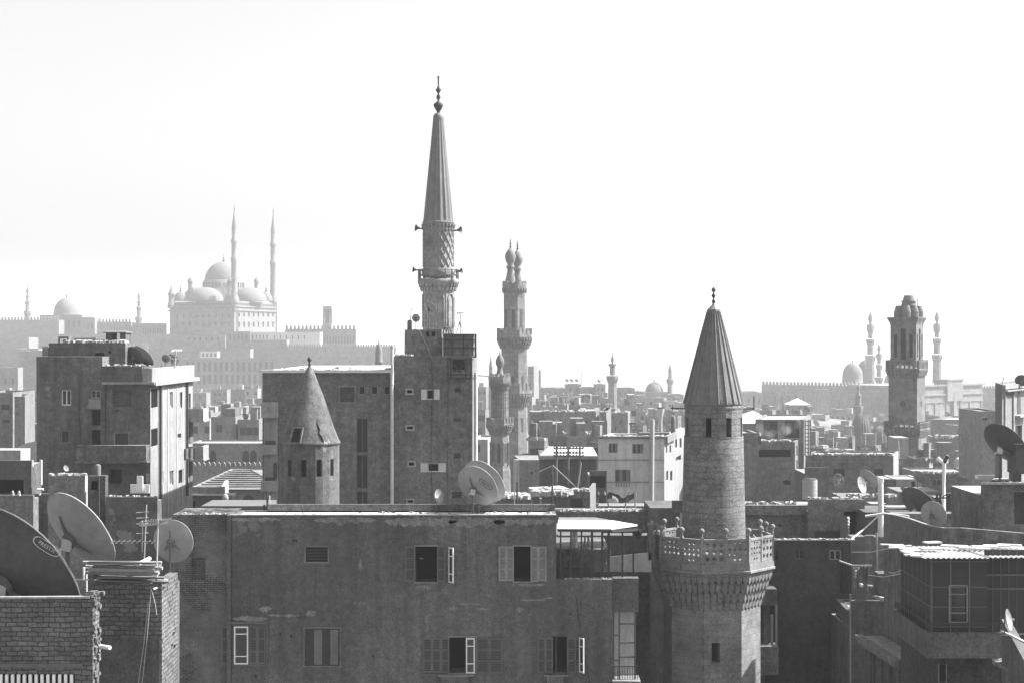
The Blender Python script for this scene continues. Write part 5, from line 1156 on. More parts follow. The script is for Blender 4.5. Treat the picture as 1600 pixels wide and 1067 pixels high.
# junk roofs
j1 = blk('low dark roof wall heaped with pale debris, right of the paired dishes', 775, 829, 780, 112, 'plas_dark', 8, ph=.05, name='roof_wall', cat='house')
rubble('heap of pale debris on the low dark roof right of the paired dishes', j1.F[0], Z(779, 112), 90, 3, .45, 21)
j2 = blk('dark roof parapet under the debris in front of the braced mast', 832, 888, 776, 118, 'plas_dark', 9, ph=.05, name='roof_wall', cat='house', side=(890, 124))
rubble('heap of pale debris and boards behind the braced mast', j2.F[0], Z(774, 118), 130, 5, .6, 22)
j3 = blk('grey wall with a bright doorway strip left of the torn canopy', 888, 922, 768, 118.5, 'plas', 7, ph=.1, side=(931, 126), name='roof_hut', cat='roof hut', wins=[(0, 892, 778, 910, 797, 'brick', .1)])
rubble('pale rubble along the top of the grey wall left of the torn canopy', j3.F[0], Z(768, 118), 34, 1, .3, 23)
b = MB(); b.box(X(843, 95), X(846.5, 95), 95, 95.3, Z(812, 95), Z(778, 95)); simple('white_post', 'short white post in front of the low dark roof wall', 'post', b, 'plas_light')
for k, px in enumerate((808, 804, 863)): pole(['thin black rod on the roof right of the paired dishes', 'bent thin pale rod right of the paired dishes', 'thin black rod before the heap of boards'][k], px, (752, 762, 740)[k], 795, 100, .05 if k != 1 else .03, 'iron' if k != 1 else 'pipe', 'thin_rod', 'rod')
k_ = blk('small black hut in front of the pale house with shuttered windows', 921, 948, 735, 135, 'plas_dark', 4, ph=.05, wins=[(0, 922, 743, 946, 762, 'void', .6)], name='roof_hut', cat='roof hut')
rt = root('torn_canopy', P(960, 790, 115), 'torn sagging cloth canopy on crooked poles in front of the pale house', 'canopy'); b = MB(); q = random.Random(3); V = []
for j in range(5):
    for i in range(13): V.append(P(932+i*4.9, 768+3*sin(i*.9)+1.5*q.random()+(2 if i > 5 else 0)+j*.6, 113+j*.9)-Vector((0, 0, .35*sin(pi*j/4)+.2*q.random())))
b.add(V, [(j*13+i, j*13+i+1, (j+1)*13+i+1, (j+1)*13+i) for j in range(4) for i in range(12) if (i, j) not in ((5, 1), (6, 1), (9, 2))], True); b.build('cloth', M['cloth_dark'], rt)
for px, lean in ((934, 2), (953, -14), (975, 14), (992, 2)): b = MB(); b.tube([P(px, 797, 113.3), P(px+lean*.6, 768, 113.3)], .05, 5); b.build('post', M['wood'], rt)
b = MB(); b.box(X(934, 117), X(1015, 117), 117, 119, 10, Z(790, 117)); simple('parapet_wall', 'long low pale parapet between the torn canopy and the round minaret', 'wall', b, 'plas_mid')
b = MB(); b.box(X(865, 88), X(1018, 88), 88, 90, 10, Z(799, 88)); ow = simple('parapet_wall', 'long dark parapet strewn with debris just behind the white pergola roof', 'wall', b, 'plas')
rubble('line of bright debris on the dark parapet behind the white pergola roof', Face((X(868, 88), 88), (X(1015, 88), 88)), Z(799, 88), 70, .6, .22, 24)
b = MB(); b.box(X(1016, 86), X(1062, 86), 86, 90, 10, Z(793, 86)); b.box(X(1050, 85.9), X(1066, 85.9), 85.8, 86, Z(800, 86), Z(781, 86)); simple('roof_box', 'dark square roof structure immediately left of the round minaret drum', 'roof hut', b, 'plas_dark')
# pale house J
J = bld('pale_house', 'pale house front with small shuttered windows, immediately left of the ribbed cone minaret', 'house', [(935, 150), (1038, 150), (1053, 157)], 683, M['plas_pale'], 8, .3, zb=0, facemats={1: 'plas_light'},  # side colour darker than the front, holding back the sunlight that falls there
    wins=[(0, 951, 692, 965, 707, 'shutclosed', .15), (0, 988, 693, 1005, 708, 'shutclosed', .15), (0, 961, 733, 985, 752, 'shutclosed', .15), (1, 1040.5, 695, 1042.5, 707, 'far'), (1, 1046, 695, 1048.5, 707, 'far'), (1, 1041, 735, 1044, 750, 'far'), (1, 1047, 735, 1050.5, 751, 'far')])
b = MB()
for yy in (717.5, 752): fbox(b, J.F[0], 0, J.F[0].L, Z(yy+1, 150), Z(yy, 150), 0, .07)
fbox(b, J.F[0], -.1, J.F[0].L, J.zt-.1, J.zt+.1, -.1, .15); fbox(b, J.F[1], 0, J.F[1].L, J.zt-.5, J.zt+.1, 0, .3); J.part('string_course', b, 'plas_mid')
b = MB(); f = J.F[0]
for k in range(6): px = 963+k*4; b.beam(f.at(px, 752.5, .05), f.at(px, 760, .05), .05)
J.part('balcony_brackets', b, 'wood_dark')
rubble('thin crust of debris along the roof edge of the pale house', J.F[0], J.zt, 60, 1.5, .3, 30)
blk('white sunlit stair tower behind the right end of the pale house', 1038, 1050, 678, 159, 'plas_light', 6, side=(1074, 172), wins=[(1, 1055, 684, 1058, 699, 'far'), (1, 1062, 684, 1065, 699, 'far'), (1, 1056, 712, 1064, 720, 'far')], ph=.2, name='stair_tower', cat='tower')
b = MB(); b.box(X(1000, 155), X(1046, 155), 155, 157, Z(684, 155), Z(676, 155)); simple('roof_box', 'long dark low box on the roof behind the pale house', 'roof box', b, 'plas_dark')
rt = root('chimney', P(1032, 680, 158), 'vase-shaped metal chimney on the roof of the pale house', 'chimney'); b = MB(); b.lathe(X(1032, 158), 158, pr([(3, 680), (3, 655), (3.6, 650), (6, 640), (6, 637)], 158), 16); b.build('flue', M['steel'], rt); b = MB(); b.lathe(X(1032, 158), 158, pr([(6.4, 637.5), (6.4, 636)], 158), 16); b.build('rim', M['iron'], rt)
rt = root('chimney', P(1052, 680, 160), 'plain dark round chimney behind the vase-shaped one', 'chimney'); b = MB(); b.lathe(X(1052, 160), 160, pr([(4, 682), (4, 655), (3, 651), (2, 650)], 160), 14); b.build('flue', M['mast'], rt); b = MB(); b.lathe(X(1052, 160), 160, pr([(3.2, 653), (3.2, 651.5)], 160), 14); b.build('rim', M['iron'], rt)
pole('long dark drainpipe standing up in front of the pale house', 1018, 655, 792, 149.6, .2, 'grey_paint', 'drainpipe', 'pipe', lean=1)
rt = root('street_lamp', P(986, 683, 158), 'small lamp post on the roof edge of the pale house', 'lamp'); b = MB(); b.tube([P(986, 683, 158), P(986, 661, 158)], .09, 6); b.build('pole', M['mast'], rt); b = MB(); b.beam(P(983, 661.5, 158), P(994, 661, 158), .22, .16); b.build('head', M['mast'], rt)
# white tent roof and smoke building L
rt = root('white_hip_roof', P(1180, 690, 200), 'bright white pyramid roof just right of the round minaret drum', 'roof'); v = [P(1148, 678, 190), P(1212, 678, 190), P(1212, 678, 190)+Vector((0, 9, 0)), P(1148, 678, 190)+Vector((0, 9, 0)), P(1177, 641, 194)]
v[1].z = v[0].z = v[2].z = v[3].z = Z(661, 190); b = MB(); b.add(v, [(0, 1, 4), (1, 2, 4), (2, 3, 4), (3, 0, 4)]); b.build('roof', M['roof_white'], rt); b = MB(); b.box(v[0].x+.1, v[1].x-.1, 190.1, 198.9, 0, v[0].z-.002); b.build('wall', M['plas_light'], rt)
L2 = blk('flat-topped roof storey with two dark panels and drifting smoke, beside the white pyramid roof', 1180, 1256, 655, 172, 'plas_mid', 7, wins=[(0, 1193, 657, 1215, 684, 'brick', .1), (0, 1226, 657, 1249, 684, 'brick', .1)], side=(1266, 184), ph=.15, name='roof_storey', cat='house')
L1 = bld('smoky_house', 'dark house with a long black recess near its top, right of the ribbed cone minaret', 'house', [(1184, 168), (1242, 168), (1258, 180)], 690, M['plas'], 8, .2, zb=0,
    wins=[(0, 1186, 702, 1236, 714, 'void', .5)]+[(1, x, y0, x+1.6, y1, 'far', .2) for x in (1244.5, 1248, 1252) for y0, y1 in ((696, 712), (718, 734), (740, 758))])
L3 = blk('plain dark house end with a chipped hole beside the round minaret drum', 1150, 1184, 676, 166, 'plas', 7, ph=.2)
b = MB(); f = L1.F[0]; c = [f.at(x, y, .02) for x, y in ((1222, 752), (1228, 749), (1234, 751), (1235, 757), (1227, 757))]; b.add(c, [(4, 3, 2, 1, 0)]); L1.part('hole', b, 'void')
rt = root('tower_scaffold', P(1262, 700, 174), 'narrow lattice ladder mast on the right corner of the smoky roof storey', 'ladder'); b = MB()
for px in (1258, 1263, 1266): b.beam(P(px, 712, 172), P(px, 655, 172), .12)
for k in range(9): b.beam(P(1257, 658+k*6, 172), P(1267, 658+k*6, 172), .1)
b.build('frame', M['plas_light'], rt)
rt = root('roof_vent', P(1187, 690, 165), 'small pale figure-like vent stack at the left end of the smoky house roof', 'vent'); b = MB(); b.box(X(1185, 165), X(1189.5, 165), 165, 165.4, Z(694, 165), Z(681, 165)); b.build('stack', M['plas_dark'], rt); b = MB(); b.lathe(X(1187, 165), 165.2, pr([(2.4, 681), (3, 679), (1, 675)], 165), 8); b.build('cap', M['plas_light'], rt)
N1 = bld('long_dark_block', 'long low dark block with pale dishes leaning before it, left of the belfry minaret', 'building', [(1258, 175), (1396, 175), (1404, 182)], 711, M['plas'], 8, .2, zb=0, wins=[(0, 1302, 732, 1320, 745, 'far'), (0, 1366, 732, 1380, 745, 'far')], facemats={1: 'plas_light'})  # light plaster on the right end paints it as sunlit
b = MB(); fbox(b, N1.F[0], 0, N1.F[0].L, Z(722, 175), Z(720.5, 175), 0, .08); N1.part('string_course', b, 'plas_mid')
blk('small dark box building behind the round roof tank', 1258, 1294, 730, 135, 'plas_dark', 5, ph=.1, name='roof_hut', cat='roof hut')
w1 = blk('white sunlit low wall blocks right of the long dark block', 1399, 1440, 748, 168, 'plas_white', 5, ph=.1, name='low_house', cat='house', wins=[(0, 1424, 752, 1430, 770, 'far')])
blk('dark small front with a slanted chalk mark beside the white low wall blocks', 1382, 1400, 748, 160, 'plas', 4, ph=.05, name='low_house', cat='house')
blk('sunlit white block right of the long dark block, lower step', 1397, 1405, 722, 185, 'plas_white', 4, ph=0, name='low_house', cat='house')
rt = root('round_tank', P(1265, 778, 110), 'round corrugated water tank on a roof, right of the round minaret', 'water tank')
b = MB(); pf = [(11.5, 779), (11.5, 750), (11.2, 748)]; b.lathe(X(1265.5, 110), 110, pr(pf, 110), 28); b.build('tank', M['tank'], rt); b = MB()
for yy in (752, 758, 764, 770, 776): b.lathe(X(1265.5, 110), 110, pr([(11.4, yy+.7), (11.9, yy), (11.4, yy-.7)], 110), 28, cap=False)
b.build('hoops', M['tank'], rt); b = MB(); b.lathe(X(1265.5, 110), 110, pr([(11.8, 748.5), (9, 746.5), (2, 746)], 110), 24); b.build('lid', M['iron'], rt)
O1 = blk('flat grey roof wall with a projecting ledge right of the round minaret', 1150, 1263, 803, 98, 'plas', 6, ph=.1, name='roof_wall', cat='house', zb=10, wins=[(0, 1216, 818, 1221, 822, 'void')])
b = MB(); fbox(b, O1.F[0], -.1, O1.F[0].L, Z(803, 98), Z(788, 98), -.6, .35); O1.part('ledge', b, 'plas')
rubble('scattered boards and stones on the ledge right of the round minaret', O1.F[0], Z(788, 98), 26, .5, .3, 31)
O2 = blk('plain grey roof hut with dark doorway and thick leaning roll, right of the ledge', 1263, 1351, 780, 97, 'plas', 6, ph=.05, name='roof_hut', cat='roof hut', wins=[(0, 1319, 798, 1340, 845, 'void', .8), (0, 1273, 829, 1313, 846, 'brick', .08)])
rubble('line of stones and sticks on the plain grey roof hut', O2.F[0], Z(780, 97), 30, .6, .2, 32)
rt = root('leaning_roll', P(1321, 845, 95.8), 'thick dark roll with white rags leaning in the doorway of the plain grey roof hut', 'roll'); b = MB(); b.tube([P(1320, 845, 95.8), P(1320.5, 806, 96)], .26, 12); b.build('roll', M['wood_dark'], rt); b = MB()
for k in range(6): b.tube([P(1325, 808+k*5, 95.7), P(1326, 811+k*5, 95.75)], .06, 5)
b.build('rags', M['cloth'], rt)
dish('round mesh dish with a ragged surface, right of the roof tank', 1310, 750, 102, 22, NV(1310, .75, 10), 'dish', ybase=781, mesh_=True, group='dishes before the long dark block')
dish('pale flat dish behind, leaning before the long dark block', 1358, 747, 128, 34, NV(1358, .6, 45), 'dish', ybase=776, arm=True, group='dishes before the long dark block')
dish('pale round dish in front of the leaning one, before the long dark block', 1347, 757, 108, 26, (.75, -.6, .28), 'dish', ybase=783, group='dishes before the long dark block')
b = MB(); b.box(X(1318, 110), X(1375, 110), 110, 114, 10, Z(778, 110)); simple('parapet_wall', 'low dark parapet under the pale pair of dishes', 'wall', b, 'plas')
rubble('ragged white boards on the parapet under the pale pair of dishes', Face((X(1318, 110), 110), (X(1410, 110), 110)), Z(776, 110), 40, .5, .35, 33)
b = MB(); b.box(X(1352, 95), X(1425, 95), 95, 99, 10, Z(800, 95)); simple('parapet_wall', 'dark roof wall behind the tall round vent column', 'wall', b, 'plas_dark')
b = MB()
for k, (x0, x1, y0, y1) in enumerate(((1382, 1425, 796, 799), (1384, 1430, 791, 793), (1360, 1384, 786, 788))): b.box(X(x0, 94), X(x1, 94), 93.5+k*.2, 94.6+k*.2, Z(y1, 94), Z(y0, 94))
simple('stacked_boards', 'few flat boards stacked beside the tall round vent column', 'boards', b, 'wood')
# tall vent column, Y-shaped lamp, iron rack
rt = root('vent_column', P(1376, 836, 84), 'tall round pale vent column with a small white cap', 'vent pipe'); b = MB(); b.lathe(X(1376, 84), 84, pr([(4.6, 838), (4.3, 755)], 84), 16); b.build('shaft', M['pipe'], rt)
b = MB(); b.lathe(X(1376, 84), 84, pr([(3.2, 755), (5, 752), (5, 748), (5.8, 747), (5.6, 745.5), (2, 744)], 84), 12); b.build('cap', M['white_paint'], rt)
rt = root('forked_post', P(1474, 800, 96), 'Y-shaped forked white post with a dark right arm', 'post'); b = MB(); b.tube([P(1475, 802, 96), P(1475, 724, 96), P(1465, 715, 96)], .11, 8); b.build('post', M['white_paint'], rt); b = MB(); b.tube([P(1475, 723, 96), P(1481, 711, 95.8)], .1, 8); b.build('arm', M['iron'], rt)
rt = root('iron_rack', P(1472, 800, 94), 'dark iron rack of uprights and crossbars around the forked white post', 'rack'); b = MB()
for px in (1464, 1469, 1480, 1484): b.beam(P(px, 802, 94), P(px, 770, 94), .11)
b.beam(P(1460, 778, 94), P(1482, 777, 94), .08); b.beam(P(1463, 784, 94), P(1478, 772, 94), .05); b.build('frame', M['iron'], rt)
dish('big dark dish with a black rim right of the tall vent column', 1438, 788, 88, 68, NV(1438, .6, 45), 'dish_dark', ybase=806, group='dishes on the curved roof')
dish('pale grey round dish with a dark round mount, in front of the big dark dish', 1459, 803, 80, 42, NV(1459, .9, 30), 'dish', ybase=826, group='dishes on the curved roof', lnb_only=True)
dish('hazy dish on a post above the big dark dish', 1436, 744, 150, 22, NV(1436, .7, 45), 'dish_mid', ybase=772, group='small tilted dishes')
dish('tiny pale dish just left of the big dark dish', 1411, 762, 120, 9, (.6, 0.75, .3), 'dish_mid', ybase=774, group='small tilted dishes')
dish('flat dark dish on a roof right of the forked post', 1505, 748, 140, 20, (.2, 0.35, .9), 'dish_dark', ybase=758, group='small tilted dishes')
# arched house under ornate front, mid-right houses
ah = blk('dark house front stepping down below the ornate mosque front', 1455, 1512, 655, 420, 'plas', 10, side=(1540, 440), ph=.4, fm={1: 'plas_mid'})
ah2 = blk('pale house with two arched windows below the ornate mosque front', 1490, 1535, 664, 400, 'plas_mid', 8, ph=.3)
b = MB(); f = ah2.F[0]
for px in (1499, 1517): arch_panel(b, f, f.s_at(px), Z(682, 400), 1.2, 1.6, -.2, .03)
ah2.part('arched_window', b, 'glass_far')
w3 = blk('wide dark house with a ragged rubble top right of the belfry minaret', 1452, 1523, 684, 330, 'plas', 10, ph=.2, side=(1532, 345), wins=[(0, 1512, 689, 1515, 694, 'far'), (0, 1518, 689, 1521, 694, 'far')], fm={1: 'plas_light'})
rubble('crumbled pale rubble along the top of the wide dark house', w3.F[0], Z(684, 330), 60, 2, .9, 41)
dm = dome_obj('small white dome on a low roof between the forked post and the right-edge building', 1497, 250, 6, 722, 714, 735, 'dome_white', False, .3, name='small_dome')
w4 = blk('low house with a pair of small arched windows left of the forked post', 1440, 1530, 740, 200, 'plas', 10, ph=.2)
b = MB(); f = w4.F[0]
for px in (1460, 1467): arch_panel(b, f, f.s_at(px), Z(757, 200), .4, .6, -.2, .03)
w4.part('arched_window', b, 'glass_far')
blk('pale low house wall with a dark door right of the forked post', 1478, 1540, 770, 135, 'plas_mid', 6, ph=.15, wins=[(0, 1522, 782, 1534, 801, 'void', .4)], name='low_house', cat='house', side=None)
rubble('debris along the roof of the low house with two small arched windows', w4.F[0], Z(740, 200), 60, 2, .5, 42)
b = MB(); b.box(X(1405, 150), X(1470, 150), 150, 155, 0, Z(768, 150)); simple('parapet_wall', 'pale roof wall behind the big dark dish', 'wall', b, 'plas_mid')
blk('dark stained house wall at the right edge with a thin pale top', 1531, 1566, 642, 190, 'plas_mid', 9, ph=.2, wins=[(0, 1534, 653, 1543, 656, 'far')])
N = bld('ornate_edge_house', 'pale corner house with arched window and cornice at the right edge', 'house', [(1555, 150), (1566, 141), (1648, 158)], 601, M['plas_mid'], 8, .2, zb=0, wins=[(1, 1572, 612, 1584, 618, 'brick', .05), (1, 1586, 664, 1597, 690, 'dark'), (1, 1574, 672, 1578, 716, 'brick', .05)], facemats={0: 'plas_dark'})  # dark plaster on the left face paints in its shade
b = MB(); f = N.F[1]; fbox(b, f, -.1, f.L, N.zt-.35, N.zt, 0, .3); fbox(b, f, 0, f.L, Z(611, 142), Z(609, 142), 0, .45); fbox(b, f, f.s_at(1585), f.s_at(1600), Z(654, 142), Z(651, 142), 0, .5)
for px in (1569, 1582): s_ = f.s_at(px); fbox(b, f, s_-.12, s_+.12, Z(700, 142), Z(618, 142), 0, .15)
N.part('cornice', b, 'plas_light')
b = MB(); arch_panel(b, f, f.s_at(1592), Z(648, 143), 1.2, 1.9, -.2, .03); N.part('arched_window', b, 'glass_far')
dish('dark oval dish on the roof of the pale corner house at the right edge', 1596, 594, 145, 20, (.3, 0.85, .5), 'dish_dark', ybase=606, group='small tilted dishes')
yagi('small aerial on the left corner of the pale corner house roof', 1566, 589, 601, 142, 12, n=4)
b = MB(); b.box(X(1528, 150), X(1562, 150), 150, 151, Z(748, 150), Z(742.5, 150)); simple('white_beam', 'bright white beam lying at the foot of the dark stained house wall', 'beam', b, 'white_paint')

# drifting smoke in front of the roof storey: a real, softly uneven volume
sm = bpy.data.materials.new('smoke_puff'); sm.use_nodes = True; t_ = sm.node_tree; t_.nodes.clear()
o_ = t_.nodes.new('ShaderNodeOutputMaterial'); v_ = t_.nodes.new('ShaderNodeVolumePrincipled'); n_ = t_.nodes.new('ShaderNodeTexNoise'); g_ = t_.nodes.new('ShaderNodeNewGeometry'); m_ = t_.nodes.new('ShaderNodeMapRange')
n_.inputs['Scale'].default_value = 1.1; n_.inputs['Detail'].default_value = 3; t_.links.new(g_.outputs['Position'], n_.inputs['Vector']); t_.links.new(n_.outputs[0], m_.inputs[0])
m_.inputs[1].default_value = .45; m_.inputs[2].default_value = .75; m_.inputs[3].default_value = 0; m_.inputs[4].default_value = .3; t_.links.new(m_.outputs[0], v_.inputs['Density']); v_.inputs['Color'].default_value = (.95, .95, .95, 1); t_.links.new(v_.outputs[0], o_.inputs['Volume'])
b = MB(); pth = [(1253, 658, .25), (1245, 662, .5), (1236, 666, .6), (1224, 672, .65), (1212, 677, .6), (1200, 673, .65), (1190, 668, .5), (1180, 664, .3)]
b.tube([P(a, c, 168.5) for a, c, r in pth], [r for a, c, r in pth], 12)
tag(b.build('smoke', sm), kind='stuff')
# ================================================================ near: peeling apartment building
YW = 73
ZR = Z(805, YW)
W = bld('peeling_apartment', 'wide dark apartment building with peeling plaster and open shutters, filling the lower middle', 'building', [(361, YW), (869, YW)], 805, M['plas_front'], 2.3, .06, zb=0, roofmat='roof_white',
    wins=[(0, 475, 852, 514, 880, 'louver', .2), (0, 649, 853, 683, 909, 'void', 1.2), (0, 803, 853, 829, 908, 'void', 1.2), (0, 388, 977, 416, 1037, 'void', .3), (0, 366, 977, 388, 1037, 'brick', .3), (0, 476, 981, 531, 1040, 'shutclosed', .25),
          (0, 702, 995, 743, 1051, 'void', 1.2), (0, 864, 994, 868.5, 1050, 'void', 1.2)])
fW = W.F[0]
bk = MB(); bk.box(X(361, YW), X(957, YW), YW+2.32, YW+13, 0, ZR-1.7); W.part('rear_block', bk, 'plas_worn')
# lower right part of the front
W2 = MB(); f2 = Face((X(869, YW)+.002, YW), (X(957, YW), YW)); zt2 = Z(905, YW)
r_ = f2.rect(869.3, 994, 886, 1050); facegrid(W2, f2, 0, zt2, [(*r_, 1.2)]); e = f2
W2.quad(e.p(0, zt2), e.p(e.L, zt2), e.p(e.L, zt2, -2.3), e.p(0, zt2, -2.3)); W2.quad(e.p(e.L, 0), e.p(e.L, 0, -2.3), e.p(e.L, zt2, -2.3), e.p(e.L, zt2)); W.part('lower_wing_wall', W2, 'plas_front')
q = MB(); fbox(q, f2, r_[0], r_[1], r_[2], r_[3], -1.25, -1.2); W.part('window', q, 'void')
# brick part at left
bl = MB(); f3 = Face((X(268, YW), YW+.12), (X(361, YW)-.002, YW+.12)); rr = [(*f3.rect(299, 871, 321, 906), .12)]
facegrid(bl, f3, 0, ZR+.02, rr); bl.quad(f3.p(0, ZR+.02), f3.p(f3.L, ZR+.02), f3.p(f3.L, ZR+.02, -3), f3.p(0, ZR+.02, -3)); bl.quad(f3.p(0, 0), f3.p(0, ZR+.02), f3.p(0, ZR+.02, -3), f3.p(0, 0, -3)); W.part('brick_wall', bl, 'brick_patch')
q = MB(); fbox(q, f3, *rr[0][:4], -.15, -.12); W.part('bricked_window', q, 'brick_dark')
q = MB(); fbox(q, f3, f3.L-.16, f3.L, 0, ZR+.02, 0, .2); W.part('corner_strip', q, 'plas_peel')
# roof edge: thin bright crust, back kerb, peeled lip
q = MB(); fbox(q, fW, 0, fW.L, ZR, ZR+.05, -.22, .06); W.part('roof_edge', q, 'roof')
q = MB(); q.box(X(418, YW+2), X(869, YW), YW+2.05, YW+2.28, ZR-.05, ZR+.28); W.part('rear_kerb', q, 'plas_worn')
rubble('scattered bricks and lumps on the bright roof edge of the peeling apartment building', fW, ZR-.02, 90, 1.3, .13, 51, s0=2, out=-.3)
rubble('crumbs of brick along the brick-built left end of the peeling apartment building', f3, ZR, 26, .5, .12, 52)
rr_ = random.Random(12)
def flake(f, px0, px1, py, hpx, seed, n=26, o=.022):
    """a ragged-edged patch of broken render standing a little proud of the wall"""
    q_ = random.Random(seed); up = []; dn = []
    for k in range(n+1):
        px = px0+(px1-px0)*k/n; e_ = sin(pi*min(1, max(0, k/n)))**.4
        up.append(f.at(px, py-hpx*.5*e_*q_.uniform(.5, 1.2), o)); dn.append(f.at(px, py+hpx*.5*e_*q_.uniform(.4, 1.5), o))
    b = MB(); m = n+1; fb = [p-Vector((f.n.x, f.n.y, 0))*(o*.96) for p in up+dn]
    b.add(up+dn+fb, [(k, m+k, m+k+1, k+1) for k in range(n)]+[(k+1, 2*m+k+1, 2*m+k, k) for k in range(n)]+[(m+k, 3*m+k, 3*m+k+1, m+k+1) for k in range(n)]); return b
for i, a in enumerate(((362, 440, 811, 7), (490, 590, 812, 11), (600, 715, 814, 16), (700, 790, 815, 15), (770, 868, 814, 13))): W.part('render_patch', flake(fW, *a, 60+i), 'conc')
for i, a in enumerate(((405, 425, 951, 9), (418, 470, 961, 4), (478, 494, 958, 12), (362, 418, 966, 9), (702, 716, 950, 7), (714, 750, 943, 3.2), (741, 761, 951, 4), (806, 818, 951, 8), (812, 855, 937, 3), (846, 905, 934, 2.5), (648, 672, 918, 8), (655, 662, 872, 2), (809, 850, 913, 5), (560, 566, 884, 20))): W.part('render_patch', flake(fW if a[1] < 868 else fW, *(a if a[1] < 868 else (846, 866, 934, 2.5)), 80+i, 14, .012), 'conc')
q = MB()
for px, py in ((459, 844), (463, 844), (438, 990), (455, 993), (400, 1055), (583, 1024)): c = fW.at(px, py, .003); q.tube([c-Vector((0, -.05, 0)), c-Vector((0, .006, 0))], .05, 7)
W.part('hole', q, 'void')
q = MB(); c = Face((X(869, YW), YW), (X(957, YW), YW)).at(927, 949, .0); q.tube([c+Vector((0, .1, 0)), c-Vector((0, .16, 0))], .04, 8); W.part('pipe_stub', q, 'iron')
q = MB(); f5 = f2; q.tube([f5.at(901, 935, .02), f5.at(903, 960, .02), f5.at(912, 1010, .02), f5.at(922, 1067, .02)], .012, 4); q.tube([fW.at(361.6, 1067, .04), fW.at(361.6, 815, .04)], .015, 4); W.part('cable', q, 'iron')
def shut(x0, x1, y0, y1, mat='shutter', o=.02, F=None, side=0, ang=0, wpx=0, slats=True):
    F = F or fW; r = F.rect(x0, y0, x1, y1); b = MB(); fm = MB()
    if side: hf = hinged(F, F.s_at(x1 if side > 0 else x0), r[2], r[3], wpx/FPX*YW, side, ang); leaf(b, hf, 0, hf.L, r[2], r[3], 0, slats=slats)
    else: leaf(b, F, r[0], r[1], r[2], r[3], o, rows=3, slats=slats, fm=fm)
    ob = W.part('shutter', b, mat)
    if fm.v: fm.build('shutter_frame', M['wood_dark' if mat == 'shutter' else 'wood'], ob)
    return ob
def casement(x0, x1, y0, y1, side=0, ang=0, F=None, rows=(0, .25, .75), wpx=16):
    F = F or fW; r = F.rect(x0, y0, x1, y1); b = MB(); g = MB()
    if side: hf = hinged(F, F.s_at(x1 if side > 0 else x0), r[2], r[3], wpx/FPX*YW, side, ang); s0, s1, o = 0, hf.L, 0
    else: hf = F; s0, s1, o = r[0], r[1], .01
    t = .055
    for q_ in ((s0, s0+t, r[2], r[3]), (s1-t, s1, r[2], r[3]), (s0+t, s1-t, r[2], r[2]+t), (s0+t, s1-t, r[3]-t, r[3])): fbox(b, hf, *q_, o, o+.045)
    for v in rows[1:]: z = r[2]+(r[3]-r[2])*v; fbox(b, hf, s0+t, s1-t, z-.02, z+.02, o+.005, o+.04)
    fbox(g, hf, s0+t, s1-t, r[2]+t, r[3]-t, o+.012, o+.02)
    ob = W.part('casement', b, 'white_paint'); g.build('pane', M['glass'], ob)
def wframe(x0, x1, y0, y1, F=None, mat='wood'):
    F = F or fW; r = F.rect(x0, y0, x1, y1); b = MB(); t = .045
    for q_ in ((r[0]-t, r[0], r[2]-t, r[3]+t), (r[1], r[1]+t, r[2]-t, r[3]+t), (r[0], r[1], r[3], r[3]+t), (r[0], r[1], r[2]-t, r[2])): fbox(b, F, *q_, -.08, .035)
    W.part('window_frame', b, mat)
wframe(649, 683, 853, 909); shut(633, 649, 853, 908); shut(683, 697, 853, 908, side=1, ang=R(35), wpx=15) if False else shut(683, 696, 852, 908, o=.05); casement(696, 702, 854, 909, side=1, ang=R(58), wpx=14)
wframe(803, 829, 853, 908); shut(779, 791, 853, 907, 'shutter_grey'); shut(791, 803, 853, 907, 'shutter_grey'); shut(829, 841, 853, 908, 'shutter_grey', .05); shut(841, 854, 853, 907, 'shutter_grey', .04)
casement(366, 388, 978, 1037, rows=(0, .21, .8)); shut(389, 402, 978, 1037, o=-.05); shut(402, 415, 978, 1037, o=-.04); shut(346, 361, 978, 1037, F=f3) ; wframe(366, 416, 977, 1038, mat='wood_dark')
wframe(476, 531, 981, 1040, mat='plas_mid')
shut(661, 675, 996, 1050); shut(675, 689, 996, 1050, o=.03); shut(689, 702, 996, 1050, o=.02); wframe(702, 743, 995, 1051); casement(728, 742, 996, 1051, rows=(0, .27, .77)); shut(744, 764, 996, 1051, 'shutter'); shut(765, 785, 996, 1051, 'shutter', .03)
shut(840, 852, 995, 1050); shut(852, 864, 995, 1050, o=.03); shut(886, 900, 995, 1050, F=f2, o=.03); casement(900, 906, 995, 1049, side=1, ang=R(60), F=f2, wpx=13)
q = MB(); fbox(q, fW, fW.s_at(655), fW.s_at(742), Z(1054, YW), Z(1052, YW), 0, .16); fbox(q, fW, fW.s_at(361.5), fW.s_at(418), Z(974, YW), Z(971, YW), 0, .08); W.part('sill', q, 'wood_dark')
for (x0, x1, nm, i) in ((684, 740, 'left', 1), (850, 888, 'right', 2)):
    rt = root('clothes_rack', P((x0+x1)/2, 1060, YW-.3), ['', 'tattered reed mat on a rail under the wide shuttered window', 'tattered reed mat on a rail under the lower right window'][i], 'mat', 'reed mats under the windows'); b = MB()
    b.tube([P(x0, 1055.5, YW-.35), P(x1, 1055.5, YW-.35)], .025, 5); 
    for px in (x0+2, x1-2): b.tube([P(px, 1055.5, YW-.35), P(px, 1053, YW)], .02, 4)
    b.build('rail', M['wood'], rt); b = MB(); n = int((x1-x0)*.75)
    for k in range(n): px = x0+5+k*(x1-x0-14)/n; b.beam(P(px, 1056, YW-.36), P(px+(1 if px < (x0+x1)/2 else 2.5), 1076+rr_.uniform(-3, 3), YW-.3), .03)
    b.build('reeds', M['plas_mid'], rt)
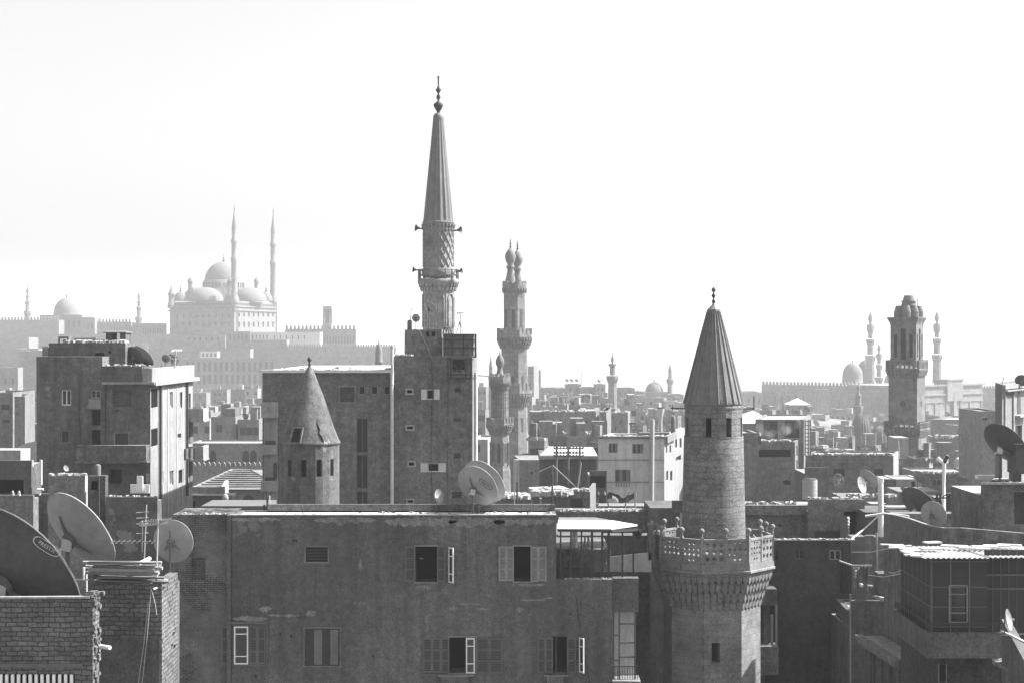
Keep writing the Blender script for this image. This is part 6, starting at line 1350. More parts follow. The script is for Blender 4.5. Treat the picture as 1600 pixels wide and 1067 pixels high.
# balcony bay at the right end
rt = root('balcony_bay', P(977, 1060, YW+1), 'narrow balcony bay with tall pale panes at the right end of the peeling apartment building', 'balcony'); Yb = YW+.6
b = MB(); b.box(X(957.5, Yb), X(998, Yb), Yb, Yb+.6, Z(956, Yb), Z(903, Yb)); b.box(X(957.5, Yb), X(963, Yb), Yb+1.2, Yb+2.5, 0, Z(956, Yb)); b.build('upper_wall', M['plas_peel'], rt)
b = MB(); b.box(X(958, Yb), X(995, Yb), Yb+1., Yb+1.05, Z(1067, Yb), Z(957, Yb)); b.build('curtain', M['plas_pale'], rt)
b = MB()
for px in (958.5, 967.5, 992): b.beam(P(px, 1062, Yb+.1), P(px, 956, Yb+.1), .07)
for yy in (974, 1003.5, 1025.5): b.beam(P(967.5, yy, Yb+.1), P(992, yy, Yb+.1), .07)
for yy in (992, 1031): b.beam(P(958, yy, Yb+.1), P(967, yy, Yb+.1), .06)
b.build('frame', M['wood_dark'], rt)
b = MB()
for k in range(11): px = 957+k*3.9; b.beam(P(px, 1061, Yb-.35), P(px, 1040.5, Yb-.35), .025)
b.beam(P(956, 1040.5, Yb-.35), P(997, 1040.5, Yb-.35), .04); b.build('railing', M['iron'], rt)
b = MB(); b.box(X(956, Yb), X(1000, Yb), Yb-.45, Yb+1, Z(1064, Yb), Z(1061, Yb)); b.build('floor', M['conc'], rt)
# pergola terrace
Yp = YW+.15
rt = root('pergola', P(930, 905, Yp), 'dark iron pergola with flat bright white roof on the low right wing', 'pergola')
b = MB(); top = [P(873, 824, Yp), P(955, 826.5, Yp), P(996, 824, Yp+1.2), P(930, 811.5, Yp+3.6), P(873, 809, Yp+3.6)]
for p in top: p.z = Z(825, Yp)+(p.y-Yp)*.03
top[0].x = X(870.5, Yp); n = 5
b.add(top+[p-Vector((0, 0, .06)) for p in top], [(0, 1, 2, 3, 4), (9, 8, 7, 6, 5)]+[(i, 5+i, 5+(i+1) % 5, (i+1) % 5) for i in range(5)]); b.build('roof', M['roof_white'], rt)
b = MB(); b.beam(P(871, 828, Yp+.05), P(955, 829, Yp+.05), .1); b.beam(P(955, 829, Yp+.05), P(995, 827, Yp+1.2), .1); b.build('roof_beam', M['iron'], rt)
for px, dy in ((876, 0), (892, 0), (908.5, 0), (925, 0), (941, 0), (951, .2), (972.5, .7), (989.5, 1.1)):
    b = MB(); w_ = .07 if px not in (925, 941, 951) else .1; b.beam(P(px, 904, Yp+.1+dy), P(px, 828, Yp+.1+dy), w_); b.build('post', M['iron'], rt)
b = MB(); b.box(X(871, Yp), X(924, Yp), Yp+.5, Yp+.6, Z(903, Yp), Z(889, Yp)); b.box(X(924, Yp), X(957, Yp), Yp+.5, Yp+.6, Z(904, Yp), Z(895, Yp)); b.build('low_panel', M['iron'], rt)
q = MB(); q.box(X(871, YW), X(957, YW), YW+.02, YW+3.4, zt2-.3, zt2-.004); W.part('terrace_floor', q, 'plas_dark')
rubble('chips along the front edge of the terrace under the iron pergola', f2, zt2, 22, .3, .09, 53)
b = MB(); b.prism([(X(926, 77), 77), (X(1018, 77), 77), (X(1018, 77), 77.3), (X(926, 77), 77.3)], Z(893, 77), 0, [Z(873, 77), Z(863, 77), Z(863, 77), Z(873, 77)]); simple('terrace_wall', 'sloping sunlit pale wall seen through the right half of the pergola', 'wall', b, 'plas_white')
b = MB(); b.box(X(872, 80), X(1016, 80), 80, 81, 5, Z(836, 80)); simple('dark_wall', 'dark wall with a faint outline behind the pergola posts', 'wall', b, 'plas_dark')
rt = root('pale_column', P(898, 885, 76), 'thick pale pipe column standing inside the pergola', 'pipe'); b = MB(); b.lathe(X(898, 76), 76, pr([(4.6, 887), (4.6, 829)], 76), 14); b.build('pipe', M['pipe'], rt); b = MB(); b.lathe(X(898, 76), 76, pr([(5.3, 841), (5.3, 838)], 76), 14); b.build('collar', M['white_paint'], rt)
rt = root('leaning_branches', P(917, 885, 76.4), 'bundle of pale crooked branches leaning inside the pergola', 'branches'); q_ = random.Random(5); b = MB()
for k in range(9): x = 912+q_.uniform(0, 9); b.tube([P(x, 886, 76.4), P(x+q_.uniform(-3, 3), 858, 76.3), P(x+q_.uniform(-5, 3), 834+q_.uniform(0, 12), 76.4)], q_.uniform(.02, .05), 5)
b.build('branches', M['wood'], rt); b = MB(); b.box(X(914, 76.6), X(923, 76.6), 76.7, 76.8, Z(885, 76.6), Z(852, 76.6)); b.build('rag', M['cloth_dark'], rt)
dish('pale half-round dish seen between the pergola posts', 949, 862, 75, 15, (.7, 0.75, .15), 'dish_mid', ybase=880, group='small tilted dishes')
b = MB(); b.box(X(872, 75.5), X(926, 75.5), 75.5, 76, Z(893, 75.5), Z(881, 75.5)); simple('pale_bench', 'low pale parapet strip behind the left pergola posts', 'wall', b, 'plas_light')
# dishes standing on the bright roof
word_dir = R(-60)
def face_dish(*a, **k): return dish(*a, **k)
dish('bigger pale dish behind the lettered one on the roof of the peeling apartment building', 757, 751, YW+1.7, 76, NV(757, .66, 42), 'dish', ybase=801, group='pair of dishes on the bright roof')
word_at = (.4, .0)
dish('pale dish lettered PRESTX in black, in front of its twin on the bright roof', 746.5, 758, YW+.9, 70, NV(746, .74, 42), 'dish', ybase=806, word='PRESTX', wordmat='text_dark', wpx=((749.5, 749.5), (766, 764.5)), group='pair of dishes on the bright roof')
dish('small upright oval dish with a bracket arm on the bright roof', 686, 775, YW+1, 22, (.82, -.55, .2), 'dish', ybase=801, group='small tilted dishes', lnb_only=True)

# ================================================================ round minaret with ribbed cone (K)
YK = 78; cK = (X(1112, YK), YK); pk = YK/FPX; RK = R(-15)
rK = root('ribbed_cone_minaret', (cK[0], cK[1], 0), 'stone minaret with ribbed metal cone roof and pierced balcony, nearest of all, right of centre', 'minaret')
lathe_px(1115, YK, [(.6, 449), (3, 452), (3.4, 454), (1.2, 457), (1.2, 459), (2.8, 461), (3.3, 463), (1.2, 466), (1.1, 468), (2.6, 470), (3, 472), (1.4, 475), (1.2, 479)], 14).build('finial', M['iron'], rK)
lathe_px(1115, YK, [(1, 473), (3, 477), (10.5, 484), (10.8, 487), (9.6, 488)], 8, R(10), False).build('cap', M['lead'], rK)
b = MB(); cx1 = X(1115, YK); lathe_px(1115, YK, [(9.6, 486), (25, 545), (44, 622), (46, 629), (45.5, 632), (44, 633)], 40, mb=b); b.build('cone_roof', M['lead'], rK)
b = MB()
for k in range(22):
    a = 2*pi*k/22+.05; b.tube([(cx1+(r_*pk+.015)*sin(a), YK-(r_*pk+.015)*cos(a), Z(y_, YK)) for r_, y_ in ((9.8, 487), (25, 545), (44, 622), (46.2, 630))], [.025, .032, .04, .04], 4, False)
b.build('roof_seams', M['lead'], rK)
b = MB(); lathe_px(1115, YK, [(45, 633), (46, 634), (46, 637), (44.6, 639)], 40, mb=b); b.build('eave_ring', M['stone_rough'], rK)
nK = 26; rotK = R(4); hs = []
for px, wd in ((1072, .24), (1101, .26), (1134, .28), (1156, .22)): hs.append((facet_for(nK, rotK, (px-1115)/45.5), Z(681, YK), Z(651, YK), wd))
facedrum('lantern_drum', rK, cx1, YK, 45*pk, nK, rotK, Z(682.5, YK), Z(637, YK), 'stone_rough', hs, .35)
b = MB(); lathe_px(1115, YK, [(45.6, 682), (46.2, 683), (47.5, 740), (49.5, 832), (50, 845)], 48, mb=b); b.build('drum', M['stone_rough'], rK)
b = MB(); lathe_px(1115, YK, [(46.2, 680.5), (46.6, 682), (46.2, 683.5)], 40, mb=b, ); b.build('string_course', M['stone_rough'], rK)
for x0, x1, lab in ((1048, 1071, 'left'), (1158, 1179, 'right')):
    rt = root('light_bracket', P((x0+x1)/2, 640, YK), f'thin iron arm sticking out at the {lab} of the ribbed cone eave', 'bracket', 'iron arms under the cone'); b = MB(); b.tube([P(x0, 637 if lab == 'left' else 638, YK), P(x1, 638, YK)], .03, 5); b.build('arm', M['iron'], rt)
    b = MB(); e_ = x0 if lab == 'left' else x1; b.tube([P(e_+(3 if lab == 'left' else -1), 641, YK), P(e_+(3 if lab == 'left' else -1), 632 if lab == 'left' else 618, YK)], .022, 5); b.build('tip', M['iron'], rt)
# balcony
RB_ = 97*pk; FB = npoly_faces(cK[0], cK[1], RB_, 8, RK); zf = Z(884, YK); z1 = Z(871, YK); z2 = Z(832, YK)
b = MB(); b.lathe(*cK, [(RB_*1.0, Z(886, YK)), (RB_*1.02, Z(884, YK)), (RB_*1.02, Z(881, YK)), (RB_, Z(880, YK)), (RB_, z1)], 8, RK, False); b.build('balcony', M['stone'], rK)
fi = [i for i in range(8)]
def pierced(mb, F, s0, s1, z0, z1_, kind, o0=-.1, o1=-.03):
    """stone screen with real diamond or petal holes"""
    W_ = s1-s0; Hh = z1_-z0; nx = 3 if kind == 0 else 4; nz = max(3, round(nx*Hh/W_)); cw, ch = W_/nx, Hh/nz
    for i in range(nx):
        for j in range(nz):
            cx, cz = s0+(i+.5)*cw, z0+(j+.5)*ch; u, v = (i+.5)/nx-.5, (j+.5)/nz-.5
            if kind == 0: hs_ = .38
            else: hs_ = .3 if (abs(math.hypot(u*1.05, v*1.1)-.32) < .13 or (abs(u) < .05 and abs(v) < .05)) else 0
            c4 = [(cx-cw/2, cz-ch/2), (cx+cw/2, cz-ch/2), (cx+cw/2, cz+ch/2), (cx-cw/2, cz+ch/2)]
            if not hs_: 
                mb.add([F.p(a, c, o1) for a, c in c4]+[F.p(a, c, o0) for a, c in c4], [(0, 1, 2, 3), (7, 6, 5, 4)]); continue
            d4 = [(cx, cz-ch*hs_), (cx+cw*hs_, cz), (cx, cz+ch*hs_), (cx-cw*hs_, cz)]
            m4 = [(cx, cz-ch/2), (cx+cw/2, cz), (cx, cz+ch/2), (cx-cw/2, cz)]
            v = [F.p(a, c, o) for o in (o1, o0) for a, c in c4+m4+d4]
            fr = []
            for k in range(4):
                k2 = (k+1) % 4; fr += [(k, 4+k, 8+k), (4+k, k2, 8+k2), (4+k, 8+k2, 8+k)]
            # c4[k] is left-below of m4[k]; corners between m4[k-1] and m4[k]
            fr = []
            for k in range(4): fr += [(k, 4+k, 8+k, 8+(k-1) % 4, 4+(k-1) % 4)]
            mb.add(v, [tuple(f_) for f_ in fr]+[tuple(12+i_ for i_ in f_[::-1]) for f_ in fr]+[(8+k, 8+(k+1) % 4, 20+(k+1) % 4, 20+k) for k in range(4)])
kk = 0
for i, F_ in enumerate(FB):
    L = F_.L
    for j in range(2):
        b = MB(); s0, s1 = L*j/2+(.09 if j == 0 else .055), L*(j+1)/2-(.055 if j == 0 else .09)
        pierced(b, F_, s0, s1, z1+.1, z2-.09, (i+j) % 2 if i == 1 else (1 if (i+j) % 3 else 0)); 
        fbox(b, F_, s0, s1, z1, z1+.1, -.12, -.01); fbox(b, F_, s0, s1, z2-.09, z2, -.13, 0.0)
        b.build('pierced_panel', M['stone'], rK)
    for j in (0, .5):
        if j == 0: c = F_.xy(.0, -.07)
        else: c = F_.xy(L/2, -.06)
        b = MB(); r4 = .072; a = math.atan2(F_.n.x, -F_.n.y)
        b.lathe(c.x, c.y, [(r4*1.25, z1-.02), (r4*1.25, Z(829, YK))], 4, a+pi/4, False)
        zc = Z(819.3, YK); b.lathe(c.x, c.y, [(r4*.75, Z(829, YK)), (r4*.62, Z(825, YK)), (r4*.9, Z(823.6, YK))]+[(.118*cos(t), zc+.118*sin(t)) for t in (-1., -.6, -.2, .2, .6, 1., 1.3)]+[(.01, zc+.125)], 12)
        b.build('baluster_post', M['stone'], rK)
b = MB(); b.lathe(*cK, [(95*pk, Z(888, YK)), (95*pk, Z(885, YK)), (95*pk, Z(882, YK))], 8, RK, False)
b.lathe(*cK, [(75*pk, Z(945, YK)), (77*pk, Z(925, YK)), (84*pk, Z(905, YK)), (94*pk, Z(886, YK))], 8, RK, False); b.build('corbel', M['stone'], rK)
b = MB()
for k, (ra, y0, y1) in enumerate(((95, 903, 886), (89.5, 918, 900), (84, 932, 915), (79.5, 945, 929))):
    for F_ in npoly_faces(cK[0], cK[1], ra*pk, 8, RK):
        n = 7-(k > 1); 
        for j in range(n):
            s = (j+.5)*F_.L/n; hw = F_.L/n*.44; zt_, zb_ = Z(y1, YK), Z(y0, YK); zm = zb_+(zt_-zb_)*.45
            v = [F_.p(s-hw, zt_, 0), F_.p(s+hw, zt_, 0), F_.p(s+hw, zm, -.02), F_.p(s, zb_, -.09), F_.p(s-hw, zm, -.02), F_.p(s-hw, zt_, -.3), F_.p(s+hw, zt_, -.3), F_.p(s, zb_, -.3)]
            b.add(v, [(4, 3, 2, 1, 0), (0, 1, 6, 5), (1, 2, 3, 7, 6), (3, 4, 0, 5, 7)])
b.build('stalactites', M['stone'], rK)
Fs = npoly_faces(cK[0], cK[1], 76*pk, 8, RK); b = MB()
for i, F_ in enumerate(Fs):
    hol = []
    if abs((F_.n.x)-sin(R(7.5))) < .05: r_ = F_.rect(1112, 1004, 1125, 1035); hol = [(*r_, .5)]; ff_, rr2 = F_, r_
    facegrid(b, F_, 0, Z(925, YK), hol)
b.build('shaft', M['stone'], rK)
try:
    b = MB(); fbox(b, ff_, rr2[0], rr2[1], rr2[2], rr2[3], -.55, -.5); b.build('slit_window', M['void'], rK)
except NameError: pass
horn('dark loudspeaker at the left side of the pierced minaret balcony, above the pergola', 1003, 829, YK-1, -1, .62, n=(-.75, -.5, -.35))
rt = root('speaker_box', P(1019, 840, YK), 'dark box and cables at the left corner of the pierced balcony', 'box'); b = MB(); b.box(X(1012, YK-.6), X(1019, YK-.6), YK-1, YK-.3, Z(870, YK), Z(815, YK)); b.build('case', M['wood_dark'], rt); b = MB(); b.tube([P(1016, 812, YK-.6), P(1012, 830, YK-.9), P(1014, 870, YK-1.1)], .02, 4); b.build('cable', M['iron'], rt)
# behind and below the minaret
bg = blk('dark building with an open balcony, seen between the peeling apartment and the pierced minaret', 996, 1060, 918, 88, 'plas_dark', 6, ph=.1, zb=0, wins=[(0, 999, 922, 1016, 987, 'void', 1.), (0, 1017, 922, 1030, 987, 'brick', .4)], name='rear_building', cat='building')
b = MB(); fbox(b, bg.F[0], 0, bg.F[0].L, Z(992, 88), Z(988, 88), 0, .4); bg.part('balcony_floor', b, 'plas_mid')

# ================================================================ right: blank dark wall and its bay
RW = bld('blank_dark_house', 'big blank dark wall with three small square windows, right of the pierced balcony', 'building', [(1196, 85), (1329, 85)], 844, M['plas_deep'], 7, .08, zb=0, lowback=True,
    wins=[(0, 1206, 858, 1216, 874, 'void', .3), (0, 1242, 858, 1257, 874, 'dark', .3), (0, 1296, 859, 1315, 875, 'grey', .3)])
b = MB(); fbox(b, RW.F[0], 0, RW.F[0].L+.2, RW.zt, RW.zt+.07, -.2, .09); RW.part('coping', b, 'plas_white')  # white strip paints the sunlit line along the wall top
rt = root('balcony_bay', P(1200, 1060, 84), 'dim projecting bay with a narrow window and pale parapet, right of the pierced minaret shaft', 'balcony'); Yb = 83.5
b = MB(); b.box(X(1180, Yb), X(1214, Yb), Yb, Yb+1.4, Z(945, Yb), Z(920, Yb)); b.box(X(1196, Yb), X(1204, Yb), Yb+.3, Yb+1.4, Z(1007, Yb), Z(945, Yb)); b.build('bay_wall', M['plas_worn'], rt)
b = MB(); b.box(X(1180, Yb), X(1215, Yb), Yb+1., Yb+1.4, Z(1010, Yb), Z(945, Yb)); b.build('window', M['void'], rt)
b = MB(); b.beam(P(1206, 1008, Yb+.2), P(1206, 960, Yb+.2), .12); b.beam(P(1213, 1008, Yb+.2), P(1213, 945, Yb+.2), .1); b.build('frame', M['wood'], rt)
b = MB(); b.box(X(1180, Yb), X(1215, Yb), Yb-.3, Yb+1.4, Z(1052, Yb), Z(1008, Yb)); b.build('parapet', M['plas'], rt)
# jumble right of it
S1 = blk('dark narrow building with a lattice-screened opening at the foot of the alley', 1329, 1410, 938, 80, 'plas_dark', 8, side=None, ph=.12, zb=0, name='alley_building', cat='building', wins=[])
Sx = bld('alley_building', 'dark building edge with lattice brick screen facing the alley', 'building', [(1306, 84.5), (1328, 80)], 935, M['plas_dark'], 3, .1, zb=0, wins=[(0, 1309, 968, 1326, 1060, 'void', .3)])
b = MB(); f = Sx.F[0]; r_ = f.rect(1309, 968, 1326, 1060)
nz = 14
for j in range(nz):
    for i in range(3): 
        z = r_[2]+(r_[3]-r_[2])*(j+.5)/nz; s = r_[0]+(r_[1]-r_[0])*(i+.5+.25*(j % 2)-.1)/3; fbox(b, f, s-.12, s+.12, z-.05, z+.06, -.1, 0)
Sx.part('lattice_screen', b, 'plas')
b = MB(); b.beam(P(1328.6, 1067, 79.95), P(1328.6, 928, 79.95), .06); simple('drainpipe', 'thin lit drainpipe on the corner of the alley building', 'pipe', b, 'plas_light')
Rr = [('pale narrow wall panel between the blank dark wall and the two bright uprights', 1352, 1369, 836, 90, 'plas_mid'), ('taller pale pillar between two bright uprights right of the blank dark wall', 1371, 1384, 834, 88, 'plas_mid'), ('pale lit wall with a small dark door behind the corrugated roof corner', 1385, 1410, 844, 92, 'plas_light')]
for lab, x0, x1, yt, Yq, m in Rr:
    o_ = blk(lab, x0, x1, yt, Yq, m, 1., ph=.02, zb=8, name='wall_panel', cat='wall', wins=[(0, 1393, 880, 1397, 896, 'void', .3)] if x0 == 1385 else [])
for k, (px, y0, y1) in enumerate(((1369.5, 832, 932), (1382.5, 832, 934), (1386, 840, 930))): pole(['left', 'middle', 'right'][k]+' of three thin uprights against the pale wall panels', px, y0, y1, 86, .05, 'plas_light' if k == 0 else 'iron', 'upright', 'pole', 'uprights by the wall panels')
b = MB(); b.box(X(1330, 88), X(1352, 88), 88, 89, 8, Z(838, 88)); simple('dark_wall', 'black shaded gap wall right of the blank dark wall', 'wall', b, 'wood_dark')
b = MB(); b.box(X(1376, 80), X(1408, 80), 80.5, 81.5, Z(934, 80), Z(898, 80)); simple('roof_box', 'dark box wall beneath the pale lit wall with a door', 'roof box', b, 'plas_dark')
rt = root('tin_fence', P(1322, 925, 83), 'sloping dark tin fence with a bright top rail right of the blank dark wall', 'fence'); b = MB(); b.add([P(1313, 925, 83), P(1330, 930, 81), P(1330, 882, 81), P(1313, 876, 83)], [(0, 1, 2, 3)])
for k in range(5): b.beam(P(1313+k*4, 926, 82.9-k*.45), P(1313+k*4, 877+k*1.3, 82.9-k*.45), .06)
b.build('sheet', M['sheet_wall'], rt); b = MB(); b.beam(P(1312, 876, 83), P(1331, 883, 81), .07); b.beam(P(1331, 883, 81), P(1362, 883, 81), .06); b.build('rail', M['steel'], rt)
for k, (x0, x1, y0, y1, m, lab) in enumerate(((1333, 1346, 886, 920, 'plas', 'grey hanging cloth on the rail in the alley corner'), (1348, 1356, 884, 906, 'cloth_dark', 'dark jacket-like cloth hanging right of the grey cloth'), (1336, 1339, 890, 902, 'cloth', 'crumpled white rag hanging before the grey cloth'), (1345, 1349, 912, 917, 'cloth', 'small pale box on the alley roof'), (1358, 1365, 915, 928, 'plas_mid', 'pale crate beside the upright in the alley corner'))):
    b = MB(); Yk = 80.6-.15*k; n = 5; V = []
    for i in range(n+1):
        px = x0+(x1-x0)*i/n; V += [P(px, y0+(0 if k < 3 else 0), Yk+.05*sin(i*2)), P(px+.4*sin(i), y1-(2*sin(i*1.7) if k < 3 else 0), Yk+.08*cos(i*2))]
    b.add(V+[v_+Vector((0, .04 if k < 3 else .5, 0)) for v_ in V], [(2*i, 2*i+1, 2*i+3, 2*i+2) for i in range(n)]+[(12+2*i+2, 12+2*i+3, 12+2*i+1, 12+2*i) for i in range(n)]+[(2*i+2, 14+2*i, 12+2*i, 2*i) for i in range(n)]+[(0, 12, 13, 1), (10, 11, 23, 22)])
    simple('cloth' if k < 3 else 'crate', lab, 'cloth' if k < 3 else 'crate', b, m)
b = MB(); b.tube([P(1330, 840+2, 82), P(1350, 826, 84), P(1375, 803, 84)], .04, 5); simple('cable', 'thick pale cable sagging from the vent column to the blank dark wall', 'cable', b, 'pipe')
for k, (a, c) in enumerate((((1331, 862, 83), (1400, 854, 70)), ((1357, 898, 80), (1408, 896, 66)), ((1384, 893, 80), (1412, 889, 66)))):
    b = MB(); p0, p1 = P(*a), P(*c); b.tube([p0, (p0+p1)/2-Vector((0, 0, .1)), p1], .018, 4); simple('wire', ['upper', 'middle', 'lower'][k]+' thin wire strung between the alley uprights and the corrugated roof', 'wire', b, 'steel', 'wires over the alley')
b = MB(); q_ = random.Random(9)
for k in range(5): y = 935+k*3; x0 = 1366+k*6; b.beam(P(x0, y-4, 79.5-k*.3), P(x0+q_.uniform(20, 34), y+1, 78.5-k*.3), .22, .06)
simple('stacked_boards', 'loose boards lying on the roof edge left of the clad upper room', 'boards', b, 'wood')
# building under the boards: cornice and tall windows seen obliquely
S2 = bld('cornice_building', 'dark lower building with a slanting cornice and tall narrow windows under the loose boards', 'building', [(1345, 78), (1404, 72)], 990, M['plas_dark'], 1.2, .0, ztop=Z(993, 78), zb=0, wins=[(0, 1360, 1012, 1369, 1075, 'dark', .2), (0, 1377, 1020, 1384, 1080, 'dark', .2), (0, 1391, 1030, 1398, 1085, 'dark', .2)])
b = MB(); f = S2.F[0]; fbox(b, f, -.2, f.L, S2.zt-.14, S2.zt+.03, -.1, .22); fbox(b, f, -.1, f.L, S2.zt-.34, S2.zt-.14, 0, .12); S2.part('cornice', b, 'plas_mid')
# clad upper room with corrugated roof (P)
YP = 57; cR = X(1455, YP)
rP = root('clad_upper_room', (X(1500, YP), YP+2, 10), 'dark tin-clad upper room with corrugated roof and concrete balcony, lower right', 'building')
fl = Face((cR, YP+4.4), (cR, YP)); 
fL = Face((X(1455, YP)-.0, YP+4.4), (cR, YP)); fR = Face((cR, YP), (X(1542, YP), YP)); fR2 = Face((X(1542, YP), YP+.35), (X(1660, YP), YP+.35))
zb_, zt_ = Z(1020, YP), Z(872, YP)
b = MB(); rw = fR.rect(1484, 915, 1510, 971)
facegrid(b, fL, zb_, zt_, []); facegrid(b, fR, zb_, zt_, [(*rw, .08)]); facegrid(b, fR2, zb_-.6, zt_+.25, []); b.quad((fR.b.x, YP, zb_), (fR.b.x, YP+.35, zb_), (fR.b.x, YP+.35, zt_), (fR.b.x, YP, zt_)); b.build('cladding', M['sheet_wall'], rP)
b = MB()
for F_ in (fL, fR):
    for k in range(int(F_.L/.62)+1): s = min(F_.L-.03, .02+k*.62); fbox(b, F_, s-.02, s+.02, zb_, zt_, 0, .02)
    for v in (.28, .49, .7, .97): fbox(b, F_, 0, F_.L, zb_+(zt_-zb_)*v-.02, zb_+(zt_-zb_)*v+.01, 0, .028)
for k in range(10): fbox(b, fR2, k*.27, k*.27+.02, zb_, zt_+.2, 0, .02)
fbox(b, fR2, 0, 2.6, Z(923, YP), Z(920, YP), 0, .05); fbox(b, fR2, 0, 2.6, Z(901, YP), Z(898, YP), 0, .05); b.build('battens', M['wood_dark'], rP)
b = MB(); t = .035
for q_ in ((rw[0]-t, rw[0], rw[2]-t, rw[3]+t), (rw[1], rw[1]+t, rw[2]-t, rw[3]+t), (rw[0], rw[1], rw[3], rw[3]+t), (rw[0], rw[1], rw[2]-t, rw[2])): fbox(b, fR, *q_, -.02, .03)
for v in (.25, .77): z = rw[2]+(rw[3]-rw[2])*v; fbox(b, fR, rw[0], rw[1], z-.015, z+.015, -.03, .02)
wf = b.build('window', M['plas_light'], rP); b = MB(); fbox(b, fR, *rw, -.1, -.08); b.build('pane', M['glass'], wf)
b = MB(); 
# corrugated roof
nx, L_ = 240, X(1660, YP)-X(1402, YP-.5); V = []
y0_, y1_ = YP-.35, YP+4.6; x0_ = X(1448, YP)-.15
for j in range(2):
    for i in range(nx+1): x = x0_+(X(1660, YP)-x0_)*i/nx; V.append((x, (y0_, y1_)[j], (zt_+.06, Z(853, YP+4.6))[j]+.02*sin(x*2*pi/.17)+(.02 if x > fR.b.x else 0)))
m = nx+1; b.add(V+[(a, c, d-.015) for a, c, d in V], [(i, i+1, m+i+1, m+i) for i in range(nx)]+[(2*m+m+i, 2*m+m+i+1, 2*m+i+1, 2*m+i) for i in range(nx)]+[(i+1, i, 2*m+i, 2*m+i+1) for i in range(nx)]); b.build('roof', M['sheet'], rP)
b = MB(); q_ = random.Random(31)
for k in range(16): yy = YP+.1+k*.28; b.obox((x0_-.05+q_.uniform(-.15, .25), yy, zt_+.07-(yy-YP)*.03), q_.uniform(.3, .7), .24, .05, Matrix.Rotation(q_.uniform(-.3, .3), 3, 'Z')@Matrix.Rotation(q_.uniform(-.1, .1), 3, 'Y'))
for k in range(7): b.obox((x0_+.8+k*.5, YP+3+q_.uniform(-1, 1), zt_+.07), q_.uniform(.5, 1), q_.uniform(.2, .5), .05, Matrix.Rotation(q_.uniform(-.5, .5), 3, 'Z'))
b.build('loose_sheets', M['sheet'], rP)
zt3, zb3 = Z(988, YP-.5), Z(1028, YP-.5); b = MB(); xo = cR-.25; yo = YP-.5
o1_ = Face((xo, yo+5), (xo, yo)); o2_ = Face((xo, yo), (X(1568, yo), yo)); 
fbox(b, o1_, 0, o1_.L-.12, zb3, zt3, -.12, 0); fbox(b, o2_, 0, o2_.L, zb3, zt3, -.12, 0); b.box(xo+.12, X(1568, yo), yo+.12, yo+5, zb3, zb3+.15); b.build('balcony_wall', M['conc'], rP) if False else b.build('balcony_wall', M['plas_dark'], rP)
b = MB()
for F_ in (o1_, o2_):
    b.beam(F_.p(0, Z(974, yo), -.06), F_.p(F_.L, Z(974, yo), -.06), .05)
    n = int(F_.L/.3)
    for k in range(n+1): b.beam(F_.p(F_.L*k/n, zt3, -.06), F_.p(F_.L*k/n, Z(974, yo), -.06), .025)
b.build('balcony_rail', M['iron'], rP)
b = MB(); b.box(cR+.35, X(1660, YP), YP+.6, YP+6, 0, zb3+.02); b.build('lower_wall', M['plas_deep'], rP)
b = MB(); c = P(1472, 1050, YP+.58); b.box(c.x-.11, c.x+.11, YP+.55, YP+.59, c.z-.3, c.z+.25); b.build('lower_window', M['void'], rP)
b = MB(); c = P(1472, 1050, YP+.58)
for dx in (-.14, .11): b.box(c.x+dx, c.x+dx+.035, YP+.52, YP+.598, c.z-.33, c.z+.28)
b.build('lower_window_frame', M['plas'], rP)
# curved parapet terrace behind it
b = MB(); pts = [(1381, 78, 803), (1400, 76, 806), (1420, 74, 811), (1440, 72, 818), (1455, 70.5, 823), (1475, 69, 826), (1500, 68, 826), (1560, 66.5, 831), (1640, 65, 838)]
ou = [Vector((X(a, c), c)) for a, c, d in pts]; zz = [Z(d, c) for a, c, d in pts]; n = len(pts)
V = [(p.x, p.y, 10) for p in ou]+[(p.x, p.y, zz[i]) for i, p in enumerate(ou)]+[(p.x+.1, p.y+.25, zz[i]) for i, p in enumerate(ou)]+[(p.x+.1, p.y+.25, 10) for p in ou]
b.add(V, [(i, i+1, n+i+1, n+i) for i in range(n-1)]+[(n+i, n+i+1, 2*n+i+1, 2*n+i) for i in range(n-1)]+[(2*n+i, 2*n+i+1, 3*n+i+1, 3*n+i) for i in range(n-1)]+[(0, n, 2*n, 3*n)], True)
rt = root('curved_parapet', (ou[4].x, ou[4].y, 10), 'long plain curved parapet wall sweeping behind the corrugated roof, with a thin bright top edge', 'wall'); b.build('wall', M['plas_worn'], rt)
b = MB(); 
for i in range(n-1): b.beam((ou[i].x+.05, ou[i].y+.1, zz[i]+.025), (ou[i+1].x+.05, ou[i+1].y+.1, zz[i+1]+.025), .12, .04)
b.build('coping', M['plas_light'], rt)
b = MB(); pt2 = [(1352, 82, 806), (1381, 82, 802), (1420, 80, 806)]; b.tube([P(a, d, c) for a, c, d in pt2], .06, 5); simple('lying_pipe', 'thin pale pipe lying on the roof behind the curved parapet', 'pipe', b, 'pipe')
b = MB(); b.box(X(1395, 84), X(1540, 84), 84, 85, 8, Z(802, 84)); simple('roof_wall', 'flat grey wall behind the curved parapet and the big dark dish', 'wall', b, 'plas')
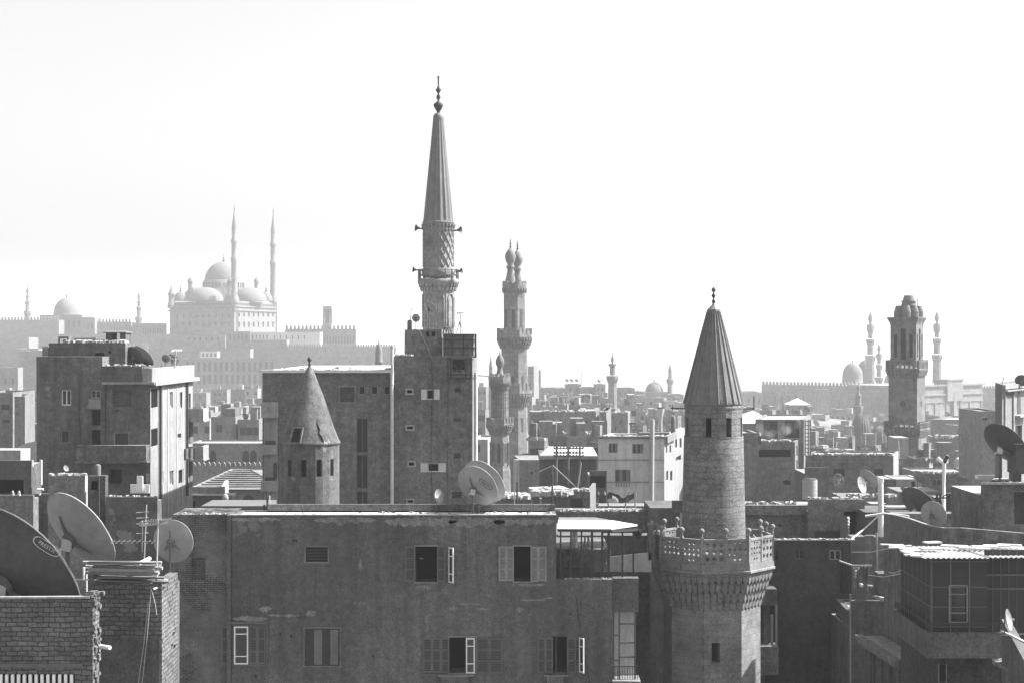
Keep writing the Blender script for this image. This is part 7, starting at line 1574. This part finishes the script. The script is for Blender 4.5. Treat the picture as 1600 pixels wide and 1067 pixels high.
# Q roof hut with big dish
Q = bld('shuttered_roof_hut', 'grey roof hut with a louvered shutter at the right edge, big dish on top', 'roof hut', [(1535, 70), (1660, 70)], 754, M['plas_worn'], 5, .0, zb=12, roofmat='roof', lowback=True, wins=[(0, 1583, 766, 1650, 821, 'shutclosed', .15)])
b = MB(); b.box(X(1531, 70), X(1660, 70), 69.8, 70.0, Z(756, 70), Z(753, 70)); Q.part('ledge', b, 'roof')
dish('large dark dish on a post at the right edge, standing on the shuttered hut', 1571, 691, 71, 74, NV(1571, .62, 48), 'dish_dark', ybase=753, group='big dark dishes')
rt = root('ring_base', P(1570, 753, 71), 'pale ring slab at the foot of the large right-edge dish', 'slab'); b = MB(); b.lathe(X(1569, 71), 71.2, [(.42, Q.zt+.002), (.42, Q.zt+.06)], 20); b.build('ring', M['roof_white'], rt); b = MB(); b.box(X(1548, 71), X(1572, 71), 70.6, 70.9, Q.zt+.002, Q.zt+.05); b.build('slab', M['wood_dark'], rt)
rt = root('tank_box', P(1595, 753, 70.5), 'tall dark box tank on legs cut off by the right edge', 'tank'); b = MB(); b.box(X(1587, 70.3), X(1640, 70.3), 70.3, 71.5, Z(740, 70.3), Z(694, 70.3)); b.build('tank', M['dish_dark'], rt); b = MB(); b.box(X(1583, 70.6), X(1596, 70.6), 70.6, 71.2, Z(753, 70.3), Z(740, 70.3)); b.build('legs', M['wood_dark'], rt); b = MB(); b.box(X(1586, 70.2), X(1641, 70.2), 70.2, 71.6, Z(694, 70.2), Z(692.5, 70.2)); b.build('lid', M['plas_light'], rt)
# bottom right brick wall with small dish
E = bld('brick_parapet', 'dark brick wall corner with a bright slanted coping at the bottom right edge', 'wall', [(1565, 54), (1600, 47), (1660, 45)], 994, M['brick_near'], 3, .0, ztop=Z(992, 51), zb=8, lowback=True)
b = MB(); b.beam(P(1565, 990, 53)+Vector((0, 0, .1)), P(1602, 1003, 47.5), .09, .05); b.beam(P(1574, 991, 53), P(1604, 990, 52), .05, .05); E.part('coping', b, 'plas_white')  # white strips paint sunlight onto the top of the brick wall
dish('small oval dish above the bright coping at the bottom right edge', 1577, 968, 50, 34, (.86, -.48, .2), 'dish', ybase=993, lnb_only=True, group='small tilted dishes')
rt = root('slanted_canopy', P(1575, 1040, 52), 'dim slanted slab jutting below the brick wall corner at the bottom right', 'canopy'); b = MB(); v = [P(1550, 1030, 55), P(1590, 1052, 50), P(1590, 1058, 50), P(1550, 1036, 55)]; b.add(v+[p+Vector((.7, .5, 0)) for p in v], [(3, 2, 1, 0), (0, 1, 5, 4), (1, 2, 6, 5), (2, 3, 7, 6), (4, 5, 6, 7)]); b.build('slab', M['plas'], rt); b = MB(); b.beam(P(1552, 1030, 54.9), P(1562, 1030, 54.5), .1, .04); b.build('edge', M['plas_light'], rt)

# ================================================================ near left: rough brick roofs and the big dishes
YN = 42
N1_ = bld('brick_roof_wall', 'rough brick wall of the nearest rooftop at the bottom left', 'wall', [(-60, YN), (145, YN), (155, yfar(145, YN, 155))], 936, M['brick_near'], 3, .0, lowback=True, zb=12, wins=[(0, -50, 1052, 117, 1090, 'void', .12)])
f = N1_.F[0]; b = MB(); b.beam(f.p(0, N1_.zt+.03, -.06), f.at(140, 936, -.06)+Vector((0, 0, .05)), .16, .05); N1_.part('coping', b, 'plas_light')
b = MB(); 
for k in range(14): px = -10+k*9.2; fbox(b, f, f.s_at(px), f.s_at(px+4.4), Z(1085, YN), Z(1053, YN), -.05, .03)
N1_.part('striped_slats', b, 'white_paint')
b = MB(); fbox(b, f, 0, f.L-.25, Z(1042, YN), Z(1036, YN), 0, .04); N1_.part('lintel', b, 'wood_dark')
q_ = random.Random(2); b = MB()
for k in range(60): zz_ = 12+q_.random()*(N1_.zt-12.2); b.obox((N1_.F[1].a.x-.01, YN+.06+q_.uniform(0, .6), zz_ if zz_ > Z(1067, YN) else Z(936+q_.uniform(0, 130), YN)), .09, q_.uniform(.08, .2), q_.uniform(.06, .2), Matrix.Rotation(q_.uniform(-.3, .3), 3, 'Y')) if False else b.obox((N1_.F[1].a.x+q_.uniform(-.03, .02), YN+.05+q_.uniform(0, .55), Z(930+q_.uniform(0, 137), YN)), .08, q_.uniform(.08, .22), q_.uniform(.05, .16), Matrix.Rotation(q_.uniform(-.3, .3), 3, 'Y'))
for k in range(8): b.obox((N1_.F[1].a.x-.12+.03*k*q_.random(), YN+.1+.05*k, N1_.zt+.05+.03*(k % 3)), .2, .14, .1, Matrix.Rotation(q_.uniform(-.5, .5), 3, 'Z'))
N1_.part('rough_edge', b, 'brick_near')
Y2_ = 45; rfN = MB(); rfN.box(X(-60, YN), X(146, Y2_)-.05, YN+.3, YN+5.6, N1_.zt-1.3, N1_.zt-1.); N1_.part('roof_deck', rfN, 'plas_dark')
Y2 = 45; 
N2_ = bld('brick_stair_tower', 'rough brick block with rendered lower half and sunlit right side, under the plank pile', 'building', [(146, Y2), (253, Y2), (278, yfar(253, Y2, 278))], 911, M['brick_near'], 3, .0, lowback=True, zb=12)
f = N2_.F[0]; b = MB(); fbox(b, f, 0, f.L-.05, 12, Z(996, Y2), 0, .03); N2_.part('render', b, 'plas_dark')
b = MB(); q_ = random.Random(6)
for F_, n in ((N2_.F[1], 34), (N2_.F[0], 14)):
    for k in range(n): s = q_.uniform(.05, F_.L-.05); z = q_.uniform(Z(1067, Y2), N2_.zt-.05) if F_ is N2_.F[1] else N2_.zt-q_.uniform(0, .9); b.obox(F_.p(s, z, .0), .2 if F_ is N2_.F[0] else .025, .03 if F_ is N2_.F[0] else .2, .09, Matrix.Rotation(q_.uniform(-.05, .05), 3, 'X'))
N2_.part('proud_bricks', b, 'brick_near')
b = MB(); b.tube([P(152, 1008.5, YN+.5), P(172, 1011.5, YN+.3)], .05, 10); simple('pipe_stub', 'short white pipe stub sticking out between the two brick walls', 'pipe', b, 'white_paint')
# planks
q_ = random.Random(17); zP = N2_.zt; kinds = ['plank', 'pole']
LAY = ['bottom', 'second', 'third', 'fourth', 'fifth', 'top']
for lay in range(6):
    for j, wh in enumerate(('front', 'middle', 'rear')):
        Yk = Y2+.15+j*.6+q_.uniform(-.1, .1); x0 = q_.uniform(129, 150) if lay > 1 else q_.uniform(142, 160); x1 = q_.uniform(236, 258)+(8 if lay < 1 else 0); y = 907-lay*5.6-q_.uniform(0, 2)
        b = MB(); a, c = P(x0, y, Yk), P(x1, y+q_.uniform(-1, 3), Yk+q_.uniform(-.2, .2)); i = lay*3+j; m = ['wood_dark', 'wood', 'plas_light', 'wood_dark', 'wood'][i % 5]; rnd_ = i % 5 == 2
        if rnd_: b.tube([a, c], .05, 7)
        else: b.beam(a, c, q_.uniform(.14, .34), q_.uniform(.035, .075))
        simple('pole' if rnd_ else 'plank', f"{ {'wood_dark': 'dark', 'wood': 'grey', 'plas_light': 'pale'}[m] } {'round pole' if rnd_ else 'board'} at the {wh} of the {LAY[lay]} layer of the plank pile", 'pole' if rnd_ else 'plank', b, m, 'pile of planks on the brick block')
b = MB(); a, c = P(212, 883, Y2+.1), P(234, 872, Y2+.6); b.tube([a, c], .055, 10); simple('white_tube', 'thick white tube lying across the top of the plank pile', 'tube', b, 'white_paint')
b = MB(); b.tube([P(240, 920, Y2-.05), P(262, 911, Y2+.2)], .03, 6); simple('white_stick', 'white stick at the front right foot of the plank pile', 'stick', b, 'white_paint')
rt = root('roof_rail', P(131, 905, Y2+1), 'bent pale metal rail holding the left end of the plank pile', 'rail'); b = MB(); b.tube([P(131, 906, Y2), P(131, 886, Y2)], .03, 6); b.build('upright', M['white_paint'], rt); b = MB(); b.tube([P(119, 905, Y2), P(139, 905, Y2)], .022, 6); b.build('crossbar', M['steel'], rt)
# big dishes
DB = (.6, -.5, .62)
word_dir = R(-60); word_at = (.42, .1)
zN = N1_.zt-1.
dish('biggest dark dish lettered PRESTX, cut off by the left edge', 30, 890, 44.5, 240, NV(18, .56, 38), 'dish_dark', zbase=zN, word='PRESTX', wpx=((42, 853), (75, 880)), group='big dishes on the brick roof', deep=.14)
dish('big pale dish with a lit rim beside the largest one', 127, 829, 47.5, 142, NV(127, .5, 36), 'dish', zbase=N1_.zt-1., group='big dishes on the brick roof', deep=.15)
dish('round grey dish seen nearly face on behind the plank pile', 271, 845, 50, 66, NV(271, .9, 10), 'dish', zbase=Z(915, 50), group='big dishes on the brick roof', deep=.12, lnb_only=True)
b = MB(); b.box(X(248, 50), X(270, 50), 49.6, 51, 10, Z(914, 50)); simple('mast_block', 'low roof block carrying the round grey dish', 'roof box', b, 'plas_dark')
b = MB(); b.box(X(60, 52), X(240, 52), 52, 53, 8, Z(870, 52)+-2.2); simple('roof_wall', 'dim roof wall behind the big pale dish', 'wall', b, 'plas_dark')
# aerials in front of the dishes
rt = root('television_aerial', P(246, 918, Y2+.3), 'tall rusty aerial mast crowded with elements before the round grey dish', 'aerial', 'television aerials'); Yk = Y2+.3
b = MB(); b.tube([P(244, 918, Yk), P(247, 812, Yk)], .022, 6); b.build('mast', M['steel'], rt)
b = MB(); b.tube([P(219, 816, Yk), P(268, 812, Yk)], .014, 5); b.tube([P(172, 846, Yk), P(245, 846, Yk)], .014, 5)
b.build('boom', M['mast'], rt); b = MB()
for k in range(10): p = P(224+k*4.4, 816-.4*k, Yk); b.tube([p-Vector((.03, .2, .06)), p+Vector((.03, .2, .06))], .006, 4)
for k in range(9): p = P(176+k*8, 846, Yk); b.tube([p-Vector((.02, .2, .03)), p+Vector((.02, .2, .03))], .006, 4)
b.build('element', M['mast'], rt); b = MB(); b.tube([P(221+3*cos(t), 818+3.4*sin(t), Yk) for t in [pi*k/5 for k in range(11)]], .012, 4); b.tube([P(221, 821.4, Yk), P(262, 817, Yk)], .012, 4); b.build('dipole', M['steel'], rt)
rt = root('television_aerial', P(226, 880, Y2+2), 'thin pair of aerial rods left of the tall rusty aerial mast', 'aerial', 'television aerials'); b = MB(); b.tube([P(225, 880, Y2+2), P(229, 788, Y2+2)], .016, 5); b.tube([P(222, 862, Y2+2), P(223, 812, Y2+2)], .012, 5); b.build('rod', M['steel'], rt); b = MB()
for yy in (800, 809, 818, 833): b.tube([P(213, yy, Y2+2), P(232, yy-1, Y2+2)], .009, 4)
b.build('elements', M['steel'], rt)
for k, (x0, y0, x1, y1) in enumerate(((236, 920, 222, 1067), (237, 921, 245, 960), (232, 940, 216, 1067))):
    b = MB(); b.tube([P(x0, y0, Y2-.06), P((x0+x1)/2+1, (y0+y1)/2, Y2-.07), P(x1, y1, Y2-.06)], .008, 4); simple('cable', ['long thin cable hanging down the face of the second brick block', 'short curled cable below the plank pile', 'second thin cable hanging left of the long one'][k], 'cable', b, 'steel')
# building seen between: grey block behind round dish, below left block
blk('dim roof structure behind the aerials, between the peeled wall and the peeling apartment building', 246, 272, 812, 78, 'plas_dark', 4, ph=.05, name='roof_wall', cat='wall')
b = MB(); p0, p1 = P(742, 586, 104), P(776, 588, 226); b.tube([p0, p1], .04, 4); simple('wire', 'thin wire running from the scaffold cage to the small ribbed minaret', 'wire', b, 'iron')

rubble('crumbs along the bright top edge of the blank dark wall', RW.F[0], RW.zt+.05, 46, .2, .12, 91, out=.05)
rubble('lumps on the shuttered roof hut at the right edge', Q.F[0], Q.zt, 20, .3, .1, 92)
rubble('stones and boards along the roof of the long dark block', N1.F[0], N1.zt, 50, 1, .4, 93)
rubble('debris on the roof edge of the smoky house', L1.F[0], L1.zt, 30, 1, .35, 94)
rubble('chips along the roof edge of the tall grey wing', B2.F[0], B2.zt, 30, .4, .2, 95, s1=1.4)
rubble('stones lying on the bright roof of the big grey block', B1.F[0], B1.zt, 26, 6, .3, 96)
rubble('bits of brick along the parapet of the left apartment block', A.F[0], Z(572, YA), 30, .4, .2, 97, s0=4.3)

b = MB(); f = B2.F[0]; b.tube([f.at(655, 516, .03)+Vector((0, 0, 0)), f.at(664, 535, .03), f.at(674, 556, .03), f.at(676, 600, .03), f.at(674, 700, .03), f.at(675, 790, .03)], .02, 4); b.tube([f.at(700, 590, .03), f.at(699, 790, .03)], .015, 4); B2.part('cable', b, 'plas_dark')
b = MB(); f = B1.F[0]; b.tube([f.at(560, 645, .03), f.at(576, 644, .03), f.at(600, 645.5, .03)], .03, 4)
for px in (457, 507, 556): b.tube([f.at(px, 582, .05), f.at(px, 588, .05)], .07, 5)
B1.part('roof_spout', b, 'plas')
b = MB(); f = A.F[0]; b.tube([f.at(125, 595, .03), f.at(124, 650, .03), f.at(126, 694, .03)], .02, 4); b.tube([f.at(165, 594, .03), f.at(165, 692, .03)], .03, 4); A.part('cable', b, 'iron')
# low mass of distant roofs filling the streets behind and beside the counted houses
q_ = random.Random(77); b = MB(); Y = 170.
while Y < 1000:
    st = 13+Y*.012; x = -.5*Y-40
    while x < .5*Y+60:
        if q_.random() < .82 and not (abs(x-cE[0]) < 6 and abs(Y-cE[1]) < 8) and not (abs(x-cB[0]) < 7 and abs(Y-cB[1]) < 8) and not (abs(x-cF[0]) < 6 and abs(Y-cF[1]) < 8) and not (Y > 600 and x > -140):
            w_, d_ = q_.uniform(7, 12), q_.uniform(7, 12); g_ = ground(x, Y); h = q_.uniform(5, 11); cx_, cy_ = x+q_.uniform(-2, 2), Y+q_.uniform(-2, 2)
            m = Matrix.Rotation(q_.uniform(-.2, .2), 3, 'Z'); b.obox((cx_, cy_, g_+h/2-1), w_, d_, h+2, m)
            if q_.random() < .6: b.obox((cx_+q_.uniform(-2, 2), cy_+q_.uniform(-2, 2), g_+h+1), q_.uniform(2, 4), q_.uniform(2, 4), 2.2, m)
        x += st
    Y += st
tag(b.build('distant_roofs', M['plas_mid']), 'low dense mass of distant town roofs between and behind the taller houses', 'town', None, 'stuff')
# ---------------------------------------------------------------- haze
hm = bpy.data.materials.new('haze_air'); hm.use_nodes = True; t_ = hm.node_tree; t_.nodes.clear()
ho = t_.nodes.new('ShaderNodeOutputMaterial'); hv = t_.nodes.new('ShaderNodeVolumePrincipled')
hv.inputs['Color'].default_value = (.97, .97, .97, 1); hv.inputs['Density'].default_value = HAZE_DENSITY; hv.inputs['Anisotropy'].default_value = .1
t_.links.new(hv.outputs[0], ho.inputs['Volume'])
hb = MB(); hb.box(-3100, 3100, -500, 6100, -60, 128)
ho_ = hb.build('haze', hm); tag(ho_, kind='stuff')
